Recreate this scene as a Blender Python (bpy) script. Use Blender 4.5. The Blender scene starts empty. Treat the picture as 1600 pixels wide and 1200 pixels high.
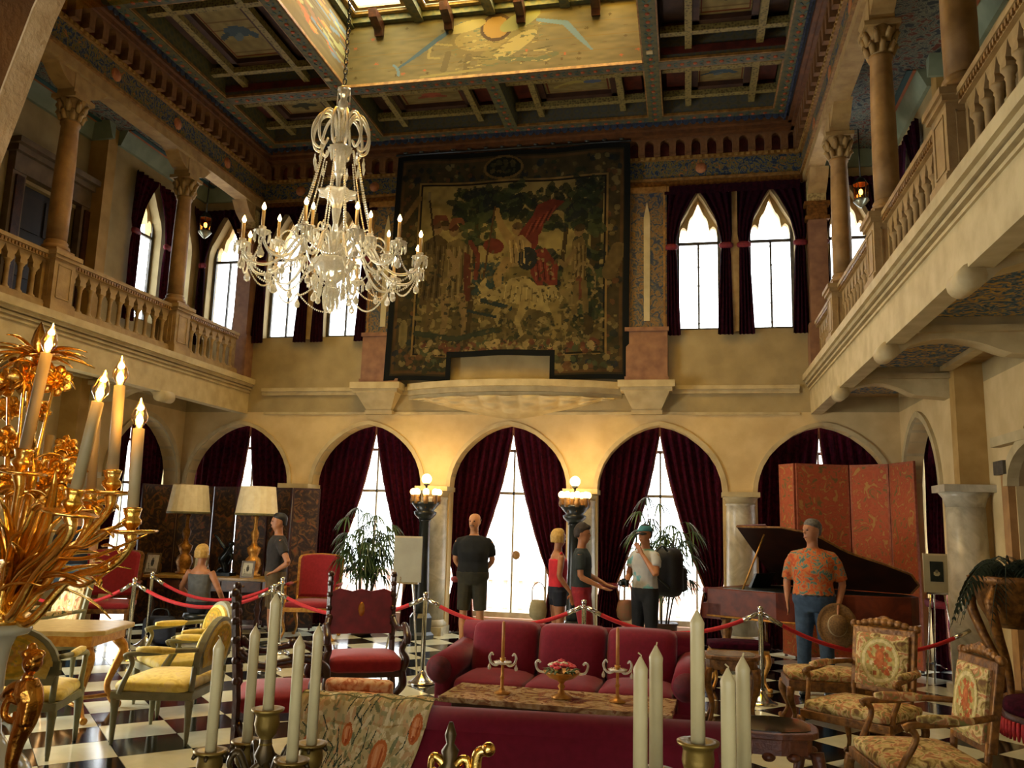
import bpy, bmesh, math, random
import numpy as np
from mathutils import Vector, Matrix
random.seed(7); RNG = np.random.default_rng(7)
SC = bpy.context.scene; COL = SC.collection
PI = math.pi

# ---------------------------------------------------------------- camera, world, daylight, exposure
FPX = 1309.788
RC = [[0.9787674, 0.2030938, 0.0277004], [-0.0067024, 0.1667797, -0.9859714], [-0.2048646, 0.964851, 0.1645997]]
CAMZ = 1.68
_cd = bpy.data.cameras.new('camera'); cam = bpy.data.objects.new('camera', _cd); COL.objects.link(cam)
_cd.sensor_width = 36; _cd.lens = FPX / 1600 * 36; _cd.clip_start = 0.05; _cd.clip_end = 200
_m = Matrix(((RC[0][0], -RC[1][0], -RC[2][0], 0), (RC[0][1], -RC[1][1], -RC[2][1], 0), (RC[0][2], -RC[1][2], -RC[2][2], CAMZ), (0, 0, 0, 1)))
cam.matrix_world = _m; SC.camera = cam
SC.view_settings.view_transform = 'Standard'; SC.view_settings.look = 'None'; SC.view_settings.gamma = 1.0
SC.view_settings.use_curve_mapping = False
SC.view_settings.exposure = 0.38

def at(u, v, Y):
    """point seen at photo position (u, v) on the vertical plane at depth Y"""
    a, b = (u - 800) / FPX, (v - 600) / FPX
    d = [RC[0][i] * a + RC[1][i] * b + RC[2][i] for i in range(3)]
    return Vector((d[0] * Y / d[1], Y, CAMZ + d[2] * Y / d[1]))

w = bpy.data.worlds.new('daylight'); SC.world = w; w.use_nodes = True
w.node_tree.nodes['Background'].inputs[0].default_value = (0.93, 0.97, 1.0, 1)
w.node_tree.nodes['Background'].inputs[1].default_value = 5.5

def area(name, loc, rot, sx, sy, power, col=(1, 1, 1), spread=None):
    l = bpy.data.lights.new(name, 'AREA'); l.shape = 'RECTANGLE'; l.size = sx; l.size_y = sy; l.energy = power; l.color = col
    if spread: l.spread = spread
    o = bpy.data.objects.new(name, l); COL.objects.link(o); o.location = loc; o.rotation_euler = rot; return o
# daylight over the glazed ceiling well and outside the garden windows
area('skylight_daylight', (-2.7, 6.9, 9.6), (0, 0, 0), 4.3, 7.2, 2100, (1.0, 0.96, 0.80))
for _x in (-7.3, -5.03, -2.72, -0.42, 1.9):
    area('window_daylight', (_x, 14.0, 1.9), (PI / 2 + 0.1, 0, 0), 1.7, 2.6, 75, (0.95, 0.98, 1.0))
for _x in (-6.70, -5.62, 0.18, 1.26):
    area('upper_window_daylight', (_x, 13.7, 5.7), (PI / 2 + 0.25, 0, 0), 0.8, 2.0, 34, (0.95, 0.98, 1.0))
area('side_window_daylight', (-9.6, 11.3, 5.9), (0, -PI / 2 - .2, 0), 1.6, 1.0, 30)
area('side_fill_light', (-9.6, 5.6, 1.9), (0, -PI / 2 - .15, 0), 2.6, 4.0, 620, (1.0, 0.95, 0.8))  # added warm fill from an unseen left opening, brightens chairs and floor
area('room_behind_fill', (-0.6, -2.6, 2.6), (-PI / 2 - 0.35, PI, 0), 3.0, 2.0, 13, (1.0, 0.93, 0.75))  # added low front fill behind the camera for the foreground

# ---------------------------------------------------------------- helpers
def lin(h):
    if isinstance(h, str):
        h = h.lstrip('#'); c = [int(h[i:i + 2], 16) / 255 for i in (0, 2, 4)]
    else: c = list(h)
    return tuple(((x + 0.055) / 1.055) ** 2.4 if x > 0.04045 else x / 12.92 for x in c)

MATS = {}
def _new(name):
    m = bpy.data.materials.new(name); m.use_nodes = True; nt = m.node_tree
    return m, nt, nt.nodes['Principled BSDF']
def _noise(nt, scale, detail=4, typ='noise', coord='Object', dist=0.0):
    tc = nt.nodes.new('ShaderNodeTexCoord')
    if typ == 'noise':
        n = nt.nodes.new('ShaderNodeTexNoise'); n.inputs['Detail'].default_value = detail; n.inputs['Distortion'].default_value = dist; out = n.outputs[0]
    elif typ == 'vor':
        n = nt.nodes.new('ShaderNodeTexVoronoi'); n.inputs['Randomness'].default_value = 0.75; out = n.outputs['Distance']
    elif typ == 'dots':
        n = nt.nodes.new('ShaderNodeTexVoronoi'); n.inputs['Randomness'].default_value = 0.15; out = n.outputs['Distance']
    elif typ == 'wave':
        n = nt.nodes.new('ShaderNodeTexWave'); n.inputs['Distortion'].default_value = dist; n.inputs['Detail'].default_value = 3; out = n.outputs[0]
    n.inputs['Scale'].default_value = scale
    nt.links.new(tc.outputs[coord], n.inputs['Vector']); return out
def _ramp(nt, fac, stops, interp='LINEAR'):
    r = nt.nodes.new('ShaderNodeValToRGB'); r.color_ramp.interpolation = interp
    e = r.color_ramp.elements
    while len(e) < len(stops): e.new(0.5)
    for i, (p, c) in enumerate(stops):
        e[i].position = p; e[i].color = (*lin(c), 1)
    nt.links.new(fac, r.inputs[0]); return r.outputs[0]
def mat(name, c, c2=None, scale=6, rough=0.6, metal=0.0, bump=0.0, bscale=None, typ='noise', lo=0.35, hi=0.65, stops=None, coat=0, dist=0.0, sheen=0, spec=None, interp='LINEAR', detail=4):
    if name in MATS: return MATS[name]
    m, nt, b = _new(name)
    b.inputs['Roughness'].default_value = rough; b.inputs['Metallic'].default_value = metal
    if coat: b.inputs['Coat Weight'].default_value = coat
    if sheen: b.inputs['Sheen Weight'].default_value = sheen
    if spec is not None: b.inputs['Specular IOR Level'].default_value = spec
    st = stops or [(lo, c), (hi, c2 if c2 else tuple(min(1, x * 1.12) for x in ([int(c.lstrip('#')[i:i + 2], 16) / 255 for i in (0, 2, 4)])))]
    nt.links.new(_ramp(nt, _noise(nt, scale, detail, typ, dist=dist), st, interp), b.inputs['Base Color'])
    if bump:
        bp = nt.nodes.new('ShaderNodeBump'); bp.inputs['Strength'].default_value = min(1, bump); bp.inputs['Distance'].default_value = 0.01
        nt.links.new(_noise(nt, bscale or scale * 4), bp.inputs['Height']); nt.links.new(bp.outputs[0], b.inputs['Normal'])
    MATS[name] = m; return m
def mat_col(name='painted', rough=0.75, bump=0.0):
    if name in MATS: return MATS[name]
    m, nt, b = _new(name); b.inputs['Roughness'].default_value = rough; b.inputs['Specular IOR Level'].default_value = 0.2
    a = nt.nodes.new('ShaderNodeVertexColor'); a.layer_name = 'Col'; nt.links.new(a.outputs[0], b.inputs['Base Color'])
    MATS[name] = m; return m
def mat_emit(name, c, s):
    m, nt, b = _new(name); b.inputs['Base Color'].default_value = (*lin(c), 1)
    b.inputs['Emission Color'].default_value = (*lin(c), 1); b.inputs['Emission Strength'].default_value = s; MATS[name] = m; return m
def mat_glass(name, c, mix=0.12, rough=0.05):
    m = bpy.data.materials.new(name); m.use_nodes = True; nt = m.node_tree; nt.nodes.clear()
    o = nt.nodes.new('ShaderNodeOutputMaterial'); mx = nt.nodes.new('ShaderNodeMixShader'); t = nt.nodes.new('ShaderNodeBsdfTransparent'); g = nt.nodes.new('ShaderNodeBsdfGlossy')
    t.inputs[0].default_value = (*lin(c), 1); g.inputs['Roughness'].default_value = rough; mx.inputs[0].default_value = mix
    nt.links.new(t.outputs[0], mx.inputs[1]); nt.links.new(g.outputs[0], mx.inputs[2]); nt.links.new(mx.outputs[0], o.inputs[0]); MATS[name] = m; return m

class MB:
    """collects shapes and links them as ONE mesh object"""
    def __init__(s): s.v = []; s.f = []; s.sm = []; s.col = None
    def add(s, vs, fs, smooth=False):
        o = len(s.v); s.v += [tuple(p) for p in vs]; s.f += [tuple(i + o for i in f) for f in fs]; s.sm += [smooth] * len(fs); return s
    def hexa(s, p):
        return s.add(p, [(0, 3, 2, 1), (4, 5, 6, 7), (0, 1, 5, 4), (1, 2, 6, 5), (2, 3, 7, 6), (3, 0, 4, 7)])
    def box(s, x0, y0, z0, x1, y1, z1, tx=0.0, ty=0.0):
        return s.hexa([(x0, y0, z0), (x1, y0, z0), (x1, y1, z0), (x0, y1, z0), (x0 + tx, y0 + ty, z1), (x1 - tx, y0 + ty, z1), (x1 - tx, y1 - ty, z1), (x0 + tx, y1 - ty, z1)])
    def cbox(s, c, d, rz=0, M=None):
        a, b, h = d[0] / 2, d[1] / 2, d[2] / 2; R = M or Matrix.Rotation(rz, 3, 'Z'); c = Vector(c)
        return s.hexa([c + R @ Vector(q) for q in ((-a, -b, -h), (a, -b, -h), (a, b, -h), (-a, b, -h), (-a, -b, h), (a, -b, h), (a, b, h), (-a, b, h))])
    def rbox(s, x0, y0, z0, x1, y1, z1, r=0.02, puff=0.0, n=6):
        """soft rounded cushion-like box"""
        cx, cy, cz = (x0 + x1) / 2, (y0 + y1) / 2, (z0 + z1) / 2; a, b, h = (x1 - x0) / 2, (y1 - y0) / 2, (z1 - z0) / 2
        idx = {}; vs = []; fs = []
        def key(i, j, k):
            if (i, j, k) in idx: return idx[(i, j, k)]
            q = Vector((-a + 2 * a * i / n, -b + 2 * b * j / n, -h + 2 * h * k / n))
            inn = Vector((max(-a + r, min(a - r, q.x)), max(-b + r, min(b - r, q.y)), max(-h + r, min(h - r, q.z))))
            d = q - inn
            if d.length > 1e-9: q = inn + d.normalized() * r
            u, v, w_ = q.x / a, q.y / b, q.z / h
            q.z += (1 if q.z > 0 else -1) * puff * (1 - u * u) * (1 - v * v) * abs(w_)
            idx[(i, j, k)] = len(vs); vs.append((q.x + cx, q.y + cy, q.z + cz)); return len(vs) - 1
        for i in range(n):
            for j in range(n):
                fs += [(key(i, j, 0), key(i, j + 1, 0), key(i + 1, j + 1, 0), key(i + 1, j, 0)), (key(i, j, n), key(i + 1, j, n), key(i + 1, j + 1, n), key(i, j + 1, n)),
                       (key(i, 0, j), key(i + 1, 0, j), key(i + 1, 0, j + 1), key(i, 0, j + 1)), (key(i, n, j), key(i, n, j + 1), key(i + 1, n, j + 1), key(i + 1, n, j)),
                       (key(0, i, j), key(0, i, j + 1), key(0, i + 1, j + 1), key(0, i + 1, j)), (key(n, i, j), key(n, i + 1, j), key(n, i + 1, j + 1), key(n, i, j + 1))]
        return s.add(vs, fs, True)
    def lathe(s, prof, c=(0, 0, 0), n=16, smooth=True, sx=1, sy=1, fl=0, fn=8, M=None):
        c = Vector(c); vs = []; fs = []
        for r, z in prof:
            for k in range(n):
                a = 2 * PI * k / n; rr = r * (1 + fl * math.cos(fn * a)); q = Vector((rr * math.cos(a) * sx, rr * math.sin(a) * sy, z))
                vs.append(c + (M @ q if M else q))
        m = len(prof)
        for i in range(m - 1):
            for k in range(n): fs.append((i * n + k, i * n + (k + 1) % n, (i + 1) * n + (k + 1) % n, (i + 1) * n + k))
        fs.append(tuple(range(n - 1, -1, -1))); fs.append(tuple((m - 1) * n + k for k in range(n)))
        return s.add(vs, fs, smooth)
    def tube(s, pts, r, n=8, flat=1.0, smooth=True, up=None):
        pts = [Vector(p) for p in pts]; m = len(pts)
        rs = list(r) if hasattr(r, '__len__') else [r] * m
        if len(rs) != m: rs = [float(np.interp(i / (m - 1), np.linspace(0, 1, len(rs)), rs)) for i in range(m)]
        vs = []; fs = []; pu = None
        for i, p in enumerate(pts):
            t = (pts[min(i + 1, m - 1)] - pts[max(i - 1, 0)])
            t = t.normalized() if t.length > 1e-9 else Vector((0, 0, 1))
            if pu is None:
                u = Vector(up) if up else (Vector((0, 0, 1)) if abs(t.z) < 0.9 else Vector((0, 1, 0)))
            else: u = pu
            u = (u - t * u.dot(t)); u = u.normalized() if u.length > 1e-6 else t.orthogonal().normalized(); pu = u; w_ = t.cross(u)
            for k in range(n):
                a = 2 * PI * k / n; vs.append(p + (u * math.cos(a) * flat + w_ * math.sin(a)) * rs[i])
        for i in range(m - 1):
            for k in range(n): fs.append((i * n + k, i * n + (k + 1) % n, (i + 1) * n + (k + 1) % n, (i + 1) * n + k))
        fs.append(tuple(range(n - 1, -1, -1))); fs.append(tuple((m - 1) * n + k for k in range(n)))
        return s.add(vs, fs, smooth)
    def ball(s, c, r, n=10, sx=1, sy=1, sz=1, M=None):
        return s.lathe([(max(1e-4, r * math.sin(PI * i / n)), -r * sz * math.cos(PI * i / n)) for i in range(n + 1)], c, n=max(6, n), sx=sx, sy=sy, M=M)
    def prism(s, poly, y0, y1, axis='y'):
        """polygon in (x, z) pushed along y (or polygon (y, z) along x, or (x, y) along z)"""
        n = len(poly)
        f = {'y': lambda p, t: (p[0], t, p[1]), 'x': lambda p, t: (t, p[0], p[1]), 'z': lambda p, t: (p[0], p[1], t)}[axis]
        vs = [f(p, y0) for p in poly] + [f(p, y1) for p in poly]
        return s.add(vs, [tuple(range(n)), tuple(range(2 * n - 1, n - 1, -1))] + [(i, n + i, n + (i + 1) % n, (i + 1) % n) for i in range(n)])
    def grid(s, nu, nv, fn, smooth=True, thick=0.0, nrm=(0, 1, 0)):
        vs = [fn(i / nu, j / nv) for j in range(nv + 1) for i in range(nu + 1)]; W = nu + 1
        fs = [(j * W + i, j * W + i + 1, (j + 1) * W + i + 1, (j + 1) * W + i) for j in range(nv) for i in range(nu)]
        if thick:
            o = len(vs); t = Vector(nrm) * thick; vs += [Vector(p) + t for p in vs]
            fs += [tuple(k + o for k in reversed(f)) for f in fs]
            for i in range(nu): fs += [(i + 1, i, o + i, o + i + 1), (nv * W + i, nv * W + i + 1, o + nv * W + i + 1, o + nv * W + i)]
            for j in range(nv): fs += [(j * W, (j + 1) * W, o + (j + 1) * W, o + j * W), ((j + 1) * W + nu, j * W + nu, o + j * W + nu, o + (j + 1) * W + nu)]
        return s.add(vs, fs, smooth)
    def mesh(s, name, m):
        me = bpy.data.meshes.new(name); me.from_pydata(s.v, [], s.f)
        if m: me.materials.append(m)
        me.polygons.foreach_set('use_smooth', s.sm); me.update()
        bm = bmesh.new(); bm.from_mesh(me); bmesh.ops.recalc_face_normals(bm, faces=bm.faces); bm.to_mesh(me); bm.free()
        return me
    def build(s, name, m, parent=None, loc=None, rz=0, bevel=0, remesh=0, sub=0):
        o = bpy.data.objects.new(name, s.mesh(name, m)); COL.objects.link(o)
        if parent: o.parent = parent
        if loc is not None: o.location = loc
        if rz: o.rotation_euler[2] = rz
        if remesh:
            k = o.modifiers.new('fuse', 'REMESH'); k.mode = 'VOXEL'; k.voxel_size = remesh; k.use_smooth_shade = True
            k2 = o.modifiers.new('soften', 'SMOOTH'); k2.iterations = 3; k2.factor = 0.5
        if bevel:
            k = o.modifiers.new('bevel', 'BEVEL'); k.width = bevel; k.segments = 2; k.limit_method = 'ANGLE'
        if sub:
            k = o.modifiers.new('sub', 'SUBSURF'); k.levels = sub; k.render_levels = sub
        return o

def tag(o, label=None, cat=None, group=None, kind=None):
    if label: o['label'] = label
    if cat: o['category'] = cat
    if group: o['group'] = group
    if kind: o['kind'] = kind
    return o
def thing(name, label, cat, loc=(0, 0, 0), rz=0, group=None):
    o = bpy.data.objects.new(name, None); COL.objects.link(o); o.location = loc; o.rotation_euler = (0, 0, rz); o.empty_display_size = 0.1
    return tag(o, label, cat, group)
def structure(name, loc=(0, 0, 0)):
    o = bpy.data.objects.new(name, None); COL.objects.link(o); o.location = loc; o['kind'] = 'structure'; return o
def share(me, name, parent, loc, rot=(0, 0, 0), scale=None):
    o = bpy.data.objects.new(name, me); COL.objects.link(o); o.parent = parent; o.location = loc; o.rotation_euler = rot
    if scale: o.scale = scale
    return o
def copy_tree(o, parent=None):
    c = o.copy(); COL.objects.link(c)
    c.parent = parent
    for ch in list(o.children): copy_tree(ch, c)
    return c
def catmull(pts, n=8):
    P = [Vector(p) for p in pts]; P = [P[0] * 2 - P[1]] + P + [P[-1] * 2 - P[-2]]; out = []
    for i in range(1, len(P) - 2):
        for k in range(n):
            t = k / n; a, b, c, d = P[i - 1:i + 3]
            out.append(0.5 * ((2 * b) + (-a + c) * t + (2 * a - 5 * b + 4 * c - d) * t * t + (-a + 3 * b - 3 * c + d) * t ** 3))
    out.append(P[-2]); return out

# ---------------------------------------------------------------- a small painter for woven and painted pictures
class Canvas:
    def __init__(s, w, h, col):
        s.w, s.h = w, h; s.a = np.ones((h, w, 3)) * np.array(lin(col)); s.X, s.Y = np.meshgrid((np.arange(w) + .5) / w, (np.arange(h) + .5) / h)
    def put(s, m, col, al=1.0):
        c = np.array(lin(col)); k = (m * al)[..., None]; s.a = s.a * (1 - k) + c * k; return s
    def ell(s, cx, cy, rx, ry, col, rot=0, al=1.0, ring=None):
        dx, dy = s.X - cx, s.Y - cy; c, q = math.cos(rot), math.sin(rot); u, v = (dx * c + dy * q) / rx, (-dx * q + dy * c) / ry; d = u * u + v * v
        m = (d < 1) if ring is None else ((d < 1) & (d > ring)); return s.put(m.astype(float), col, al)
    def rect(s, x0, y0, x1, y1, col, al=1.0): return s.put(((s.X >= x0) & (s.X <= x1) & (s.Y >= y0) & (s.Y <= y1)).astype(float), col, al)
    def line(s, pts, wd, col, al=1.0, asp=1.0):
        m = np.zeros_like(s.X); pts = [(p[0], p[1]) for p in pts]
        wds = wd if hasattr(wd, '__len__') else [wd] * len(pts)
        for (p, q, wa, wb) in zip(pts[:-1], pts[1:], wds[:-1], wds[1:]):
            dx, dy = (q[0] - p[0]), (q[1] - p[1]) * asp; L = dx * dx + dy * dy + 1e-12
            t = np.clip(((s.X - p[0]) * dx + (s.Y - p[1]) * asp * dy) / L, 0, 1)
            d = np.hypot(s.X - p[0] - t * dx, (s.Y - p[1]) * asp - t * dy); m = np.maximum(m, (d < wa + (wb - wa) * t))
        return s.put(m.astype(float), col, al)
    def poly(s, pts, col, al=1.0):
        ins = np.zeros(s.X.shape, bool); n = len(pts)
        for i in range(n):
            x0, y0 = pts[i]; x1, y1 = pts[(i + 1) % n]
            if y0 == y1: continue
            c = ((y0 > s.Y) != (y1 > s.Y)) & (s.X < (x1 - x0) * (s.Y - y0) / (y1 - y0) + x0); ins ^= c
        return s.put(ins.astype(float), col, al)
    def noise(s, amt, cells=24, seed=0, mask=None):
        r = np.random.default_rng(seed); g = r.random((cells + 2, cells + 2)); u, v = s.X * cells, s.Y * cells; i, j = u.astype(int), v.astype(int); fu, fv = u - i, v - j
        n = (g[j, i] * (1 - fu) + g[j, i + 1] * fu) * (1 - fv) + (g[j + 1, i] * (1 - fu) + g[j + 1, i + 1] * fu) * fv
        k = 1 + amt * (n - 0.5) * 2
        if mask is not None: k = np.where(mask, k, 1)
        s.a = np.clip(s.a * k[..., None], 0, 1); return s
    def specks(s, n, box, size, cols, seed=0, asp=1.0):
        r = random.Random(seed)
        for _ in range(n):
            z = size * (0.5 + r.random()); s.ell(box[0] + r.random() * (box[2] - box[0]), box[1] + r.random() * (box[3] - box[1]), z, z * asp * (0.6 + 0.8 * r.random()), r.choice(cols), r.random() * 3, 0.85)
        return s
    def sheet(s, name, m, fn, parent=None, hole=None, thick=0.0, nrm=(0, 1, 0), name_mesh=None):
        """a woven or painted sheet: fn(u, v) gives the point for u right, v down"""
        W, H = s.w, s.h; vs = [tuple(fn(i / W, j / H)) for j in range(H + 1) for i in range(W + 1)]
        fs = []; cs = []
        for j in range(H):
            for i in range(W):
                if hole and hole((i + .5) / W, (j + .5) / H): continue
                a = j * (W + 1) + i; fs.append((a, a + W + 1, a + W + 2, a + 1)); cs.append(s.a[j, i])
        if thick:
            o = len(vs); t = Vector(nrm) * thick; vs += [tuple(Vector(p) + t) for p in vs]; edge = {}
            for k, f in enumerate(fs):
                for e in range(4): edge.setdefault(frozenset((f[e], f[(e + 1) % 4])), []).append((f[e], f[(e + 1) % 4], k))
            n0 = len(fs)
            for e in edge.values():
                if len(e) == 1: a, b, k = e[0]; fs.append((b, a, a + o, b + o)); cs.append(cs[k])
        me = bpy.data.meshes.new(name); me.from_pydata(vs, [], fs); me.materials.append(m)
        ca = me.color_attributes.new('Col', 'FLOAT_COLOR', 'CORNER'); n = np.array([len(f) for f in fs])
        arr = np.concatenate([np.array(cs), np.ones((len(cs), 1))], 1).repeat(n, axis=0).astype(np.float32); ca.data.foreach_set('color', arr.ravel())
        me.update(); o = bpy.data.objects.new(name, me); COL.objects.link(o)
        if parent: o.parent = parent
        return o

# ---------------------------------------------------------------- materials
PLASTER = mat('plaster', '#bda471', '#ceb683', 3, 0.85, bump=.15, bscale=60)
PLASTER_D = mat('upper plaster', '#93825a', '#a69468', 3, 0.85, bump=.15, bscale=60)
CREAM = mat('cream stone moulding', '#a9976c', '#bcab7f', 5, 0.7, bump=.1, bscale=50)
STONE = mat('warm balcony stone', '#8c7145', '#a58a58', 7, 0.7, bump=.25, bscale=45)
STONE_B = mat('amber column stone', '#7a5a2c', '#9c7843', 5, 0.6, bump=.15, bscale=40)
PINKST = mat('rose marble', '#74503a', '#8e684a', 6, 0.5)
MARBLE = mat('white column marble', '#c6bfa6', '#9b927b', 3, 0.35, lo=.3, hi=.72, dist=2.5)
OLDGOLD = mat('old gilded moulding', '#6e4c1e', '#967038', 14, 0.5, bump=.4, bscale=60)
DARKWOOD = mat('dark carved wood', '#2a140c', '#45230f', 12, 0.35, bump=.3)
REDWOOD = mat('deep red painted coffer', '#3d120c', '#5b1f12', 9, 0.6)
VELVET = mat('maroon velvet', '#22040f', '#3e081b', 20, 0.9, spec=.08)
VELVET_D = mat('dark maroon velvet', '#180410', '#2a0714', 20, 0.9, spec=.08)
RED = mat('red upholstery velvet', '#861a23', '#931f28', 30, 0.75, sheen=.3, spec=.2)
CRIMSON = mat('crimson sofa fabric', '#680a1e', '#720d23', 25, 0.8, sheen=.15, spec=.2)
GOLD = mat('polished gilt bronze', '#e6ae48', '#f4cc74', 20, 0.24, metal=1.0, bump=.25, bscale=50)
GILT = mat('gilded wood', '#a8702c', '#c79445', 25, 0.4, metal=.6, bump=.4, bscale=60)
GILT_D = mat('worn dark gilding', '#5a3815', '#8c5f26', 22, 0.45, metal=.4, bump=.5, bscale=50)
WAX = mat('ivory wax', '#b3a374', '#c0b182', 8, 0.45)
CHROME = mat('brushed steel', '#b9b6ac', '#d2d0c8', 40, 0.22, metal=1.0)
ROPE = mat('red velvet rope', '#a80b14', '#bd121b', 40, 0.7, sheen=.05)
CRYSTAL = mat('cut crystal', '#fffbe8', '#e9e6d4', 70, 0.08, spec=1.0)
CRYSTAL.node_tree.nodes['Principled BSDF'].inputs['Transmission Weight'].default_value = 0.5
CRYSTAL.node_tree.nodes['Principled BSDF'].inputs['IOR'].default_value = 1.5
PANE = mat_glass('window glass', '#fdfefe', 0.06)
BULBGLASS = mat_glass('bulb glass', '#ffe2a8', 0.32)
GLOW = mat_emit('glowing filament', '#ffcf7a', 40)
BULB = mat_emit('lit frosted bulb', '#ffd58a', 14)
GLOBE = mat_emit('lit globe', '#ffcf80', 5)
LEAD = mat('window lead', '#3a3732', '#57534a', 10, 0.5)
PALEBAR = mat('pale stone window bar', '#9a9076', '#b0a68a', 10, 0.5)
BLACK = mat('black iron', '#0c0f0e', '#1b211f', 10, 0.35)
BLACKTILE = mat('black floor marble', '#07090b', '#14171a', 3, 0.12, lo=.4, hi=.8, spec=.4)
WHITETILE = mat('white floor marble', '#c4c4a8', '#d8d8bf', 2.5, 0.14, lo=.3, hi=.75, dist=1.5, spec=.6)
PAINTED = mat_col()
WOVEN = mat_col('woven', 0.95)
# ================================================================ SETTING
XL, XR, YB = -7.2, 1.75, 12.7          # faces of the two balconies, back wall
WLF, WLN, WRF, WRN, YS = -8.35, -8.65, 2.95, 3.25, 10.35   # side walls: far and near stretches and where they step
ZS = 3.95                              # balcony floor
BAYS = [-7.30, -5.03, -2.72, -0.42, 1.90]

def arch_curve(c, hw, zs, H, n=14, peak=0.07):
    out = []
    for i in range(n + 1):
        t = -math.cos(PI * i / n); out.append((c + hw * t, zs + (H - peak) * math.sqrt(max(0, 1 - t * t)) + peak * max(0, 1 - abs(t) * 1.6)))
    return out
def trefoil_curve(c, hw, zs, H):
    out = []
    for i in range(41):
        t = -1 + 2 * i / 40; a = abs(t)
        if a > 0.55: z = 0.05 + 0.27 * H * math.sqrt(max(0, 1 - ((a - .775) / .225) ** 2))
        else: z = 0.34 * H + 0.36 * H * math.sqrt(max(0, 1 - (a / .55) ** 2)) + 0.30 * H * max(0, 1 - a / .3) ** 1.3
        out.append((c + hw * t, zs + z))
    return out
def wall_mb(mb, P, ud, u0, u1, z0, z1, th, ops=()):
    """wall from P along ud; th pushes outwards (to the left of ud when positive); ops = (curve, sill)"""
    ud = Vector((ud[0], ud[1], 0)); nd = Vector((-ud.y, ud.x, 0)) * th; P = Vector((P[0], P[1], 0))
    def q(a, b, za0, za1, zb0, zb1):
        A, B = P + ud * a, P + ud * b; Z = Vector((0, 0, 1))
        mb.hexa([A + Z * za0, B + Z * zb0, B + nd + Z * zb0, A + nd + Z * za0, A + Z * za1, B + Z * zb1, B + nd + Z * zb1, A + nd + Z * za1])
    u = u0
    for cv, sill in sorted(ops, key=lambda o: o[0][0][0]):
        a, b = cv[0][0], cv[-1][0]
        q(u, a, z0, z1, z0, z1)
        if sill > z0 + 1e-3: q(a, b, z0, sill, z0, sill)
        for (p, r) in zip(cv[:-1], cv[1:]): q(p[0], r[0], p[1], z1, r[1], z1)
        u = b
    q(u, u1, z0, z1, z0, z1); return mb

# ---- floor: diagonal marble squares, laid on a bed
fl = structure('floor')
MB().box(-9, -3.2, -0.12, 3.6, 13.6, -0.012).build('bed', mat('mortar bed', '#4b463c', '#5a5548', 8, .8), fl)
TS = 0.4938; AX, AY = -4.261, 5.878; K = TS / math.sqrt(2)
tile_me = {}
for nm, mm in (('black', BLACKTILE), ('white', WHITETILE)):
    d = TS / 2 - 0.0015; b = MB(); b.box(-d, -d, -0.03, d, d, 0.0, 0.0012, 0.0012); tile_me[nm] = b.mesh('tile', mm)
cells = []
for i in range(-30, 40):
    for j in range(-40, 30):
        cx, cy = AX + ((i + .5) - (j + .5)) * K, AY + ((i + .5) + (j + .5)) * K
        if -8.5 < cx < 3.2 and -2.9 < cy < 12.95: cells.append((cx, cy, (i + j) % 2))
def vis(c):
    x, y = c[0], c[1]
    if y < 3.9: return False
    q = [sum(RC[k][m] * (x, y, -CAMZ)[m] for m in range(3)) for k in range(3)]
    u, v = 800 + FPX * q[0] / q[2], 600 + FPX * q[1] / q[2]; return -40 < u < 1640 and v < 1250
near = sorted([c for c in cells if vis(c)], key=lambda c: c[1])[:300]; ns = set(near)
for c in near: share(tile_me['black' if c[2] else 'white'], 'tile', fl, (c[0], c[1], 0), (0, 0, PI / 4))
for par, nm, mm in ((1, 'black', BLACKTILE), (0, 'white', WHITETILE)):
    b = MB(); d = TS / 2 - 0.0015
    for c in cells:
        if c in ns or c[2] != par: continue
        b.cbox((c[0], c[1], -0.015), (2 * d, 2 * d, 0.03), PI / 4)
    tag(b.build('far_tiles', mm, fl), kind='stuff')

# ---- back wall with the arcade below and the pointed windows above
bw = structure('wall_back')
lower = [(arch_curve(c, .92, 2.2, 1.0), 0.0) for c in BAYS]
wall_mb(MB(), (0, YB), (1, 0), -8.9, 3.5, 0, 3.4, .22, lower).build('lower_wall', PLASTER, bw)
UPW = [(-7.85, .32), (-6.70, .34), (-5.62, .34), (0.18, .34), (1.26, .34), (2.38, .30)]
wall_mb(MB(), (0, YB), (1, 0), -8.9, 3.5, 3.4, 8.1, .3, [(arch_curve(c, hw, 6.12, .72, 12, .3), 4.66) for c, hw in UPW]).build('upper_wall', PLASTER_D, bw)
for c in BAYS:                                                     # stone rims of the arches
    b = MB(); cv = arch_curve(c, .92, 2.2, 1.0, 20); co = arch_curve(c, .985, 2.2, 1.06, 20)
    for k in range(20):
        p, r, P_, R_ = cv[k], cv[k + 1], co[k], co[k + 1]
        b.hexa([(p[0], YB - .035, p[1]), (r[0], YB - .035, r[1]), (r[0], YB + .23, r[1]), (p[0], YB + .23, p[1]), (P_[0], YB - .035, P_[1]), (R_[0], YB - .035, R_[1]), (R_[0], YB + .05, R_[1]), (P_[0], YB + .05, P_[1])])
    b.build('arch_rim', CREAM, bw)
MB().box(-6.95, YB - .06, 3.74, 1.6, YB + .01, 3.8).box(-6.95, YB - .035, 3.68, 1.6, YB + .01, 3.74).build('string_course', CREAM, bw)
MB().box(-6.9, YB - .02, 3.36, 1.6, YB + .01, 3.40).build('lower_moulding', CREAM, bw)

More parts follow.
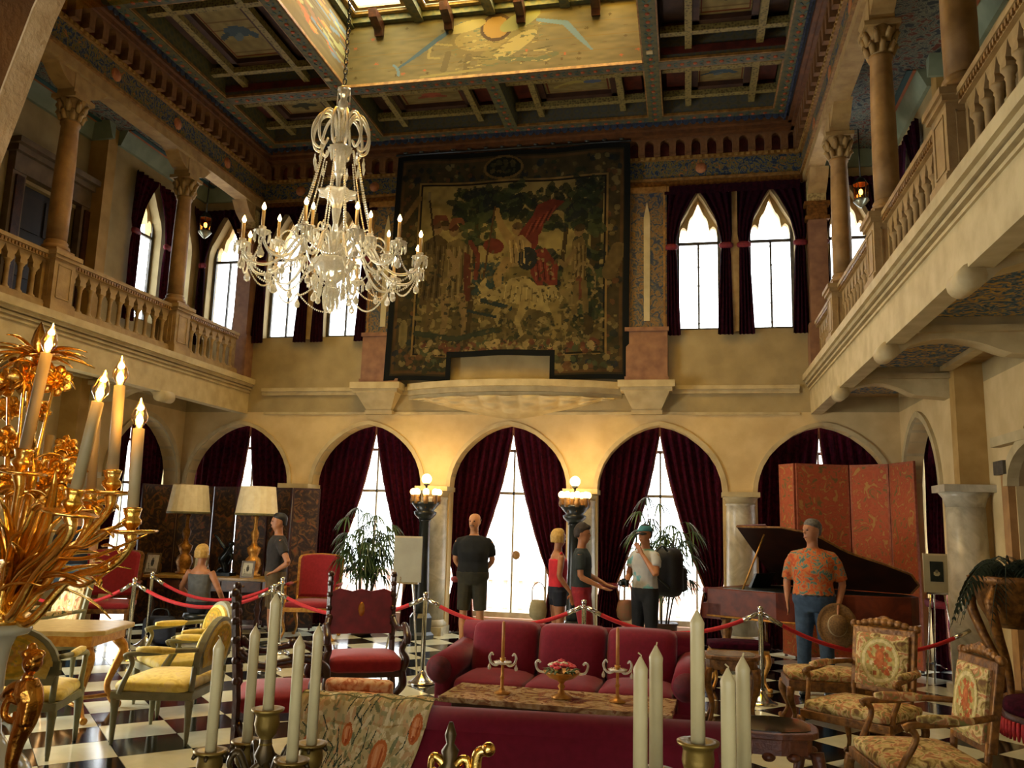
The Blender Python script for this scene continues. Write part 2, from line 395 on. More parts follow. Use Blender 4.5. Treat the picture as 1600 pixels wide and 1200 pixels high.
# ---- side walls with their step, arches near the garden, upper galleries
for side, wf, wn, s in (('left', WLF, WLN, -1), ('right', WRF, WRN, 1)):
    wl = structure('wall_' + side)
    ud = (0, 1); th = 0.22 if s < 0 else -0.22
    wall_mb(MB(), (wf, 0), ud, YS, YB, 0, 3.4, th, [(arch_curve(11.72, .86, 2.2, 1.0), 0)]).build('far_lower_wall', PLASTER, wl)
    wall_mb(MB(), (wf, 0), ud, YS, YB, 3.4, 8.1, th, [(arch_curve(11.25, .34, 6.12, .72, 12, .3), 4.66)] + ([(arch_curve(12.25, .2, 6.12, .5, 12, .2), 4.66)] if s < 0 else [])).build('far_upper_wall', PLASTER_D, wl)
    nops = [(arch_curve(8.6, .8, 2.2, .8), 0)] if s > 0 else [(arch_curve(5.6, 1.3, 2.0, 1.2), 0)]  # left arch is out of view, widened to let the side fill in
    wall_mb(MB(), (wn, 0), ud, 1.3, YS, 0, 3.4, th, nops).build('near_lower_wall', PLASTER, wl)
    dops = [] if s > 0 else [([(8.95, 6.0), (10.0, 6.0)], 3.95)]
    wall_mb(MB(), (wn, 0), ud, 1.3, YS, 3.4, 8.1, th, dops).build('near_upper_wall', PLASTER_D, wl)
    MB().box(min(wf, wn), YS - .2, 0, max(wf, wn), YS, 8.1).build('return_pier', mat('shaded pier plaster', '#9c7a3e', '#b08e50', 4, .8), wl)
    b = MB(); cv = arch_curve(11.72, .86, 2.2, 1.0, 18); co = arch_curve(11.72, .95, 2.2, 1.08, 18)
    for k in range(18):
        p, r, P_, R_ = cv[k], cv[k + 1], co[k], co[k + 1]; x0, x1 = wf - s * .04, wf + s * .22
        b.hexa([(x0, p[0], p[1]), (x0, r[0], r[1]), (x1, r[0], r[1]), (x1, p[0], p[1]), (x0, P_[0], P_[1]), (x0, R_[0], R_[1]), (wf + s * .05, R_[0], R_[1]), (wf + s * .05, P_[0], P_[1])])
    b.build('arch_rim', CREAM, wl)
    # curtain wall of dark room beyond so that nothing outside shows between the walls
# ---- front wall with the arch the photograph was taken through, and the room behind the camera
fw = structure('wall_front')
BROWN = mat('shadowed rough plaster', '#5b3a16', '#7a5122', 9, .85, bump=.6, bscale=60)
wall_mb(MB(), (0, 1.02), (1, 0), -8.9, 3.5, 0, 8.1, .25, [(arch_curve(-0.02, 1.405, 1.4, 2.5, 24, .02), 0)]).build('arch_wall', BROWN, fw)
b = MB(); cv = arch_curve(-0.02, 1.40, 1.4, 2.5, 24, .02); co = arch_curve(-0.02, 1.48, 1.4, 2.58, 24, .02)
for k in range(24):
    p, r, P_, R_ = cv[k], cv[k + 1], co[k], co[k + 1]
    b.hexa([(p[0], 1.255, p[1]), (r[0], 1.255, r[1]), (r[0], 1.31, r[1]), (p[0], 1.31, p[1]), (P_[0], 1.255, P_[1]), (R_[0], 1.255, R_[1]), (R_[0], 1.31, R_[1]), (P_[0], 1.31, P_[1])])
b.build('arch_rim', mat('travertine arch edge', '#b59464', '#d0b284', 18, .7, bump=.5), fw)
rb = structure('wall_behind')
wall_mb(MB(), (0, -3.0), (1, 0), -3.4, 3.4, 0, 3.7, -.2, [([(-2.2, 3.0), (-.4, 3.0)], .6), ([(.6, 3.0), (2.2, 3.0)], .6)]).box(-3.4, -3, 0, -3.2, 1.02, 3.7).box(3.2, -3, 0, 3.4, 1.02, 3.7).box(-3.4, -3, 3.6, 3.4, 1.02, 3.8).build('rear_room', PLASTER_D, rb)

# ---- ground-floor windows behind the curtains (French doors), upper traceried windows
wn_ = [0]
def glazing(P, ud, c, hw, z0, z1, bars_v, bars_h, curve=None, m=None, thick=.03, tn=None):
    """one window: frame, mullions, one pane per light"""
    wn_[0] += 1; W = structure('window_%d' % wn_[0]); ud = Vector((ud[0], ud[1], 0)); nd = Vector((-ud.y, ud.x, 0)); P = Vector((P[0], P[1], 0))
    def bar(u0, u1, za, zb, t, nm, mm):
        b = MB(); A, B = P + ud * u0, P + ud * u1; Z = Vector((0, 0, 1)); k = nd * t
        b.hexa([A - k + Z * za, B - k + Z * za, B + k + Z * za, A + k + Z * za, A - k + Z * zb, B - k + Z * zb, B + k + Z * zb, A + k + Z * zb]); return b.build(nm, mm, W)
    mm = m or LEAD
    bar(c - hw - .05, c - hw + .02, z0 - .05, z1, thick, 'frame', mm); bar(c + hw - .02, c + hw + .05, z0 - .05, z1, thick, 'frame', mm)
    bar(c - hw, c + hw, z0 - .06, z0 + .02, thick * 1.4, 'sill', mm)
    us = [c - hw] + [c + hw * t for t in bars_v] + [c + hw]; zs = [z0] + list(bars_h) + [z1]
    for t in bars_v: bar(c + hw * t - .014, c + hw * t + .014, z0, bars_h[-1] if bars_h else z1, thick, 'mullion', mm)
    for z in bars_h: bar(c - hw, c + hw, z - .022, z + .022, thick, 'transom', mm)
    for i in range(len(us) - 1):
        for j in range(len(zs) - 1): bar(us[i] + .003, us[i + 1] - .003, zs[j] + .003, zs[j + 1] - .003, .004, 'pane', PANE)
    return W, bar
PINKSILL = mat('rose stone sill', '#dcb3a2', '#e6c3b2', 5, .6)
for c in BAYS:
    W, bar = glazing((0, 13.2), (1, 0), c, .82, .3, 3.25, (-.66, 0, .66), (2.16, 2.84), m=PALEBAR, thick=.02)
    bar(c - .95, c + .95, 0, .24, .12, 'threshold', PINKSILL)
    if c == BAYS[2]:
        hb = MB(); hb.ball((c + .07, 13.14, 1.2), .07, 8, 1, .4, 1); hb.build('door_pull', OLDGOLD, W)
for wx, s in ((WLF - .35, -1), (WRF + .35, 1)):
    W, bar = glazing((wx, 0), (0, 1), 11.72, .78, .3, 3.25, (0,), (2.16, 2.84), m=PALEBAR, thick=.02)
GOTH = mat('stone tracery', '#b99a5c', '#cdb070', 8, .6)
def traceried(P, ud, c, hw, out):
    W, bar = glazing(P, ud, c, hw - .03, 4.7, 6.86, (0,), (6.08,), thick=.02)
    tr = wall_mb(MB(), P, ud, c - hw - .02, c + hw + .02, 6.1, 6.95, .12 * out, [(trefoil_curve(c, hw - .05, 6.13, .64), 6.1)]).build('tracery', GOTH, W)
    b = MB(); U = Vector((ud[0], ud[1], 0)); PP = Vector((P[0], P[1], 0)); z = 4.8
    while z < 6.05:                                               # small lead crockets along the mullion
        b.ball(PP + U * c + Vector((0, 0, z)), .022, 6); z += .3
    b.build('crocket', LEAD, W)
    return W
for c, hw in UPW: traceried((0, 12.88), (1, 0), c, hw, 1)
traceried((WLF - .16, 0), (0, 1), 11.25, .34, 1); traceried((WLF - .16, 0), (0, 1), 12.25, .2, 1); traceried((WRF + .16, 0), (0, 1), 11.25, .34, -1)

# ---- the terrace outside
tr = structure('terrace')
MB().box(-14, 13.4, -.2, 9, 24, -.05).build('paving', mat('rose terrace paving', '#e6cfc0', '#efdccf', 2, .8), tr)
for k in range(60):
    if k == 0:
        tb = MB().lathe([(.05, 0), (.05, .05), (.07, .2), (.03, .42), (.05, .55)], n=8).mesh('baluster', PINKSILL)
    share(tb, 'baluster', tr, (-11 + k * .3, 16.4, .05))
MB().box(-12, 16.25, -.05, 8, 16.55, .05).box(-12, 16.25, .6, 8, 16.55, .72).build('parapet', PINKSILL, tr)

# ================================================================ BALCONIES
fas = {}
for side, x0, s, wf, wn in (('left', XL, -1, WLF, WLN), ('right', XR, 1, WRF, WRN)):
    T = structure('trim_' + ('1' if s < 0 else '2')); fas[side] = T
    def bx(a, b, y0, z0, y1, z1): return MB().box(min(x0 + s * a, x0 + s * b), y0, z0, max(x0 + s * a, x0 + s * b), y1, z1)
    bx(0, .16, 1.3, 3.37, YB, 3.95).build('fascia', CREAM, T)
    bx(-.10, 0.02, 1.3, 3.86, YB, 3.95).build('nosing', CREAM, T)
    bx(-.065, 0.02, 1.3, 3.815, YB, 3.86).build('moulding', CREAM, T)
    bx(-.04, 0.02, 1.3, 3.77, YB, 3.80).build('moulding', CREAM, T)
    bx(-.02, 0.02, 1.3, 3.72, YB, 3.745).build('moulding', CREAM, T)
    mb = MB(); mb.box(min(x0 + s * .1, wn), 1.3, 3.62, max(x0 + s * .1, wn), YB, 3.95); mb.build('gallery_floor', STONE, T)
    for i, yc in enumerate((12.4, 10.45, 8.05, 5.75, 3.45)):
        xw = wf if yc > YS else wn
        if i: # serpentine bracket beam under the gallery
            L = abs(xw - x0); pts = []
            for k in range(17):
                t = k / 16; pts.append((x0 + s * (.03 + t * (L - .03)), 3.30 + .12 * math.sin(PI * min(1, t * 1.5)) - (.05 if t < .1 else 0) - .12 * max(0, t - .55)))
            poly = [(p[0], p[1]) for p in pts] + [(xw, 3.64), (x0 + s * -.06, 3.42), ]
            poly = pts + [(xw, 3.62), (x0 + s * .03, 3.62)]
            MB().prism(poly, yc - .11, yc + .11).build('bracket_beam', CREAM, T)
            MB().lathe([(.001, -.14), (.085, -.14), (.085, .14), (.001, .14)], (x0 + s * .03, yc, 3.32), 14, M=Matrix.Rotation(PI / 2, 3, 'X')).build('bracket_scroll', CREAM, T)
            MB().cbox((x0 + s * (L / 2 + .03), yc, 3.50), (L - .06, .34, .06)).build('cove', CREAM, T)
        if i < 4:                                                  # painted soffit panel between the brackets
            ya, yb = (12.4, 10.45, 8.05, 5.75, 3.45)[i + 1] + .22, yc - .22
            MB().box(min(x0 + s * .26, xw - s * .12), ya, 3.59, max(x0 + s * .26, xw - s * .12), yb, 3.63).build('soffit_panel',
                mat('painted soffit', None or '#33506a', '#a8853e', 9, .8, stops=[(.38, '#24425c'), (.48, '#4f6f80'), (.56, '#a8823c'), (.64, '#b59a58')], dist=2.5), T)
            MB().box(min(x0 + s * .16, x0 + s * .26), ya, 3.54, max(x0 + s * .16, x0 + s * .26), yb, 3.62).box(min(xw, xw - s * .12), ya, 3.54, max(xw, xw - s * .12), yb, 3.62).build('cove', CREAM, T)

# balusters: a colonnette under a pointed arcade
PITCH = .186
def baluster_mesh():
    b = MB(); b.lathe([(.046, 0), (.046, .025), (.03, .04), (.026, .06), (.025, .27), (.032, .285), (.027, .30), (.045, .33), (.05, .345)], n=10)
    h = PITCH / 2
    pts = [(-.05, .345), (-.055, .36), (-.05, .40), (-.07, .43), (-h + .004, .465), (-h, .50), (h, .50), (h - .004, .465), (.07, .43), (.05, .40), (.055, .36), (.05, .345)]
    # the two half arches meet at the top of each gap in a sharp point
    poly = [(-.048, .345), (-.052, .37), (-.046, .40), (-.062, .42), (-h, .49), (-h, .52), (h, .52), (h, .49), (.062, .42), (.046, .40), (.052, .37), (.048, .345)]
    b.prism(poly, -.035, .035); return b.mesh('baluster', STONE)
BALM = baluster_mesh()
PY = [12.62, 10.65, 8.25, 5.95, 3.65, 1.5]
bal_words = ['far bay next to the end wall', 'bay in the middle of the balcony', 'near bay below the closest column', 'bay nearest the camera', 'bay over the front wall']
seg_ids = {}
for side, xa, s in (('left', XL - .13, -1), ('right', XR + .13, 1)):
    for k in range(5):
        ya, yb = PY[k + 1] + .17, PY[k] - (.17 if k else .29)
        t = thing('balustrade', 'stone gothic balustrade on the %s gallery, %s' % (side, bal_words[k]), 'balustrade', (xa, ya, ZS), 0, 'carved balcony balustrades')
        L = yb - ya
        MB().box(-.09, 0, 0, .09, L, .10).box(-.075, 0, .10, .075, L, .125).build('base_rail', STONE, t)
        MB().box(-.07, 0, .62, .07, L, .67).box(-.09, 0, .67, .09, L, .715).build('hand_rail', STONE, t)
        n = int(L / PITCH); off = (L - n * PITCH) / 2
        for q in range(n): share(BALM, 'baluster', t, (0, off + (q + .5) * PITCH, .125), (0, 0, PI / 2))
        for e0, e1 in ((0, off), (L - off, L)): MB().box(-.03, e0, .12, .03, e1, .62).build('end_panel', STONE, t)
        d = MB(); yy = .03                                          # dentils under the rail on the court side
        while yy < L - .03: d.box(-s * .075 - .012, yy, .625, -s * .075 + .012, yy + .025, .66); yy += .05
        tag(d.build('dentils', OLDGOLD, t), kind='stuff')

def column_thing(x, y, side, word, half=False):
    p = thing('pedestal', 'square panelled stone pedestal in the %s balustrade, %s' % (side, word), 'pedestal', (x, y, ZS), 0, 'balcony pedestals')
    MB().box(-.17, -.17, 0, .17, .17, .64).build('die', STONE, p)
    MB().box(-.20, -.20, 0, .20, .20, .12).box(-.19, -.19, .12, .19, .19, .14).build('plinth', STONE, p)
    MB().box(-.20, -.20, .64, .20, .20, .68).box(-.22, -.22, .68, .22, .22, .73).build('cap', STONE, p)
    for a in range(4):
        b = MB()
        for q in (-.11, .10): b.box(q, -.178, .18, q + .012, -.17, .58)
        b.box(-.11, -.178, .18, .11, -.17, .192).box(-.11, -.178, .568, .11, -.17, .58); b.build('panel_moulding', STONE, p, rz=a * PI / 2)
    c = thing('column', 'amber stone column with carved capital on the %s gallery, %s' % (side, word), 'column', (x, y, ZS + .73), 0, 'gallery columns')
    MB().box(-.15, -.15, 0, .15, .15, .05).build('base', STONE_B, c)
    MB().lathe([(.15, .05), (.16, .07), (.15, .10), (.125, .12), (.135, .14), (.118, .17)], n=20).build('base_ring', STONE_B, c)
    MB().lathe([(.115, .17), (.118, .6), (.112, 1.2), (.10, 1.62), (.115, 1.64), (.115, 1.67), (.10, 1.68)], n=24).build('shaft', STONE_B, c)
    cp = MB().lathe([(.10, 1.68), (.105, 1.74), (.125, 1.86), (.17, 1.94)], n=16, fl=.08, fn=8)
    for a in range(8):                                              # curling leaves of the capital
        for z, r, h in ((1.69, .11, .10), (1.78, .125, .13)):
            q = a * PI / 4 + (PI / 8 if z > 1.7 else 0); u = Vector((math.cos(q), math.sin(q), 0)); cp.tube([u * r + Vector((0, 0, z)), u * (r + .02) + Vector((0, 0, z + h * .6)), u * (r + .055) + Vector((0, 0, z + h)), u * (r + .06) + Vector((0, 0, z + h - .03))], [.03, .032, .024, .012], 6)
    cp.build('capital', STONE, c); MB().box(-.17, -.17, 1.94, .17, .17, 1.99).build('abacus', STONE, c)
    # impost block and brackets that carry the beam
    MB().box(-.12, -.14, 1.99, .12, .14, 2.27).build('impost', STONE, c)
    for sg in (-1, 1):
        pts = [(sg * .14, 2.06), (sg * .22, 2.08), (sg * .32, 2.14), (sg * .42, 2.24), (sg * .5, 2.27), (sg * .5, 2.27), (sg * .14, 2.27)]
        MB().prism(pts[:5] + [pts[6]], -.11, .11, 'x').build('bracket', STONE, c)
    return c
cw = ['second from the end wall', 'third from the end wall', 'fourth from the end wall', 'closest to the camera']
for k in range(1, 5):
    column_thing(XL - .15, PY[k], 'left', cw[k - 1]); column_thing(XR + .15, PY[k], 'right', cw[k - 1])
for side, x, s in (('left', XL - .15, 1), ('right', XR + .15, -1)):   # half piers against the end wall
    c = thing('pilaster', 'rose stone pilaster with painted capital where the %s gallery meets the end wall' % side, 'pilaster', (x, YB - .12, ZS), 0)
    MB().box(-.16, -.12, 0, .16, .12, .73).build('pedestal', PINKST, c)
    MB().box(-.13, -.1, .73, .13, .12, 2.30).build('shaft', PINKST, c)
    MB().box(-.17, -.12, 2.30, .17, .12, 2.36).box(-.14, -.1, 2.36, .14, .12, 2.52).box(-.18, -.13, 2.52, .18, .12, 2.58).build('capital', GILT_D, c)
    MB().box(-.13, -.1, 2.58, .13, .12, 2.92).build('painted_block', mat('painted block', '#8b7a4a', '#b8a56a', 30, .7, typ='vor'), c)
    MB().prism([(-.12, 2.70), (-.3, 2.80), (-.45, 2.98), (-.12, 2.98)], -.13, .13, 'x').build('bracket', STONE, c)
# ================================================================ ENTABLATURE AND CEILING
ZC = 7.85
FRIEZE = mat('painted arabesque frieze', '#1f2f45', '#8a6a30', 11, .75, stops=[(.36, '#15233a'), (.45, '#26405a'), (.53, '#7d6a2c'), (.60, '#3c4a28'), (.68, '#9c6030')], dist=2.2, detail=3)
BEAMP = mat('painted beam ornament', '#4a5a3e', '#8c7a3e', 7.2, .7, typ='dots', stops=[(.1, '#4f5232'), (.3, '#3c4638'), (.5, '#5a5632'), (.8, '#35402c')])
BEAMV = mat('painted lilac beam ornament', '#565a78', '#7a6a7c', 7.2, .7, typ='dots', stops=[(.1, '#5c5a3c'), (.3, '#4a4f50'), (.5, '#5a5440'), (.8, '#3e4436')])
LATT = mat('small painted lattice beam', '#7c6f3c', '#a0905a', 26, .7, typ='vor', stops=[(.1, '#4a2416'), (.3, '#5b5630'), (.6, '#7f7240')])
COFR = mat('dark coffer recess', '#2a140e', '#3e2414', 6, .7)
SCALLOP = mat('blue painted scallop', '#1d2740', '#33425c', 12, .7)
CROWN = mat('brown painted crown', '#4c2c14', '#6a4220', 10, .6)
NICHE = mat('terracotta arcade', '#5c3c1e', '#795430', 10, .7)
x0c, x1c, y1c = XL + .28, XR - .30, YB - .45
arcu = MB()                                                          # one little arch of the arcade
arcu.box(-.12, 0, 0, -.07, .13, .17); arcu.box(.07, 0, 0, .12, .13, .17)
pts = arch_curve(0, .07, .17, .07, 8, 0)
for p, r in zip(pts[:-1], pts[1:]): arcu.hexa([(p[0], 0, p[1]), (r[0], 0, r[1]), (r[0], .13, r[1]), (p[0], .13, p[1]), (p[0], 0, .26), (r[0], 0, .26), (r[0], .13, .26), (p[0], .13, .26)])
arcu.box(-.12, 0, .17, -.07, .13, .26); arcu.box(.07, 0, .17, .12, .13, .26)
ARCM = arcu.mesh('niche', NICHE)
scm = MB(); scm.prism([(-.045, 0), (-.04, -.05), (-.02, -.075), (0, -.08), (.02, -.075), (.04, -.05), (.045, 0)], -.012, .012); SCM = scm.mesh('scallop', SCALLOP)
def entab(tn, P, ud, L, inn, proj):
    """P start on the wall face, ud along it, inn = direction into the room"""
    T = structure('trim_%d' % tn); ud = Vector((*ud, 0)); inn = Vector((*inn, 0)); P = Vector((*P, 0))
    def bar(nm, z0, z1, d, m, back=.25):
        A = P + inn * d; B = P + ud * L + inn * d; k = -inn * (d + back); Z = Vector((0, 0, 1))
        MB().hexa([A + Z * z0, B + Z * z0, B + k + Z * z0, A + k + Z * z0, A + Z * z1, B + Z * z1, B + k + Z * z1, A + k + Z * z1]).build(nm, m, T)
    back = .25
    bar('architrave', 6.93, 7.06, .015, STONE if tn != 5 else GILT_D, .22 if tn != 5 else 0); bar('bead', 7.06, 7.10, .05, OLDGOLD)
    bar('frieze', 7.10, 7.40, .012, FRIEZE); bar('bead', 7.40, 7.46, .055, OLDGOLD)
    bar('arcade_back', 7.46, 7.72, .01, REDWOOD); bar('crown', 7.72, 7.78, proj * .62, CROWN); bar('crown', 7.78, 7.85, proj * .8, CROWN); bar('crown', 7.85, 7.95, proj, SCALLOP)
    a = math.atan2(ud.y, ud.x)
    n = int(L / .24); off = (L - n * .24) / 2
    flip = ud.cross(inn).z > 0
    for q in range(n):
        c = P + ud * (off + (q + .5) * .24) + inn * .01
        share(ARCM, 'niche', T, (c.x, c.y, 7.46), (0, 0, a if flip else a + PI))
    n = int(L / .11); me = SCM
    b = MB()
    for q in range(n):
        c = P + ud * ((q + .5) * .11) + inn * (proj - .005); r = Matrix.Rotation(a, 3, 'Z')
        b.add([c + r @ Vector(v) + Vector((0, 0, 7.86)) for v in [p.co for p in SCM.vertices]], [tuple(p.vertices) for p in SCM.polygons])
    tag(b.build('scallops', SCALLOP, T), kind='stuff')
    b = MB(); q = .04
    while q < L: 
        c = P + ud * q + inn * .06; b.cbox((c.x, c.y, 7.43), (.045, .03, .035), a); q += .09
    tag(b.build('dentils', mat('gilt dentils', '#8a6a34', '#a98848', 10, .5), T), kind='stuff')
    for q in range(max(1, int(L / 1.35))):                           # medallions in the frieze
        c = P + ud * (.68 + q * 1.35) + inn * .012
        m3 = Matrix.Rotation(a, 3, 'Z') @ Matrix.Rotation(PI / 2, 3, 'X')
        MB().lathe([(.001, -.012), (.085, -.012), (.085, .012), (.001, .012)], (c.x, c.y, 7.25), 16, M=m3).build('medallion', mat('orange medallion', '#9c5a34', '#b97a48', 20, .7), T)
    return T
entab(3, (XL, 1.3), (0, 1), YB - 1.3, (1, 0), .28); entab(4, (XR, 1.3), (0, 1), YB - 1.3, (-1, 0), .30); entab(5, (XL, YB), (1, 0), XR - XL, (0, -1), .45)
# gallery ceilings with a grey cove
for tn, x0, wf, wn, s in ((6, XL - .25, WLF, WLN, -1), (7, XR + .25, WRF, WRN, 1)):
    T = structure('trim_%d' % tn)
    GC = mat('painted gallery ceiling', '#1d2c38', '#7c8a70', 6, .8, stops=[(.40, '#5c2a22'), (.46, '#7c8474'), (.50, '#23343c'), (.54, '#7c8474'), (.60, '#1c2c38')], dist=2.5)
    MB().box(min(x0, wn), 1.3, 7.35, max(x0, wn), YB, 7.45).build('ceiling_panel', GC, T)
    GREY = mat('grey green cove', '#6c7a66', '#7e8b76', 4, .7); TEAL = mat('teal painted line', '#173f46', '#1f4f55', 6, .7); ORNG = mat('orange painted line', '#8a4a22', '#9c5a2a', 6, .7)
    for (ya, yb, xw) in ((YS, YB, wf), (1.3, YS, wn)):
        MB().prism([(xw, 7.12), (xw - s * .05, 7.12), (xw - s * .16, 7.36), (xw, 7.36)], ya, yb).build('cove', GREY, T)
        for nm, a, b_, m in (('line', .16, .20, ORNG), ('line', .20, .27, TEAL)): MB().box(min(xw - s * a, xw - s * b_), ya, 7.335, max(xw - s * a, xw - s * b_), yb, 7.355).build(nm, m, T)
    MB().prism([(YB, 7.12), (YB - .05, 7.12), (YB - .16, 7.36), (YB, 7.36)], min(x0, wf), max(x0, wf), 'x').build('cove', GREY, T)
    MB().prism([(YS - .2, 7.12), (YS - .25, 7.12), (YS - .36, 7.36), (YS - .2, 7.36)], min(wf - s * .1, wn), max(wf - s * .1, wn), 'x').build('cove', GREY, T)

# the coffered ceiling round the open well
ce = structure('ceiling'); WX0, WX1, WY0, WY1 = -4.95, -0.45, 3.3, 10.65
XS = [x0c, WX0, -2.7, WX1, x1c]; YSN = [1.4, WY0, 5.75, 8.2, WY1, y1c]
def zb(nm, xa, ya, xb, yb, z0, z1, m): return MB().box(xa, ya, z0, xb, yb, z1).build(nm, m, ce)
zb('roof_board', x0c - .3, 1.3, WX0, YB, 8.30, 8.36, COFR); zb('roof_board', WX1, 1.3, x1c + .4, YB, 8.30, 8.36, COFR); zb('roof_board', WX0, WY1, WX1, YB, 8.30, 8.36, COFR); zb('roof_board', WX0, 1.3, WX1, WY0, 8.30, 8.36, COFR)
bw2 = .10
for x in (x0c + .06, WX0, WX1, x1c - .06): zb('main_beam', x - bw2, 1.4, x + bw2, y1c, ZC, 8.3, BEAMP); zb('beam_edge', x - bw2 - .02, 1.4, x - bw2, y1c, ZC + .01, ZC + .05, OLDGOLD); zb('beam_edge', x + bw2, 1.4, x + bw2 + .02, y1c, ZC + .01, ZC + .05, OLDGOLD)
zb('main_beam', -2.7 - bw2, WY1, -2.7 + bw2, y1c, ZC + .002, 8.3, BEAMP)
def rosettes(x0, y0, x1, y1, z=ZC - .004):
    L = math.hypot(x1 - x0, y1 - y0); n = int(L / .17); b = MB(); g = MB(); ux, uy = (x1 - x0) / L, (y1 - y0) / L
    for k in range(n):
        t_ = (k + .5) / n; c = (x0 + (x1 - x0) * t_, y0 + (y1 - y0) * t_, z)
        b.lathe([(.001, -.006), (.026, -.004), (.03, .004)], c, 8)
        for sg in (-1, 1): g.cbox((c[0] + ux * .085 + uy * sg * .035, c[1] + uy * .085 + ux * sg * .035, z + .001), (.05, .02, .006), math.atan2(uy, ux) + sg * .6)
    tag(b.build('rosettes', mat('orange rosette', '#8a4020', '#a5552c', 20, .7), ce), kind='stuff'); tag(g.build('leaf_ornament', mat('blue green ornament', '#2c4458', '#3c5a4a', 20, .7), ce), kind='stuff')
for x in (x0c + .06, WX0, WX1, x1c - .06): rosettes(x, 1.5, x, y1c)
rosettes(-2.7, WY1 + .1, -2.7, y1c)
for y in (WY0, WY1, y1c - .05, 5.75, 8.2):
    for a, b in (((x0c + .2, WX0 - .15), (WX0 + .15, WX1 - .15), (WX1 + .15, x1c - .2)) if y not in (5.75, 8.2) else ((x0c + .2, WX0 - .15), (WX1 + .15, x1c - .2))): rosettes(a, y, b, y, ZC - .0)
for y in (WY0, WY1, y1c - .05, 5.75, 8.2):
    full = y not in (5.75, 8.2)
    for a, b in (((x0c, x1c),) if full else ((x0c, WX0 - bw2), (WX1 + bw2, x1c))):
        zb('main_beam', a, y - .09, b, y + .09, ZC + .004, 8.3, BEAMV); zb('beam_edge', a, y - .11, b, y - .09, ZC + .01, ZC + .05, OLDGOLD); zb('beam_edge', a, y + .09, b, y + .11, ZC + .01, ZC + .05, OLDGOLD)
def coffer(xa, ya, xb, yb, seed):
    xa += .13; xb -= .13; ya += .12; yb -= .12; r = random.Random(seed)
    fx, fy = min(.36, (xb - xa) * .22), min(.36, (yb - ya) * .22)
    for x in (xa + fx, xb - fx): zb('lattice_beam', x - .045, ya, x + .045, yb, 8.0, 8.1, LATT)
    for y in (ya + fy, yb - fy): zb('lattice_beam', xa, y - .045, xb, y + .045, 8.002, 8.102, LATT)
    for q in (0, 1): zb('coffer_edge', xa, ya - .02 if q else yb, xb, ya if q else yb + .02, 7.95, 8.05, REDWOOD)
    # small corner and side recesses
    for (a, b, c, d) in ((xa, ya, xa + fx, ya + fy), (xb - fx, ya, xb, ya + fy), (xa, yb - fy, xa + fx, yb), (xb - fx, yb - fy, xb, yb), (xa + fx, ya, xb - fx, ya + fy), (xa + fx, yb - fy, xb - fx, yb), (xa, ya + fy, xa + fx, yb - fy), (xb - fx, ya + fy, xb, yb - fy)):
        zb('recess_panel', a + .05, b + .05, c - .05, d - .05, 8.16, 8.2, REDWOOD if (a + b) % .7 < .4 else COFR)
    # stepped centre with a painted board
    X0, X1, Y0, Y1 = xa + fx + .05, xb - fx - .05, ya + fy + .05, yb - fy - .05
    for (a, b, c, d) in ((X0, Y0, X1, Y0 + .09), (X0, Y1 - .09, X1, Y1), (X0, Y0, X0 + .09, Y1), (X1 - .09, Y0, X1, Y1)): zb('coffer_step', a, b, c, d, 8.08, 8.2, COFR)
    cv = Canvas(40, 40, '#756942'); cv.noise(.25, 12, seed)
    for k in range(1, 7): cv.rect(0, k / 7 - .012, 1, k / 7, '#5b4a26', .8)
    kind = seed % 4
    if kind == 0:                                                    # a blue bird
        cv.ell(.5, .52, .26, .1, '#3d4f5c').ell(.76, .44, .08, .06, '#3d4f5c').line([(.3, .5), (.12, .42)], .035, '#34434c').ell(.45, .42, .12, .05, '#53626a', .5)
    elif kind == 1:
        cv.ell(.5, .55, .1, .24, '#2f3328').ell(.34, .5, .14, .08, '#2f3328', .5).ell(.66, .5, .14, .08, '#2f3328', -.5).ell(.5, .3, .06, .07, '#3a3322')
    elif kind == 2:
        cv.ell(.5, .5, .16, .14, '#8a4a38').ell(.36, .42, .1, .06, '#7a4030', .6).ell(.64, .42, .1, .06, '#7a4030', -.6).line([(.3, .72), (.7, .72)], .03, '#56603a')
    else:
        cv.line([(.2, .35), (.45, .6), (.7, .55)], .06, '#8c8345').ell(.72, .55, .13, .09, '#4b5a74').ell(.3, .4, .12, .05, '#77663a', .8)
    cv.line([(.06, .06), (.94, .06), (.94, .94), (.06, .94), (.06, .06)], .018, '#5c2c1a')
    cv.sheet('painted_panel', PAINTED, lambda u, v: (X0 + .07 + (X1 - X0 - .14) * u, Y1 - .07 - (Y1 - Y0 - .14) * v, 8.15), ce)
sd = 1
for i in range(4): coffer(XS[i], YSN[4], XS[i + 1], YSN[5], sd); sd += 1
for j in range(1, 4):
    coffer(XS[0], YSN[j], XS[1], YSN[j + 1], 0 if j == 3 else sd); coffer(XS[3], YSN[j], XS[4], YSN[j + 1], sd + 2); sd += 1

# the well: painted boards on its sides, the glazed roof over it
def boarded(cv, n):
    for k in range(1, n): cv.rect(0, k / n - .008, 1, k / n, '#5b4a22', .75)
cv = Canvas(300, 100, '#574e30'); cv.noise(.2, 30, 3)
for k in range(1, 5): cv.rect(0, k / 5 - .008, 1, k / 5, '#5b4a22', .8)
rr = random.Random(5)
for k in range(46):                                                  # scattered stars
    x, y = rr.random(), rr.random() * .9 + .05; c_ = '#453a1c' if k % 3 else '#7c4424'
    for a in range(3): cv.line([(x - .006 * math.cos(a * PI / 3), y - .018 * math.sin(a * PI / 3)), (x + .006 * math.cos(a * PI / 3), y + .018 * math.sin(a * PI / 3))], .0016, c_, 1, .35)
for k in range(60): x, y = rr.random(), rr.random(); cv.rect(x, y, x + .012, y + .008, '#4a3a1c', .6)
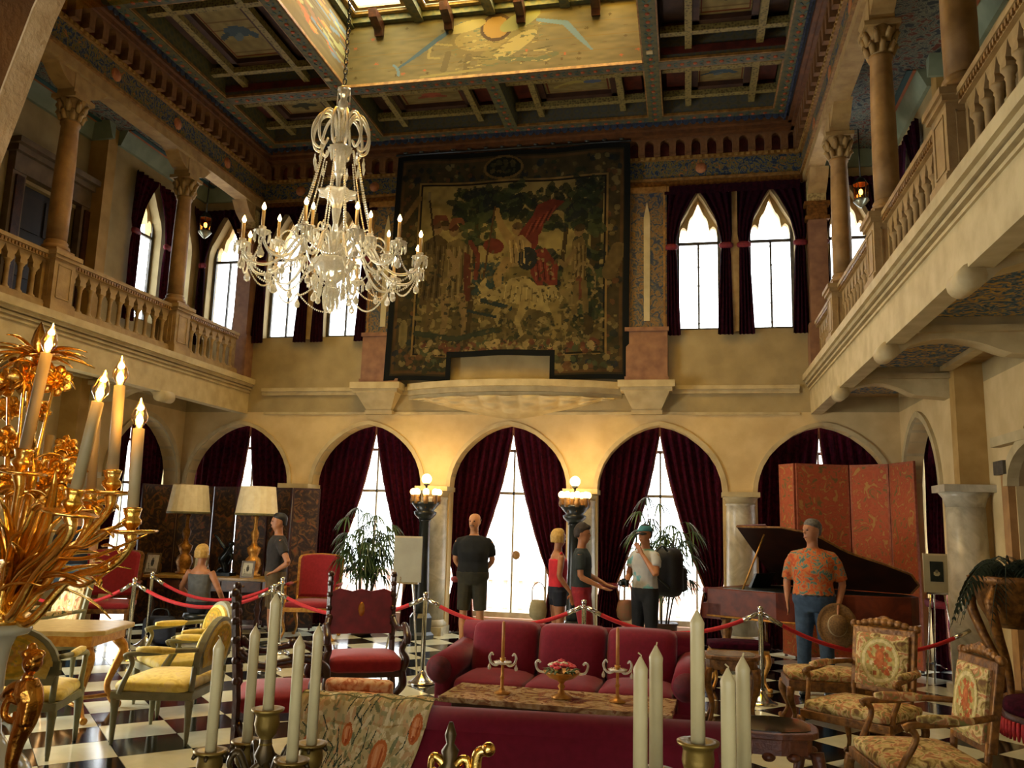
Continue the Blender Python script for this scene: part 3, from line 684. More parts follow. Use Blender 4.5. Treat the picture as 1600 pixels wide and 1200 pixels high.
# winged beast round a medallion
cv.ell(.47, .55, .11, .24, '#564b2a').ell(.56, .62, .06, .28, '#5f5630', .3).ell(.585, .62, .042, .2, '#7c7044', .3).ell(.47, .50, .09, .17, '#6a5d34')
cv.line([(.36, .66), (.345, .9)], .011, '#4c4226', 1, .35).line([(.43, .72), (.42, .98)], .011, '#4c4226', 1, .35).line([(.54, .8), (.66, .86), (.72, .8)], .010, '#47492f', 1, .35).specks(160, (.37, .35, .70, .9), .006, ['#3f3a20', '#7c7044', '#4a5038', '#544826'], 5, 2.2)
cv.line([(.37, .55), (.30, .5), (.29, .7), (.33, .72)], .005, '#6d6238', 1, .35)
cv.line([(.40, .25), (.33, .42), (.26, .62), (.185, .82)], [.006, .01, .009, .004], '#33444c', 1, .35).line([(.66, .3), (.75, .38), (.8, .62), (.835, .78)], [.008, .012, .009, .004], '#4d6068', 1, .35)
cv.line([(.185, .82), (.17, .76)], .005, '#4d6068', 1, .35).line([(.185, .82), (.19, .92)], .005, '#4d6068', 1, .35)
cv.ell(.52, .35, .055, .2, '#3a2a16').ell(.52, .35, .044, .155, '#7a5f2c').ell(.6, .28, .05, .16, '#6d6a3c', .3).ell(.42, .3, .05, .1, '#7d7040', .5)
cv.line([(.27, .97), (.35, .95), (.47, .93)], .006, '#6c6238', 1, .35)
zt = 8.98
cv.sheet('painted_gable', PAINTED, lambda u, v: (WX0 + .1 + (WX1 - WX0 - .2) * u, WY1 - .095, zt - (zt - 7.9) * v), ce)
cv = Canvas(150, 50, '#665836'); cv.noise(.25, 26, 9)
for k in range(1, 4): cv.rect(0, k / 4 - .01, 1, k / 4, '#5b4a22', .8)
cv.specks(150, (.0, .2, 1, .8), .016, ['#a05a34', '#b87a3c', '#7a5a3a', '#5f6f78', '#8c8a5c'], 4, 2.5)
for xx, fl_ in ((WX0 + .105, 0), (WX1 - .105, 1)):
    cv.sheet('painted_side', PAINTED, lambda u, v: (xx, WY0 + .1 + (WY1 - WY0 - .2) * (1 - u if fl_ else u), zt - (zt - 7.9) * v), ce)
zb('well_wall', WX0 - .1, WY1 - .09, WX1 + .1, WY1 + .02, 8.2, 9.1, COFR); zb('well_wall', WX0 - .1, WY0 - .02, WX1 + .1, WY0 + .09, 8.2, 9.1, COFR)
zb('well_wall', WX0 - .05, WY0, WX0 + .09, WY1, 8.2, 9.1, COFR); zb('well_wall', WX1 - .09, WY0, WX1 + .05, WY1, 8.2, 9.1, COFR)
GFR = mat('gilded skylight frame', '#6b5224', '#8f7434', 16, .5)
nx, ny = 4, 6
for i in range(nx + 1):
    x = WX0 + .12 + (WX1 - WX0 - .24) * i / nx
    zb('skylight_beam', x - .07, WY0, x + .07, WY1 - .08, 8.80, 9.05, BEAMP)
for j in range(ny + 1):
    y = WY0 + .12 + (WY1 - WY0 - .24) * j / ny; zb('skylight_beam', WX0, y - .06, WX1, y + .06, 8.83, 9.03, BEAMP)
for i in range(nx):
    for j in range(ny):
        xa, xb = WX0 + .12 + (WX1 - WX0 - .24) * i / nx + .07, WX0 + .12 + (WX1 - WX0 - .24) * (i + 1) / nx - .07
        ya, yb = WY0 + .12 + (WY1 - WY0 - .24) * j / ny + .06, WY0 + .12 + (WY1 - WY0 - .24) * (j + 1) / ny - .06
        for st, (i0, i1, z) in enumerate(((0, .07, 8.92), (.07, .14, 8.97))):
            m4 = MB()
            m4.box(xa + i0, ya + i0, z, xb - i0, ya + i1, z + .04).box(xa + i0, yb - i1, z, xb - i0, yb - i0, z + .04).box(xa + i0, ya + i1, z, xa + i1, yb - i1, z + .04).box(xb - i1, ya + i1, z, xb - i0, yb - i1, z + .04)
            m4.build('skylight_frame', GFR, ce)
        zb('pane', xa + .14, ya + .14, 9.0, xb - .14, yb - .14, 9.006, mat_glass('amber skylight glass', '#fff1c0', .04) if 'amber skylight glass' not in MATS else MATS['amber skylight glass'])
for k in range(4):                                                   # carved brackets under the glazed roof at the far gable
    x = WX0 + .12 + (WX1 - WX0 - .24) * (k + .5) / 4 if False else -4.35 + k * 1.05
    b = MB().prism([(WY1 - .1, 8.85), (WY1 - .1, 8.62), (WY1 - .16, 8.60), (WY1 - .2, 8.68), (WY1 - .42, 8.74), (WY1 - .46, 8.85)], x - .06, x + .06, 'x'); b.build('roof_bracket', DARKWOOD, ce)
zb('detector', WX0 - .07, 10.2, WX0 + .01, 10.28, ZC - .02, ZC, CREAM); zb('detector', WX1 - .05, 10.22, WX1 + .03, 10.3, ZC - .02, ZC, CREAM)
# ================================================================ MARBLE COLUMNS OF THE ARCADE
colwords = ['left of the leftmost lamp stand, beside the leather screen', 'behind the left globe lamp stand', 'behind the right globe lamp stand', 'behind the grand piano']
for k, x in enumerate((-6.165, -3.87, -1.57, .74)):
    c = thing('marble_column', 'white veined marble column between the arches, ' + colwords[k], 'column', (x, YB + .0, 0), 0, 'marble arcade columns')
    MB().box(-.25, -.25, 0, .25, .2, .12).build('plinth', MARBLE, c)
    MB().lathe([(.24, .12), (.25, .16), (.225, .2), (.225, .22)], n=24).build('base_ring', MARBLE, c)
    MB().lathe([(.212, .22), (.216, .9), (.205, 1.9), (.20, 2.02), (.215, 2.04), (.2, 2.06)], n=28).build('shaft', MARBLE, c)
    MB().lathe([(.2, 2.06), (.225, 2.12), (.25, 2.15)], n=24).box(-.26, -.26, 2.15, .26, .2, 2.22).build('capital', CREAM, c)
for side, x in (('left', WLF - .03), ('right', WRF + .06)):
    c = thing('marble_column', 'white veined marble column at the corner pier by the %s side arch' % side, 'column', (x, YS - .12, 0), 0, 'marble arcade columns')
    MB().box(-.24, -.24, 0, .24, .2, .1).build('plinth', MARBLE, c)
    MB().lathe([(.215, .1), (.216, .9), (.2, 2.0)], n=28).build('shaft', MARBLE, c)
    MB().lathe([(.2, 2.0), (.225, 2.1), (.27, 2.16)], n=24).box(-.28, -.28, 2.16, .28, .22, 2.24).build('capital', MARBLE, c)

# ================================================================ CURTAINS
def curtain(label, P, ud, inn, c, s, prof, outer, z0, z1, m, folds=7, amp=.035, group=None, tie=None, name='curtain', fringe=True, nz=40):
    """one curtain panel; prof = [(z, distance of inner edge from centre)], outer = same for outer edge"""
    ud = Vector((*ud, 0)); inn = Vector((*inn, 0)); O = Vector((*P, 0)) + ud * c
    t = thing(name, label, 'curtain', tuple(O + Vector((0, 0, 0))), 0, group)
    pz = sorted(prof); zs = [p[0] for p in pz]; gs = [p[1] for p in pz]; po = sorted(outer); oz = [p[0] for p in po]; og = [p[1] for p in po]
    def fn(u, v):
        z = z0 + (z1 - z0) * v; g = float(np.interp(z, zs, gs)); o = float(np.interp(z, oz, og)); d = g + (o - g) * u
        w_ = (o - g); a = amp * (.35 + .65 * min(1, w_ / .5)) * math.sin(u * folds * 2 * PI + .5 * math.sin(z * 2)) + .01 * math.sin(u * 31 + z * 3)
        return ud * s * d + inn * (a + .0) + Vector((0, 0, z))
    MB().grid(folds * 7, nz, fn).build('drape', m, t)
    if fringe:
        b = MB(); b.tube([fn(0, v / 24) for v in range(25)], [.012 + .006 * (k % 2) for k in range(25)], 5); b.build('fringe', mat('bullion fringe', '#5a2a1c', '#7c4a26', 60, .7), t)
    if tie is not None:
        g = float(np.interp(tie, zs, gs)); o = float(np.interp(tie, oz, og)); w_ = (o - g) / 2
        M = Matrix.Rotation(math.atan2(ud.y, ud.x), 3, 'Z')
        b = MB(); b.lathe([(w_ + .015, -.045), (w_ + .04, -.02), (w_ + .04, .02), (w_ + .015, .045)], ud * s * (g + w_) + Vector((0, 0, tie)), 20, sy=.45, M=M, fl=.03)
        b.build('tieback', mat('red tieback', '#5a0c18', '#76121f', 20, .7), t)
    return t
names5 = ['leftmost arch behind the leather screen', 'arch left of the left globe lamp', 'central arch behind the man in black', 'arch right of the right globe lamp', 'rightmost arch behind the orange screen']
for k, c in enumerate(BAYS):
    q = .62 if k in (0, 4) else 1.0
    pr = [(3.3, 0), (3.06, .01), (2.9, .045 * q), (2.5, .12 * q), (2.16, .20 * q), (1.6, .36 * q), (1.2, .50 * q), (.95, .60 * q), (.8, .66 * q), (.62, .60 * q), (.02, .56 * q)]
    ou = [(3.3, 1.02), (1.6, 1.02), (1.0, .95), (.8, .90), (.5, .96), (.02, 1.0)]
    for s, wd in ((-1, 'left'), (1, 'right')):
        curtain('floor-length maroon velvet curtain, %s half of the %s' % (wd, names5[k]), (0, 13.04), (1, 0), (0, -1), c, s, pr, ou, .01, 3.28, VELVET, 8, .04, 'velvet arcade curtains', .8)
for side, wx, inn in (('left', WLF - .29, (1, 0)), ('right', WRF + .29, (-1, 0))):
    for s, wd in ((-1, 'near'), (1, 'far')):
        g = .55 if side == 'left' else .35
        curtain('maroon velvet curtain, %s half of the %s side-wall arch' % (wd, side), (wx, 0), (0, 1), inn, 11.72, s, [(3.3, 0), (2.9, .03), (2.16, .2 * g), (1.2, .5 * g), (.8, .62 * g), (.02, .55 * g)], [(3.3, .98), (.8, .9), (.02, .97)], .01, 3.28, VELVET, 8, .035, 'velvet arcade curtains', .8)
def upper(label, P, ud, inn, c, s, oo, m=VELVET_D, g=1.0):
    pr = [(6.9, 0), (6.82, .02), (6.7, .10 * g), (6.4, .25 * g), (6.1, .32 * g), (5.95, .345), (5.8, .32 * g), (4.55, .27 * g)]
    ou = [(6.9, oo), (6.1, oo), (5.95, min(oo, .47)), (5.8, oo - .02), (4.55, oo)]
    return curtain(label, P, ud, inn, c, s, pr, ou, 4.56, 6.9, m, 4, .03, 'upper window curtains', 5.95, fringe=False, nz=30)
unames = ['upper window ending the left gallery', 'upper window left of the chandelier', 'upper window behind the chandelier', 'upper window beside the tapestry', 'second upper window right of the tapestry', 'upper window ending the right gallery']
for k, (c, hw) in enumerate(UPW):
    for s, wd in ((-1, 'left'), (1, 'right')):
        upper('dark velvet curtain, %s side of the %s' % (wd, unames[k]), (0, YB - .09), (1, 0), (0, -1), c, s, .50 if k not in (0, 5) else .42)
for side, wx, inn, yy in (('left', WLF + .09, (1, 0), 11.25), ('right', WRF - .09, (-1, 0), 11.25)):
    for s, wd in ((-1, 'near'), (1, 'far')):
        upper('dark red curtain, %s side of the window in the %s gallery wall' % (wd, side), (wx, 0), (0, 1), inn, yy, s, .52, VELVET if side == 'left' else VELVET_D)
upper('narrow dark curtain beyond the left gallery window near the corner', (WLF + .09, 0), (0, 1), (1, 0), 12.25, 1, .42)
# curtain rails with valance
for a, b_, yy, nm in ((-7.15, -5.05, YB - .09, 'left pair of upper windows'), (-.33, 1.68, YB - .09, 'right pair of upper windows'), (-8.3, -7.4, YB - .09, 'left gallery end window'), (1.95, 2.85, YB - .09, 'right gallery end window')):
    t = thing('curtain_rail', 'dark curtain rail and valance over the ' + nm, 'curtain rail', (0, yy, 6.9), 0)
    MB().tube([(a, 0, .0), (b_, 0, .0)], .02, 10).build('rail', DARKWOOD, t)
    MB().grid(60, 4, lambda u, v: (a + (b_ - a) * u, -.04 - .012 * math.sin(u * (b_ - a) * 60), .03 - .14 * v)).build('valance', VELVET_D, t)

# ================================================================ TAPESTRY, LEDGE, PILASTERS OF THE END WALL
cv = Canvas(250, 246, '#7d6a35')
cv.rect(0, 0, 1, 1, '#453a1e').rect(.03, .03, .97, .97, '#6b4a22').rect(.04, .04, .96, .96, '#4f4426')
cv.specks(900, (.04, .04, .96, .96), .010, ['#6a5a2c', '#7c6632', '#35402a', '#2a3430', '#7a4a26', '#8a7a44', '#24303a'], 11, 1.0)
def U(px): return (px - 620) / (985 - 620)
def V(py): return (py - 243) / (592 - 243)
fx0, fx1, fy0, fy1 = .125, .895, .145, .885
cv.rect(fx0 - .015, fy0 - .015, fx1 + .015, fy1 + .015, '#9a7a3a').rect(fx0 - .008, fy0 - .008, fx1 + .008, fy1 + .008, '#2c2314').rect(fx0, fy0, fx1, fy1, '#a08f4c')
cv.rect(fx0, .52, fx1, fy1, '#7f6f36').rect(fx0, .70, fx1, fy1, '#6a5a2c'); cv.noise(.3, 30, 2)
cv.specks(260, (fx0, .60, fx1, fy1), .016, ['#8a7a40', '#5c5128', '#3c4224', '#98854a'], 12, .5)
for (x, a, b, wd) in ((.36, .85, .2, .012), (.74, .6, .2, .009), (.86, .8, .2, .02), (.50, .3, .22, .006)):
    cv.line([(x - .02, a), (x, (a + b) / 2), (x + .015, b)], wd, '#4c3c1e')
for (bx_, n, sd_) in (((.26, .16, .55, .30), 150, 1), ((.56, .18, .86, .36), 120, 2), ((.30, .28, .45, .42), 30, 3), ((.60, .45, .72, .62), 40, 4), ((.78, .15, .89, .75), 130, 5)):
    cv.specks(n, bx_, .012, ['#27361f', '#1f2c20', '#34452a', '#1c2a2c', '#4b5a32'], sd_, 1.8)
cv.specks(60, (.36, .50, .50, .64), .011, ['#2b4a48', '#34504a', '#24403a'], 6, 1.5)
# left group of standing figures in cloaks and helmets
def folds(x0, x1, y0, y1, n, dk, lt, lean=0.0, seed=0):
    r_ = random.Random(seed)
    for k in range(n):
        x = x0 + (x1 - x0) * (k + .5) / n; cv.line([(x, y0 + .02 * r_.random()), (x + lean * .5 + .006 * r_.random(), (y0 + y1) / 2), (x + lean, y1 - .02 * r_.random())], .0028, dk if k % 2 else lt)
def head(x, y, s_, skin='#92734a', helm='#6a4a2a', plume=None, look=1):
    cv.ell(x, y, s_ * .75, s_, skin).ell(x - look * s_ * .15, y - s_ * .5, s_ * .85, s_ * .6, helm).ell(x + look * s_ * .6, y + s_ * .1, s_ * .2, s_ * .18, skin).ell(x + look * s_ * .25, y - .1 * s_, s_ * .12, s_ * .1, '#3a2a18')
    if plume: cv.line([(x - s_ * .6, y - s_ * .6), (x, y - s_ * 1.5), (x + s_ * 1.0, y - s_ * 1.6), (x + s_ * 1.5, y - s_ * 1.0)], [s_ * .3, s_ * .5, s_ * .4, s_ * .15], plume)
cv.poly([(.14, .40), (.20, .36), (.25, .40), (.27, .56), (.25, .66), (.13, .68)], '#5c4a26'); folds(.14, .26, .40, .66, 9, '#3f3218', '#77643a', -.01, 1)
cv.poly([(.24, .40), (.29, .38), (.34, .42), (.36, .54), (.33, .66), (.22, .66)], '#7d6a3a'); folds(.24, .35, .41, .65, 9, '#574824', '#988550', .0, 2)
cv.poly([(.315, .44), (.345, .46), (.35, .66), (.32, .66)], '#6a2c1c'); cv.line([(.34, .40), (.375, .46), (.37, .56)], .010, '#7c3020').line([(.25, .44), (.29, .52), (.24, .57)], .012, '#92794a').line([(.30, .45), (.26, .55)], .010, '#92794a')
for (xa, xb, y0, y1, c_) in ((.24, .235, .64, .82, '#8a7040'), (.31, .325, .64, .81, '#8a7040'), (.18, .165, .66, .80, '#6f5a30')): cv.line([(xa, y0), ((xa + xb) / 2 + .008, (y0 + y1) / 2), (xb, y1)], [.018, .014, .009], c_).line([(xb, y1), (xb + .025, y1 + .01)], .008, '#5a3a20')
head(.195, .335, .030, plume='#7a3a22'); head(.268, .345, .028, helm='#5c2c1c', plume='#8a4a2c'); head(.232, .325, .022, '#7c6038', '#4c3a1e')
cv.line([(.155, .20), (.19, .42)], .004, '#3c2c18').ell(.154, .19, .008, .02, '#8a8058').ell(.165, .50, .03, .07, '#6a5a34').ell(.165, .50, .02, .05, '#7c6a40')
# rider in a red cloak, arm raised, on a pale rearing horse
cv.poly([(.555, .36), (.60, .30), (.62, .25), (.68, .225), (.735, .24), (.70, .27), (.655, .31), (.64, .37), (.60, .42)], '#7c2018').poly([(.60, .45), (.66, .44), (.715, .52), (.71, .60), (.64, .62), (.60, .55)], '#83251a').ell(.585, .40, .045, .055, '#7c2018').ell(.44, .425, .045, .032, '#7a2418', .3)
for k in range(7): cv.line([(.575 + .015 * k, .39 - .012 * k), (.60 + .016 * k, .33 - .012 * k)], .0028, '#561410' if k % 2 else '#9c3a28').line([(.61 + .014 * k, .47 + .01 * k), (.625 + .012 * k, .58)], .0028, '#561410' if k % 2 else '#9c3a28')
cv.poly([(.50, .40), (.56, .38), (.60, .42), (.60, .50), (.52, .52)], '#a88c54').ell(.585, .485, .042, .05, '#2a3030').line([(.52, .42), (.47, .34), (.45, .28)], [.020, .016, .011], '#a48648').ell(.448, .268, .011, .014, '#a48648').line([(.50, .50), (.46, .56), (.47, .62)], [.024, .018, .012], '#a48648').line([(.44, .25), (.40, .58)], .004, '#5a3c20')
head(.535, .355, .026, '#a07c4a', '#6c5430', None, -1); folds(.50, .57, .40, .51, 5, '#6a542c', '#c4ab6c', .01, 4)
cv.poly([(.40, .66), (.42, .62), (.47, .605), (.52, .57), (.58, .56), (.63, .60), (.70, .60), (.74, .66), (.70, .72), (.60, .70), (.54, .68), (.47, .66), (.42, .68)], '#ab9858').line([(.43, .64), (.395, .60), (.41, .57)], [.02, .015, .008], '#ab9858').ell(.405, .645, .028, .020, '#b4a060', -.4).line([(.50, .66), (.455, .72), (.475, .77)], [.017, .012, .008], '#a08c4c').line([(.58, .68), (.55, .76), (.57, .81)], [.020, .013, .009], '#a08c4c').line([(.70, .68), (.72, .76), (.70, .82)], [.024, .014, .009], '#94803f').line([(.73, .63), (.77, .66), (.775, .74)], [.012, .014, .005], '#8c7840')
for k in range(10): cv.line([(.50 + .022 * k, .60 + .003 * k), (.49 + .024 * k, .67)], .0022, '#7c6a38' if k % 2 else '#c4b070')
# figures at the right under the trees
cv.poly([(.77, .42), (.81, .40), (.83, .46), (.825, .60), (.77, .60)], '#7a6634'); folds(.775, .825, .43, .59, 6, '#544522', '#94804a', 0, 5); head(.795, .375, .026, '#8a6c40', '#4f3c20', None, -1); cv.line([(.78, .46), (.74, .52), (.72, .50)], .010, '#8a7040')
cv.ell(.82, .60, .05, .09, '#8a7440', 0, 1, .72).ell(.80, .62, .018, .05, '#7a3a24').line([(.79, .60), (.785, .72)], .012, '#7a6634').line([(.82, .60), (.83, .72)], .012, '#7a6634')
cv.line([(fx0, .80), (.30, .82), (.45, .79)], .012, '#3a4430').line([(.4, .66), (.52, .70)], .010, '#2a3c3a').line([(.34, .70), (.46, .735)], .006, '#2a3c3a').specks(120, (.14, .84, .88, .885), .012, ['#98854a', '#50603a', '#7a3c28', '#b39a5c'], 8, .8)
cv.specks(500, (fx0, .45, fx1, fy1), .0045, ['#8f7c42', '#4c4424', '#6a5a2e', '#a08c50', '#33382a'], 31, 1.6)
cv.ell(.47, .075, .085, .055, '#8a6a32').ell(.47, .075, .075, .045, '#232818').specks(24, (.42, .05, .52, .10), .008, ['#4a4a28', '#6a5a2c'], 9)
cv.line([(.045, .30), (.11, .20)], .012, '#8a6a36').line([(.92, .56), (.955, .46)], .03, '#7a6434').ell(.07, .80, .02, .06, '#8a7a44').specks(160, (.06, .89, .94, .96), .010, ['#98854a', '#50603a', '#7a4c28', '#3a3f28'], 10)
cv.noise(.25, 60, 4); g_ = cv.a.mean(axis=2, keepdims=True); cv.a = (cv.a * .7 + g_ * .3 * np.array([1.2, .95, .5])) * .42
def bord(cv):
    w_ = .022; blk = '#0d0f0e'
    cv.rect(0, 0, 1, w_, blk).rect(0, 0, w_, 1, blk).rect(1 - w_, 0, 1, 1, blk).rect(0, .978, 1, 1, blk)
TX0, TX1, TZ1, TZ0 = -4.70, -.86, 7.66, 3.88; nx0, nx1, nz = -3.62, -2.06, 4.27
bord(cv); un0, un1, vn = (nx0 - TX0) / (TX1 - TX0), (nx1 - TX0) / (TX1 - TX0), (TZ1 - nz) / (TZ1 - TZ0)
cv.rect(un0 - .022, vn - .022, un1 + .022, 1, '#0d0f0e')
tp = cv.sheet('tapestry', WOVEN, lambda u, v: (TX0 + (TX1 - TX0) * u - .06 * v * (1 - u) + .015 * math.sin(v * 7) * (u - .5), YB - .20 - .015 * math.sin(u * 9 + v * 2) + .03 * v, TZ1 - (TZ1 - TZ0) * v + .012 * math.sin(u * 16)), None, lambda u, v: un0 < u < un1 and v > vn, .012)
tag(tp, 'huge dark woven tapestry with a red-cloaked rider and trees on the end wall', 'tapestry')
pol = thing('tapestry_rod', 'dark iron rod with knobs along the top of the tapestry', 'rod', (0, YB - .24, TZ1 + .02), 0)
MB().tube([(TX0 - .02, 0, 0), (TX1 + .02, 0, 0)], .02, 8).build('pole', BLACK, pol)
_kb = MB().ball((0, 0, 0), .035, 8, 1.2, .8, .8).mesh('knob', BLACK)
for k in range(14): share(_kb, 'knob', pol, (TX0 + .14 + k * .275, -.01, .035))

lt = structure('trim_8')
def bow(u): return YB - .06 - .40 * (1 - abs(u) ** 2.2)
LC, LH = -2.68, 1.70
for z0, z1, d, m in ((3.60, 3.66, -.05, CREAM), (3.66, 3.74, 0, CREAM), (3.74, 3.84, .06, CREAM)):
    b = MB()
    for k in range(28):
        a, c = -1 + 2 * k / 28, -1 + 2 * (k + 1) / 28
        b.hexa([(LC + LH * a, bow(a) - d, z0), (LC + LH * c, bow(c) - d, z0), (LC + LH * c, YB, z0), (LC + LH * a, YB, z0), (LC + LH * a, bow(a) - d, z1), (LC + LH * c, bow(c) - d, z1), (LC + LH * c, YB, z1), (LC + LH * a, YB, z1)])
    b.build('ledge_moulding', m, lt)
def fan(u, v):
    a = -1 + 2 * u; zt, zb_ = 3.60, 3.60 - .31 * (1 - abs(a) ** 1.4)
    rel = .05 * abs(math.sin(u * 34)) * abs(math.sin(v * 9 + (1 if int(u * 34 / PI) % 2 else 0))) if .02 < u < .98 and v < .75 else 0
    y = bow(a) + (YB - bow(a)) * (v ** 1.3) - rel; return (LC + LH * a * (1 - .12 * v), y, zt + (zb_ - zt) * v - rel * .5)
MB().grid(170, 26, fan).build('carved_fan', CREAM, lt)
for k, (a, b_) in enumerate(((-5.27, -4.44), (-1.02, -.18))):
    b = MB(); m_ = (a + b_) / 2; h = (b_ - a) / 2
    b.box(a, YB - .34, 3.74, b_, YB, 3.84).box(a + .04, YB - .31, 3.68, b_ - .04, YB, 3.74)
    b.hexa([(m_ - h * .5, YB - .08, 3.42), (m_ + h * .5, YB - .08, 3.42), (m_ + h * .5, YB, 3.42), (m_ - h * .5, YB, 3.42), (a + .08, YB - .28, 3.68), (b_ - .08, YB - .28, 3.68), (b_ - .08, YB, 3.68), (a + .08, YB, 3.68)])
    b.box(m_ - h * .55, YB - .1, 3.36, m_ + h * .55, YB, 3.42); b.build('corbel', CREAM, lt)
    q = thing('pilaster', 'flat pilaster with rose marble foot and blue painted panel, %s of the tapestry' % ('left' if k == 0 else 'right'), 'pilaster', (m_, YB, 3.84))
    MB().box(-.31, -.16, 0, .31, 0, .80).box(-.33, -.18, 0, .33, 0, .08).box(-.33, -.18, .78, .33, 0, .84).build('foot', PINKST, q)
    MB().box(-.30, -.10, .84, .30, 0, 3.06).build('shaft', mat('painted grotesque panel', '#3c4658', '#8c7444', 9, .7, typ='noise', stops=[(.38, '#26324a'), (.47, '#4f5044'), (.54, '#7c6036'), (.66, '#5f4a2a')], dist=2.4), q)
    MB().prism([(-.045, .95), (.045, .95), (.05, 2.6), (0, 2.86), (-.05, 2.6)], -.115, -.1).build('white_strip', mat('pale marble strip', '#a39a76', '#b5ab88', 5, .5), q)
    for x in (-.28, .25): MB().box(x, -.108, .86, x + .03, -.1, 3.04).build('edge', OLDGOLD, q)
    MB().box(-.34, -.14, 3.0, .34, 0, 3.09).build('capital', OLDGOLD, q)
# small shafts between the paired windows
for x, nm in ((.72, 'right pair'), (-6.16, 'left pair')):
    q = thing('window_shaft', 'slim stone shaft between the %s of upper windows' % nm, 'shaft', (x, YB, 4.62))
    MB().box(-.06, -.06, 0, .06, 0, 2.2).build('shaft', STONE, q); MB().box(-.09, -.09, 2.2, .09, 0, 2.32).build('capital', OLDGOLD, q)

# ================================================================ DOOR ON THE LEFT GALLERY AND THE NICHE ON THE RIGHT
dr = structure('door_1'); GR = mat('grey brown door surround', '#5a4a34', '#6f5c42', 7, .6)
X = WLN
for (a, b_) in ((8.72, 8.95), (10.0, 10.23)):
    MB().box(X - .02, a, 3.95, X + .10, b_, 6.05).build('jamb', GR, dr); MB().box(X + .10, a + .05, 4.0, X + .13, b_ - .05, 6.0).build('jamb_moulding', DARKWOOD, dr)
MB().box(X - .02, 8.72, 6.05, X + .12, 10.23, 6.30).build('lintel', GR, dr)
MB().box(X - .02, 8.62, 6.38, X + .26, 10.33, 6.46).box(X - .02, 8.68, 6.30, X + .18, 10.27, 6.38).build('cornice', GR, dr)
MB().box(X - .15, 8.95, 3.95, X - .08, 10.0, 6.05).build('opening_panel', mat('painted dark beyond', '#120c09', '#1e1510', 6, .5), dr)  # dark panel closes the doorway, its colour standing for the unlit room beyond
for z in (4.1, 4.75, 5.4):
    for y in (9.03, 9.52): MB().box(X - .08, y, z, X - .06, y + .42, z + .5).build('opening_relief', mat('dark beyond relief', '#1c130d', '#2a1c12', 6, .5), dr)  # relief on the added dark panel
dr = structure('door_2'); X = WRN
MB().box(X + .2, 7.7, 0, X + .3, 9.5, 3.1).build('opening_panel', mat('brown door', '#4a2f16', '#5f3d1e', 6, .5), dr)
for y in (7.68, 9.42):
    MB().box(X - .07, y, 0, X + .02, y + .18, 2.32).build('jamb', mat('amber door pilaster', '#8c6432', '#a67a42', 6, .6), dr); MB().box(X - .12, y - .05, 2.32, X + .02, y + .23, 2.46).build('jamb_capital', mat('dark capital', '#3a3326', '#4f4634', 20, .6), dr)
MB().box(X - .1, 7.5, 2.62, X + .02, 9.75, 2.72).build('hood_moulding', CREAM, dr)
b = MB(); cvv = arch_curve(8.6, .78, 2.2, .4, 16, 0); cvo = arch_curve(8.6, .9, 2.2, .5, 16, 0)
for p, r, P_, R_ in zip(cvv[:-1], cvv[1:], cvo[:-1], cvo[1:]): b.hexa([(X - .09, p[0], p[1]), (X - .09, r[0], r[1]), (X + .02, r[0], r[1]), (X + .02, p[0], p[1]), (X - .09, P_[0], P_[1]), (X - .09, R_[0], R_[1]), (X + .02, R_[0], R_[1]), (X + .02, P_[0], P_[1])])
b.build('arch_moulding', CREAM, dr)
bs = structure('baseboard_right'); MB().box(WRN - .03, 1.3, 0, WRN, YS - .2, .24).build('skirting', mat('dark skirting', '#20242a', '#2c3036', 5, .5), bs)
bs = structure('baseboard_left'); MB().box(WLN, 1.3, 0, WLN + .03, YS - .2, .24).build('skirting', MATS['dark skirting'], bs)

# ================================================================ LAMPS ON STANDS, LANTERNS
def point(loc, power, col, size=.05, parent=None):
    l = bpy.data.lights.new('lamp_light', 'POINT'); l.energy = power; l.color = col; l.shadow_soft_size = size
    o = bpy.data.objects.new('lamp_light', l); COL.objects.link(o); o.location = loc
    if parent: o.parent = parent
    return o
for x, nm in ((-3.84, 'behind the easel board'), (-1.60, 'behind the young man in grey')):
    t = thing('lamp_stand', 'tall black pedestal lamp with a ring of glowing globes, ' + nm, 'lamp', (x, 12.12, 0), 0, 'globe lamp stands')
    MB().lathe([(.2, 0), (.21, .06), (.16, .1), (.17, .3), (.13, .36)], n=8, smooth=False).build('base', BLACK, t)
    MB().lathe([(.1, .36), (.11, .5), (.085, 1.2), (.08, 1.68), (.1, 1.7)], n=20, fl=.05, fn=10).build('shaft', BLACK, t)
    MB().lathe([(.08, 1.7), (.16, 1.78), (.17, 1.82), (.12, 1.84), (.2, 1.93), (.21, 1.97)], n=24).build('capital', BLACK, t)
    for k in range(8):
        a = k * PI / 4 + .3; u = Vector((math.cos(a), math.sin(a), 0))
        h = MB().lathe([(.03, 1.94), (.045, 1.99), (.035, 2.04), (.045, 2.07)], u * .19, 10).tube([u * .1 + Vector((0, 0, 1.9)), u * .15 + Vector((0, 0, 1.88)), u * .19 + Vector((0, 0, 1.95))], .012, 6).build('globe_holder', OLDGOLD, t)
        MB().ball(u * .19 + Vector((0, 0, 2.115)), .052, 10).build('globe', GLOBE, h)
    MB().tube([(0, 0, 1.95), (0, 0, 2.23)], .015, 8).lathe([(.02, 2.2), (.05, 2.235), (.04, 2.245)], n=12).build('stem', BLACK, t)
    MB().ball((0, 0, 2.31), .078, 14).build('top_globe', GLOBE, t)
    point((0, 0, 2.45), 14, (1, .68, .33), .12, t); point((0, -.3, 2.15), 5, (1, .66, .3), .12, t)
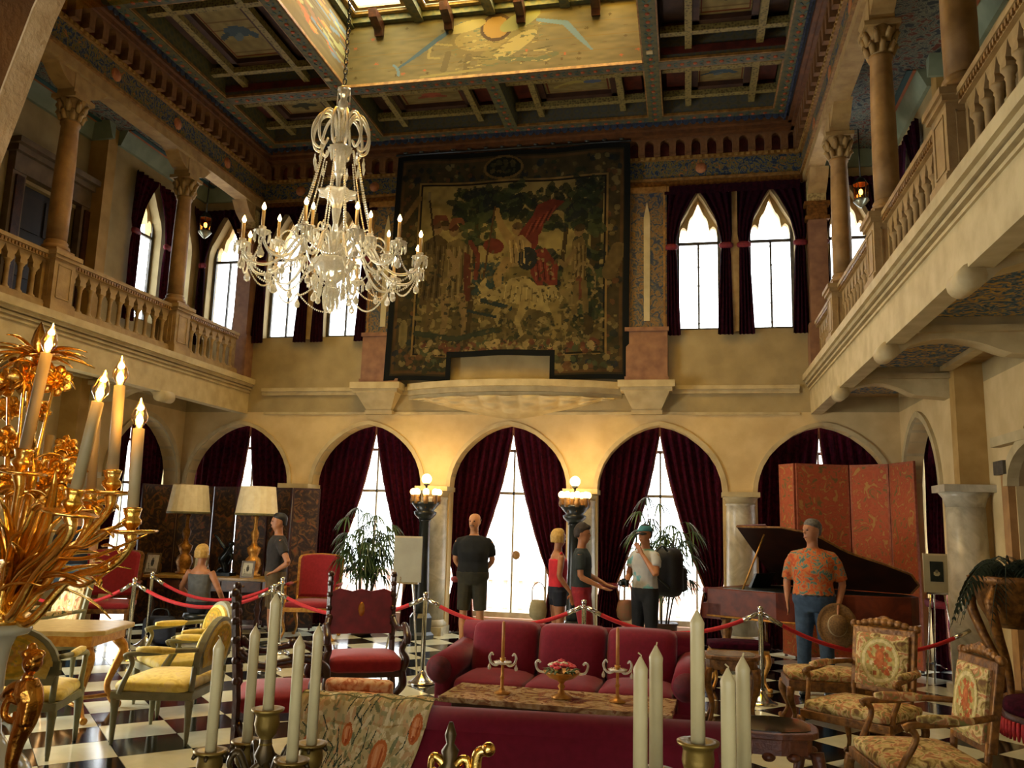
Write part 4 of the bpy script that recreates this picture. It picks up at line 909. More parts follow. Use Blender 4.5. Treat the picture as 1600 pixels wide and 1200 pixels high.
for x, s, nm in ((-7.78, 0, 'left'), (2.40, 0, 'right')):
    t = thing('hanging_lantern', 'small amber lantern hanging on a chain in the %s gallery' % nm, 'lantern', (x, 11.9, 6.30), 0, 'gallery lanterns')
    MB().tube([(0, 0, .32), (0, 0, 1.05)], .009, 6).build('chain', BLACK, t)
    MB().lathe([(.11, .22), (.06, .3), (.02, .33)], n=6, smooth=False).build('roof', BLACK, t)
    for k in range(6):
        a = k * PI / 3; MB().tube([(.09 * math.cos(a), .09 * math.sin(a), .0), (.105 * math.cos(a), .105 * math.sin(a), .22)], .006, 5).build('bar', BLACK, t)
    MB().lathe([(.088, .0), (.1, .22)], n=6, smooth=False).build('glass', mat_glass('amber lantern glass', '#ffb867', .1) if 'amber lantern glass' not in MATS else MATS['amber lantern glass'], t)
    MB().lathe([(.02, -.12), (.06, -.08), (.11, -.02), (.1, 0)], n=12).build('bottom', mat('silvered lantern bowl', '#8a8a78', '#a8a893', 20, .3, metal=.8), t)
    MB().ball((0, 0, .11), .028, 8, 1, 1, 1.6).build('bulb', GLOW if False else BULB, t)
    point((0, 0, .12), 3, (1, .6, .25), .03, t)
# ceiling fitting hook seen beside the left lantern
t = thing('hanging_hook', 'small pale hook hanging beside the left gallery lantern', 'hook', (-7.40, 12.3, 6.75), 0)
MB().tube([(0, 0, .1), (0, 0, .6)], .006, 5).lathe([(.02, 0), (.03, .04), (.02, .1)], n=8).build('hook', CREAM, t)
# ================================================================ CRYSTAL CHANDELIER
CH = thing('chandelier', 'large crystal chandelier with lit candle bulbs and bead chains hanging before the tapestry', 'chandelier', (-2.76, 6.0, 3.25))
ZC0 = 3.25
def zz(z): return z - ZC0
lk = MB(); z = zz(5.22); k = 0                                       # chain of links up to the glazed roof
while z < zz(8.85):
    M = Matrix.Rotation(PI / 2 * (k % 2), 3, 'Z'); pts = [Vector((0, 0, z + .035)) + M @ Vector((.016 * math.cos(a), 0, .03 * math.sin(a))) for a in np.linspace(0, 2 * PI, 9)]
    lk.tube(pts, .0045, 5); z += .045; k += 1
lk.build('chain', BLACK, CH)
MB().lathe([(.01, zz(5.22)), (.05, zz(5.19)), (.055, zz(5.16)), (.03, zz(5.12)), (.026, zz(5.09)), (.042, zz(5.06)), (.042, zz(5.02)), (.012, zz(4.98)), (.008, zz(4.95)), (.008, zz(4.6))], n=16, fl=.06).build('top_finial', CRYSTAL, CH)
pr = MB()
for k in range(8):
    a = k * PI / 4; pr.tube([(.052 * math.cos(a), .052 * math.sin(a), zz(5.16)), (.056 * math.cos(a), .056 * math.sin(a), zz(5.04))], [.004, .008, .002], 5)
pr.build('finial_prisms', CRYSTAL, CH)
scr = MB(); scr.tube(catmull([(.02, 0, zz(4.62)), (.05, 0, zz(4.84)), (.10, 0, zz(4.945)), (.175, 0, zz(4.925)), (.23, 0, zz(4.80)), (.22, 0, zz(4.68)), (.17, 0, zz(4.64)), (.135, 0, zz(4.70))], 6), [.012, .013, .012, .01], 8)
SCM_ = scr.mesh('crown_scroll', CRYSTAL)
pen = MB(); pen.lathe([(.001, 0), (.006, -.012), (.004, -.02), (.012, -.045), (.006, -.075), (.001, -.085)], n=6, smooth=False); PENM = pen.mesh('pendant', CRYSTAL)
for k in range(12):
    r = k * PI / 6 + .1; s_ = share(SCM_, 'crown_scroll', CH, (0, 0, 0), (0, 0, r))
    share(PENM, 'pendant', s_, (.2, 0, zz(4.58)), (0, 0, 0), (1.2, 1.2, 1.3))
MB().lathe([(.02, zz(4.40)), (.06, zz(4.60)), (.1, zz(4.66)), (.06, zz(4.68)), (.03, zz(4.72))], n=24, fl=.08, fn=12).build('crown_cup', CRYSTAL, CH)
MB().lathe([(.018, zz(4.32)), (.022, zz(4.42)), (.036, zz(4.44)), (.03, zz(4.60))], n=10, smooth=False).build('stem', CRYSTAL, CH)
MB().lathe([(.03, zz(4.14)), (.05, zz(4.20)), (.1, zz(4.25)), (.145, zz(4.26)), (.15, zz(4.28)), (.08, zz(4.29)), (.03, zz(4.32))], n=32, fl=.12, fn=8).build('middle_bowl', CRYSTAL, CH)
MB().lathe([(.025, zz(3.86)), (.03, zz(3.95)), (.022, zz(4.02)), (.04, zz(4.14))], n=10, smooth=False).build('vase_stem', CRYSTAL, CH)
MB().lathe([(.03, zz(3.52)), (.12, zz(3.60)), (.17, zz(3.70)), (.13, zz(3.72)), (.07, zz(3.74)), (.09, zz(3.80)), (.03, zz(3.88))], n=32, fl=.05, fn=12).build('main_bowl', CRYSTAL, CH)
MB().lathe([(.01, zz(3.28)), (.035, zz(3.33)), (.02, zz(3.38)), (.06, zz(3.45)), (.03, zz(3.54))], n=12, fl=.08).build('bottom_finial', CRYSTAL, CH)
for rr_, n_, z_ in ((.14, 14, 3.60), (.10, 12, 3.52), (.055, 8, 3.44)):
    for k in range(n_): share(PENM, 'pendant', CH, (rr_ * math.cos(2 * PI * k / n_), rr_ * math.sin(2 * PI * k / n_), zz(z_)), (0, 0, 0), (1.3, 1.3, 1.5))
oct_v = [(1, 0, 0), (-1, 0, 0), (0, 1, 0), (0, -1, 0), (0, 0, 1.25), (0, 0, -1.25)]; oct_f = [(0, 2, 4), (2, 1, 4), (1, 3, 4), (3, 0, 4), (2, 0, 5), (1, 2, 5), (3, 1, 5), (0, 3, 5)]
def beads(b, pts, r):
    pts = [Vector(p) for p in pts]; d = 0; nxt = 0
    for p, q in zip(pts[:-1], pts[1:]):
        L = (q - p).length
        while nxt <= d + L: c = p + (q - p) * ((nxt - d) / L); b.add([c + Vector(v) * r for v in oct_v], oct_f); nxt += r * 2.1
        d += L
    return b
def sag(a, b_, drop, n=12): a, b_ = Vector(a), Vector(b_); return [a.lerp(b_, k / n) - Vector((0, 0, drop * 4 * (k / n) * (1 - k / n))) for k in range(n + 1)]
ch1 = beads(MB(), sag((.15, 0, zz(4.58)), (.33, 0, zz(3.86)), .05), .0095).mesh('bead_chain', CRYSTAL)
for k in range(12): share(ch1, 'bead_chain', CH, (0, 0, 0), (0, 0, k * PI / 6 + .16))
R = .70
armb = MB().tube(catmull([(.07, 0, zz(3.74)), (.16, 0, zz(3.88)), (.28, 0, zz(3.86)), (.40, 0, zz(3.68)), (.52, 0, zz(3.60)), (.64, 0, zz(3.62)), (R, 0, zz(3.72))], 6), [.013, .012, .011, .011], 8)
armb.tube(catmull([(.28, 0, zz(3.86)), (.36, 0, zz(3.90)), (.42, 0, zz(3.84)), (.38, 0, zz(3.78))], 5), [.008, .006], 6)
armm = armb.mesh('arm', CRYSTAL)
pan = MB().lathe([(.012, zz(3.70)), (.03, zz(3.715)), (.062, zz(3.735)), (.064, zz(3.742)), (.03, zz(3.735)), (.024, zz(3.76)), (.026, zz(3.775))], n=20, fl=.06, fn=10).mesh('drip_pan', CRYSTAL)
pr2 = MB()
for k in range(10):
    a = 2 * PI * k / 10; pr2.lathe([(.001, 0), (.005, -.012), (.0075, -.06), (.001, -.075)], (.058 * math.cos(a), .058 * math.sin(a), zz(3.733)), 5, smooth=False)
pr2 = pr2.mesh('prisms', CRYSTAL)
SLEEVE = mat('ivory candle sleeve', '#b58f4c', '#c9a565', 9, .5)
cs = MB().lathe([(.0125, zz(3.765)), (.0125, zz(3.90)), (.006, zz(3.902))], n=12).mesh('candle_sleeve', SLEEVE)
bl = MB().lathe([(.006, 0), (.015, .014), (.0165, .025), (.009, .045), (.002, .06)], (0, 0, zz(3.902)), 10).mesh('bulb', BULB)
sw = beads(MB(), sag((R - .02, 0, zz(3.66)), (R * .45, 0, zz(3.66)), .13), .009); beads(sw, sag((R, 0, zz(3.68)), (R * math.cos(PI / 6), R * math.sin(PI / 6), zz(3.68)), .12), .009)
sw = sw.mesh('bead_swag', CRYSTAL)
td = MB().lathe([(.001, 0), (.004, -.01), (.003, -.03), (.012, -.05), (.024, -.075), (.02, -.1), (.001, -.112)], n=8, smooth=False).mesh('teardrop', CRYSTAL)
lw = beads(MB(), sag((.45, 0, zz(3.52)), (.45 * math.cos(PI / 3), .45 * math.sin(PI / 3), zz(3.52)), .14), .008).mesh('bead_swag', CRYSTAL)
for k in range(12):
    a = k * PI / 6 + .12; s_ = share(armm, 'arm', CH, (0, 0, 0), (0, 0, a)); hz = (.0, .05, -.03)[k % 3]
    P0 = (R, 0, 0)
    share(pan, 'drip_pan', s_, P0); share(pr2, 'prisms', s_, P0); share(cs, 'candle_sleeve', s_, P0); share(bl, 'bulb', s_, P0); share(sw, 'bead_swag', s_, (0, 0, 0)); share(td, 'teardrop', s_, (R, 0, zz(3.66)), (0, 0, 0), (1.1, 1.1, 1.1)); share(td, 'teardrop', s_, (.5, 0, zz(3.58)), (0, 0, 0), (1, 1, 1))
for k in range(6):                                                    # inner ring of six shorter arms
    a = k * PI / 3 + .55; s_ = share(armm, 'arm', CH, (0, 0, zz(3.25) + .07), (0, 0, a), (.62, .62, 1))
    for me, nm in ((pan, 'drip_pan'), (pr2, 'prisms'), (cs, 'candle_sleeve'), (bl, 'bulb')):
        o = share(me, nm, s_, P0); o.scale = (1.5, 1.5, 1)
    share(lw, 'bead_swag', CH, (0, 0, 0), (0, 0, a)); share(td, 'teardrop', CH, (.45 * math.cos(a), .45 * math.sin(a), zz(3.50)))
for k in range(4): point((.8 * math.cos(k * PI / 2 + .4), .8 * math.sin(k * PI / 2 + .4), zz(4.02)), 6, (1, .8, .5), .12, CH)
point((0, 0, zz(3.0)), 5, (1, .8, .5), .2, CH)
# ================================================================ FURNITURE BUILDERS
def shear(mb, k, z0):
    mb.v = [(x, y + k * max(0, z - z0), z) for x, y, z in mb.v]; return mb
def outline(w, z0, z1, style, n=14):
    """half-width w back panel outline"""
    if style == 'round':
        zt = z1 - w * .95; pts = [(-w * .86, z0), (w * .86, z0), (w, z0 + .15), (w, zt)]
        pts += [(w * math.cos(a), zt + (z1 - zt) * math.sin(a)) for a in np.linspace(0, PI, n)][1:-1] + [(-w, zt), (-w, z0 + .15)]
        return pts
    if style == 'soft':
        pts = [(-w * .95, z0), (w * .95, z0), (w, z1 - .08)] + [(w * c, z1 - .08 + .08 * s) for c, s in ((.92, .55), (.7, .8), (.35, .95), (0, 1.0), (-.35, .95), (-.7, .8), (-.92, .55))] + [(-w, z1 - .08)]
        return pts
    return [(-w, z0), (w, z0), (w, z1), (-w, z1)]
def grow(pts, d):
    cx = sum(p[0] for p in pts) / len(pts); cz = sum(p[1] for p in pts) / len(pts); W = max(abs(p[0] - cx) for p in pts); H = max(abs(p[1] - cz) for p in pts)
    return [(cx + (p[0] - cx) * (1 + d / W), cz + (p[1] - cz) * (1 + d / H)) for p in pts]
def leg(kind, h, r, out=(0, 0)):
    b = MB(); o = Vector((*out, 0))
    if kind == 'taper':
        b.lathe([(r * .45, 0), (r * .5, .02), (r * .62, .04), (r * 1.0, h * .8), (r * 1.15, h * .86), (r * 1.15, h)], n=10)
    elif kind == 'cabriole':
        b.tube(catmull([o * .04 + Vector((0, 0, .012)), o * .02 + Vector((0, 0, .04)), o * -.01 + Vector((0, 0, h * .35)), o * .03 + Vector((0, 0, h * .75)), o * .02 + Vector((0, 0, h))], 4), [r * .9, r * .55, r * .6, r * 1.1, r * 1.2], 8); b.ball(o * .045 + Vector((0, 0, .02)), r * .85, 7)
    elif kind == 'turned':
        b.lathe([(r * .8, 0), (r, .03), (r * .5, .07), (r * 1.1, h * .3), (r * .5, h * .42), (r * 1.15, h * .6), (r * .55, h * .75), (r * 1.2, h * .85), (r * 1.2, h)], n=12)
    return b
def armchair(label, loc, rz, w=.70, d=.60, sh=.42, bt=.90, wood=None, fab=None, style='round', legs='taper', back_fab=None, crest=False, arms=True, group=None, name='armchair', b0=.50, tilt=.16, padm=None, bwk=.9, medal=None):
    t = thing(name, label, 'chair', (*loc, 0), rz, group); hw, hd = w / 2, d / 2; bf = back_fab or fab
    for sx in (-1, 1):
        for sy in (-1, 1):
            leg(legs, sh - .09, .028, (sx, sy)).build('leg', wood, t, loc=(sx * (hw - .03) * (1 if sy < 0 else .88), sy * (hd - .03), 0))
    b = MB(); b.hexa([(-hw, -hd, sh - .10), (hw, -hd, sh - .10), (hw * .88, hd, sh - .10), (-hw * .88, hd, sh - .10), (-hw, -hd, sh - .04), (hw, -hd, sh - .04), (hw * .88, hd, sh - .04), (-hw * .88, hd, sh - .04)]); b.build('seat_rail', wood, t, bevel=.006)
    MB().rbox(-hw + .015, -hd + .01, sh - .05, hw - .015, hd - .04, sh + .035, .04, .03, 8).build('seat', fab, t)
    bw_ = hw * bwk; o = outline(bw_, b0, bt, style)
    fr = MB().prism(grow(o, .0), hd - .045, hd + .005); shear(fr, tilt, b0 - .1).build('back_frame', wood, t, bevel=.008)
    i_ = grow(o, -.045)
    for nm, y0, y1, ff, pf in (('backrest', hd - .085, hd - .04, .02, bf), ('back_panel', hd, hd + .02, -.0, padm or bf)):
        p = MB(); n = len(i_); s2 = grow(i_, -.04); cyy = y0 if nm == 'backrest' else y1; oth = y1 if nm == 'backrest' else y0
        p.add([(q[0], oth, q[1]) for q in i_] + [(q[0], cyy + (.018 if nm == 'backrest' else -.012), q[1]) for q in i_] + [(q[0], cyy, q[1]) for q in s2],
              [tuple(range(n))] + [(k, (k + 1) % n, n + (k + 1) % n, n + k) for k in range(n)] + [(n + k, n + (k + 1) % n, 2 * n + (k + 1) % n, 2 * n + k) for k in range(n)] + [tuple(range(2 * n, 3 * n))])
        shear(p, tilt, b0 - .1).build(nm, pf, t)
    for sx in (-1, 1): MB().tube([(sx * bw_ * .86, hd - .03, sh - .08), (sx * bw_ * .9, hd - .01, b0 + .06)], .022, 8).build('back_post', wood, t)
    if arms:
        ah = sh + .24
        for sx in (-1, 1):
            x = sx * (hw - .01)
            MB().tube(catmull([(sx * bw_, hd + .02, ah + .03), (x, hd - .15, ah + .02), (x * 1.03, 0, ah), (x * 1.05, -hd * .55, ah - .01), (x * 1.04, -hd * .7, ah - .03)], 5), [.018, .02, .018, .02, .026], 8).build('arm_rest', wood, t)
            MB().rbox(x * 1.02 - .028, -hd * .45, ah + .0, x * 1.02 + .028, hd * .55, ah + .045, .022, .005, 5).build('arm_pad', fab, t)
            MB().tube(catmull([(x * 1.04, -hd * .62, ah - .01), (x * 1.06, -hd * .5, ah - .08), (x * .98, -hd * .72, sh + .02), (x * .98, -hd * .8, sh - .06)], 5), [.022, .018, .02, .024], 8).build('arm_support', wood, t)
    if medal:                                                          # woven oval in the middle of the back
        for side_ in ((-1, 1) if medal[1] == 'both' else (-1,)):
            W_, H_ = bw_ * .62, (bt - b0) * .36; zc = (bt + b0) / 2; yo = (hd - .088) if side_ < 0 else (hd + .024)
            medal[0].sheet('medallion', WOVEN, lambda u, v: ((u - .5) * 2 * W_ * -side_ * 1.0, yo + tilt * (zc + (0.5 - v) * 2 * H_ - b0 + .1), zc + (.5 - v) * 2 * H_), t, lambda u, v: (u - .5) ** 2 + (v - .5) ** 2 > .25)
    if crest:
        b = MB(); zt = bt + .0; yb = hd - .02 + tilt * (bt - b0 + .1)
        for k in range(9):
            a = (k - 4) / 4; b.ball((a * bw_ * .85, yb, zt + .012 + .03 * (1 - a * a)), .026 + .012 * (1 - abs(a)), 7, 1.3, .7, .9)
        b.tube(catmull([(-bw_ * .4, yb, zt + .02), (0, yb, zt + .075), (bw_ * .4, yb, zt + .02)], 6), .014, 6)
        for sx in (-1, 1): b.ball((sx * bw_, yb, zt + .01), .03, 7)
        b.build('crest', wood, t)
    return t

GREYG = mat('grey green painted wood', '#6d6b48', '#828060', 9, .5)
YEL = mat('yellow silk brocade', '#c39a2e', '#dcb847', 9, .55, stops=[(.35, '#ccb03c'), (.5, '#e8d264'), (.62, '#dcc470')], dist=1.5, sheen=.2)
YELB = mat('yellow figured back', '#a87e20', '#c39a35', 10, .6, stops=[(.38, '#ad8c2a'), (.5, '#c2a23e'), (.58, '#aa9858'), (.66, '#c2a23a')], dist=1.2)
FLOR = mat('floral needlework', '#a58a52', '#6e3a22', 15, .9, stops=[(.34, '#6a4a24'), (.43, '#9e8a4a'), (.50, '#cbb67e'), (.57, '#b06c44'), (.66, '#7c7a40')], dist=.8)
FLOR2 = mat('pale tapestry weave', '#b8a070', '#a0543a', 12, .9, stops=[(.33, '#3e4a36'), (.42, '#b39a62'), (.52, '#cdb98a'), (.60, '#b07048'), (.68, '#7c5a34')], dist=1.6)
BROC = mat('orange pink brocade', '#cf8f62', '#e0b08a', 16, .7, stops=[(.38, '#b8683c'), (.5, '#d9a47a'), (.62, '#e3c29c')], dist=1.5)
def medallion(bg, ring_, cols, seed):
    c = Canvas(44, 44, bg); c.noise(.2, 16, seed); c.ell(.5, .5, .46, .46, ring_, 0, .8, .72); c.specks(60, (.2, .2, .8, .8), .035, cols, seed); c.ell(.5, .45, .12, .2, cols[0], 0, .8).ell(.5, .4, .07, .1, cols[1], 0, .8); c.noise(.25, 20, seed + 1); return c
MEDY = (medallion('#b8922e', '#94822e', ['#a87a3c', '#8f8a4a', '#b08a5a', '#9c7c3a'], 1), 'both')
MEDF = (medallion('#a8985c', '#cbbb88', ['#a5502c', '#b8683a', '#c9b68a', '#7c6a34', '#8f3c22'], 2), 'front')
MEDP = (medallion('#b8a070', '#d0bc8c', ['#c08a60', '#a0583c', '#5a6a4a', '#d0b890'], 3), 'front')
armchair('yellow silk armchair with grey frame, seen from behind at the lower left', (-4.66, 5.42), math.radians(205), wood=GREYG, fab=YEL, padm=YELB, medal=MEDY, group='yellow silk armchairs')
armchair('yellow silk armchair facing left, nearer one of the side-by-side pair', (-3.95, 6.14), math.radians(-80), wood=GREYG, fab=YEL, padm=YELB, medal=MEDY, group='yellow silk armchairs')
armchair('yellow silk armchair facing left, farther one of the side-by-side pair', (-4.44, 7.02), math.radians(-38), wood=GREYG, fab=YEL, padm=YELB, medal=MEDY, group='yellow silk armchairs')
armchair('gilt armchair with floral tapestry back behind the marble-topped gilt table', (-6.42, 7.55), math.radians(-22), w=.68, bt=1.02, wood=GREYG, fab=FLOR2, style='soft', crest=False, medal=MEDP)
armchair('gilt armchair with pale floral needlework, carved crest, back towards the orange screen', (1.25, 6.85), math.radians(-38), w=.68, d=.60, sh=.43, bt=.97, wood=GILT_D, fab=FLOR, style='square', legs='cabriole', crest=True, bwk=.72, medal=MEDF)
armchair('gilt needlework armchair seen side-on at the lower right edge', (1.30, 5.50), math.radians(-82), w=.66, d=.60, sh=.43, bt=.99, wood=GILT_D, fab=FLOR, style='square', legs='cabriole', crest=True, bwk=.72, medal=MEDF)
armchair('large red upholstered armchair behind the rope at far left', (-7.80, 10.35), math.radians(25), w=.82, d=.7, sh=.46, bt=1.18, wood=GILT_D, fab=RED, style='soft', b0=.5, bwk=.98)
armchair('tall-backed red armchair with gilt legs beside the potted palm', (-5.28, 11.55), math.radians(12), w=.72, d=.62, sh=.48, bt=1.17, wood=GILT, fab=RED, style='soft', legs='cabriole', b0=.5, bwk=.95)

def xchair(label, loc, rz):
    t = thing('carved_armchair', label, 'chair', (*loc, 0), rz, 'dark carved armchairs with red leather'); W = .29
    for sx in (-1, 1):
        MB().tube([(sx * W, .26, 0), (sx * W, .27, .5), (sx * W, .33, 1.16)], [.028, .026, .024], 4, smooth=False).build('back_post', DARKWOOD, t)
        for z in (.62, .75, .88, 1.0, 1.1, 1.18): MB().ball((sx * W, .27 + .06 * (z - .5) / .66, z), .031, 7).build('carved_ring', DARKWOOD, t)
        MB().tube(catmull([(sx * W, .28, .80), (sx * (W + .03), .14, .72), (sx * (W + .05), .0, .74), (sx * (W + .05), -.16, .76), (sx * (W + .05), -.27, .70), (sx * (W + .05), -.29, .64)], 6), [.03, .024, .022, .03, .034, .026], 8).ball((sx * (W + .05), -.08, .765), .035, 7).ball((sx * W, .27, .80), .034, 7).build('arm_rest', DARKWOOD, t)
        MB().tube(catmull([(sx * (W + .05), -.25, .68), (sx * (W + .02), -.2, .58), (sx * (W + .05), -.24, .5), (sx * (W + .02), -.22, .40)], 5), [.034, .026, .036, .03], 8).build('arm_support', DARKWOOD, t)
        MB().tube(catmull([(sx * (W + .02), -.22, .42), (sx * (W + .03), -.24, .3), (sx * (W - .03), -.16, .18), (sx * (W + .02), -.2, .06), (sx * (W + .05), -.3, .03)], 5), [.032, .036, .028, .03, .026], 8).build('leg', DARKWOOD, t)
        MB().tube(catmull([(sx * W, .26, .36), (sx * (W + .01), .16, .18), (sx * W, .24, .04), (sx * W, .34, .03)], 5), [.03, .026, .03, .024], 8).build('leg', DARKWOOD, t)
    MB().box(-W, -.24, .36, W, .28, .43).build('seat_rail', DARKWOOD, t); MB().rbox(-W - .02, -.28, .40, W + .02, .26, .53, .05, .03, 8).build('seat', RED, t)
    b = MB().prism([(-W, .66), (W, .66), (W, 1.02), (W * .7, 1.055), (W * .3, 1.03), (0, 1.05), (-W * .3, 1.03), (-W * .7, 1.055), (-W, 1.02)], .265, .30); shear(b, .1, .6); b.build('backrest', mat('red leather back', '#6d1718', '#852024', 12, .45), t)
    b = MB(); b.ball((0, .268 + .03, .86), .06, 9, .55, .3, 1.25); b.build('painted_crest', GILT, t)
    MB().tube([(-W, .26, .12), (W, .26, .12)], .02, 6).tube([(-W, -.2, .2), (W, -.2, .2)], .02, 6).build('stretcher', DARKWOOD, t)
    return t
xchair('dark carved armchair with red leather back and crest, facing the camera', (-2.80, 7.22), math.radians(28))
xchair('dark carved armchair seen from behind its left post, beyond the unlit candles', (-2.78, 5.62), math.radians(118))

def round_stool(label, loc, r, h, fab, wood, name='stool', fringe=None, n=4):
    t = thing(name, label, 'stool', (*loc, 0), .3)
    for k in range(n):
        a = k * 2 * PI / n + .4; leg('turned', h - .1, .028).build('leg', wood, t, loc=(r * .7 * math.cos(a), r * .7 * math.sin(a), 0))
    MB().lathe([(r * .98, h - .12), (r, h - .1), (r, h - .05), (r * .97, h - .04)], n=28).build('rail', wood, t)
    MB().lathe([(r * .96, h - .05), (r, h - .02), (r * .95, h + .03), (r * .6, h + .06), (.001, h + .07)], n=28).build('seat', fab, t)
    if fringe:
        b = MB()
        for k in range(72):
            a = k * 2 * PI / 72; c, s = math.cos(a) * (r + .012), math.sin(a) * (r + .012); b.tube([(c, s, h - .08), (c, s, h - .14), (c * 1.01, s * 1.01, h - .20)], [.012, .018, .008], 5)
        tag(b.build('fringe', fringe, t), kind='stuff')
    return t
round_stool('round maroon velvet stool with deep red tassel fringe at the right edge', (2.62, 6.75), .46, .52, VELVET, DARKWOOD, fringe=mat('red tassel fringe', '#8c0f18', '#b01c24', 40, .7), n=4)
def bench(label, loc, rz, w, d, h, fab, wood, name='footstool', cat='stool'):
    t = thing(name, label, cat, (*loc, 0), rz)
    for sx in (-1, 1):
        for sy in (-1, 1): leg('cabriole', h - .1, .03, (sx, sy)).build('leg', wood, t, loc=(sx * (w / 2 - .04), sy * (d / 2 - .04), 0))
    MB().box(-w / 2, -d / 2, h - .13, w / 2, d / 2, h - .04).build('rail', wood, t, bevel=.01); MB().rbox(-w / 2 + .01, -d / 2 + .01, h - .05, w / 2 - .01, d / 2 - .01, h + .04, .04, .02, 7).build('seat', fab, t); return t
bench('low gilt footstool with fringed needlework seat behind the crested armchair', (1.18, 8.25), .05, .68, .46, .44, FLOR, GILT_D)
bench('small stool with orange brocade seat beside the dark carved armchairs', (-2.40, 6.15), .3, .52, .36, .38, BROC, GILT)
t = thing('bolster', 'orange pink brocade bolster lying on the small brocade stool', 'cushion', (-2.40, 6.15, .46), .1)
MB().lathe([(.001, -.25), (.04, -.25), (.055, -.22), (.06, 0), (.055, .22), (.04, .25), (.001, .25)], (0, 0, 0), 18, M=Matrix.Rotation(PI / 2, 3, 'Y')).build('roll', BROC, t)

# ---- tables
MT = mat('veined pink table marble', '#8c6c4a', '#b59a78', 4.5, .14, stops=[(.35, '#6e4a34'), (.48, '#a08660'), (.58, '#b8a484'), (.66, '#8a5f44')], dist=3, spec=.7)
t = thing('gilt_table', 'gilt table with angular cream marble top among the yellow armchairs', 'table', (-5.14, 6.45, 0), math.radians(14))
MB().prism([(-.42, -.30), (-.30, -.40), (.30, -.40), (.42, -.30), (.42, .30), (.30, .40), (-.30, .40), (-.42, .30)], .69, .73, 'z').build('top', mat('cream marble top', '#a88f5a', '#bfa873', 14, .3), t, bevel=.008)
MB().box(-.33, -.33, .60, .33, .33, .69).build('apron', GILT, t)
for sx in (-1, 1):
    for sy in (-1, 1):
        lb = MB().tube(catmull([(0, 0, .60), (sx * .05, sy * .05, .50), (sx * .01, sy * .01, .36), (-sx * .03, -sy * .03, .20), (sx * .02, sy * .02, .05), (sx * .06, sy * .06, .03)], 5), [.045, .042, .035, .028, .026, .03], 8)
        lb.ball((sx * .055, sy * .055, .5), .035, 7).build('leg', GILT, t, loc=(sx * .28, sy * .28, 0))
MB().tube([(-.28, -.28, .12), (.28, .28, .12)], .018, 6).tube([(.28, -.28, .12), (-.28, .28, .12)], .018, 6).lathe([(.03, .1), (.06, .14), (.02, .24)], n=10).build('stretcher', GILT, t)

t = thing('coffee_table', 'long low table with pink marble top between the two crimson sofas', 'table', (-.92, 6.26, 0), math.radians(-2.5))
MB().box(-.82, -.28, .42, .82, .28, .46).build('top', MT, t, bevel=.006)
MB().box(-.74, -.22, .30, .74, .22, .42).build('apron', DARKWOOD, t, bevel=.006); MB().box(-.76, -.24, .06, .76, .24, .10).build('lower_board', DARKWOOD, t)
for sx in (-1, 0, 1):
    for sy in (-1, 1): leg('turned', .30, .035).build('leg', DARKWOOD, t, loc=(sx * .68, sy * .18, 0))
def side_table(label, loc, rz, w, d, h, top, wood, name='side_table', leaf=None):
    t = thing(name, label, 'table', (*loc, 0), rz)
    pl = []
    for k in range(28):
        a = 2 * PI * k / 28; q = 1 + .05 * math.cos(4 * a); s_ = max(abs(math.cos(a)), abs(math.sin(a))) ** .75; pl.append((w / 2 * math.cos(a) / s_ * q * .93, d / 2 * math.sin(a) / s_ * q * .93))
    MB().prism(pl, h - .035, h, 'z').build('top', wood, t, bevel=.008); MB().prism([(x * .84, y * .84) for x, y in pl], h, h + .006, 'z').build('inset', top, t)
    ap = MB().prism([(x * .86, y * .86) for x, y in pl], h - .12, h - .035, 'z')
    for k in range(10):
        a = 2 * PI * k / 10; ap.ball((w * .42 * math.cos(a), d * .42 * math.sin(a), h - .13), .03, 7, 1.3, 1, .8)
    ap.build('apron', wood, t)
    for sx in (-1, 1):
        for sy in (-1, 1): leg('cabriole', h - .1, .032, (sx, sy)).build('leg', wood, t, loc=(sx * w * .34, sy * d * .34, 0))
    return t
side_table('small carved walnut table with dark glass top in front of the right unlit candles', (.46, 5.28), .15, .52, .5, .585, mat('dark glass table top', '#26241c', '#3a382c', 3, .06, spec=.8), mat('carved walnut', '#4e2714', '#6b3a20', 16, .4, bump=.4))
side_table('small gilt table with tray top near the right rope post', (.36, 7.95), 0, .52, .42, .60, mat('silvered tray', '#6d675a', '#8a8374', 10, .2), GILT_D)

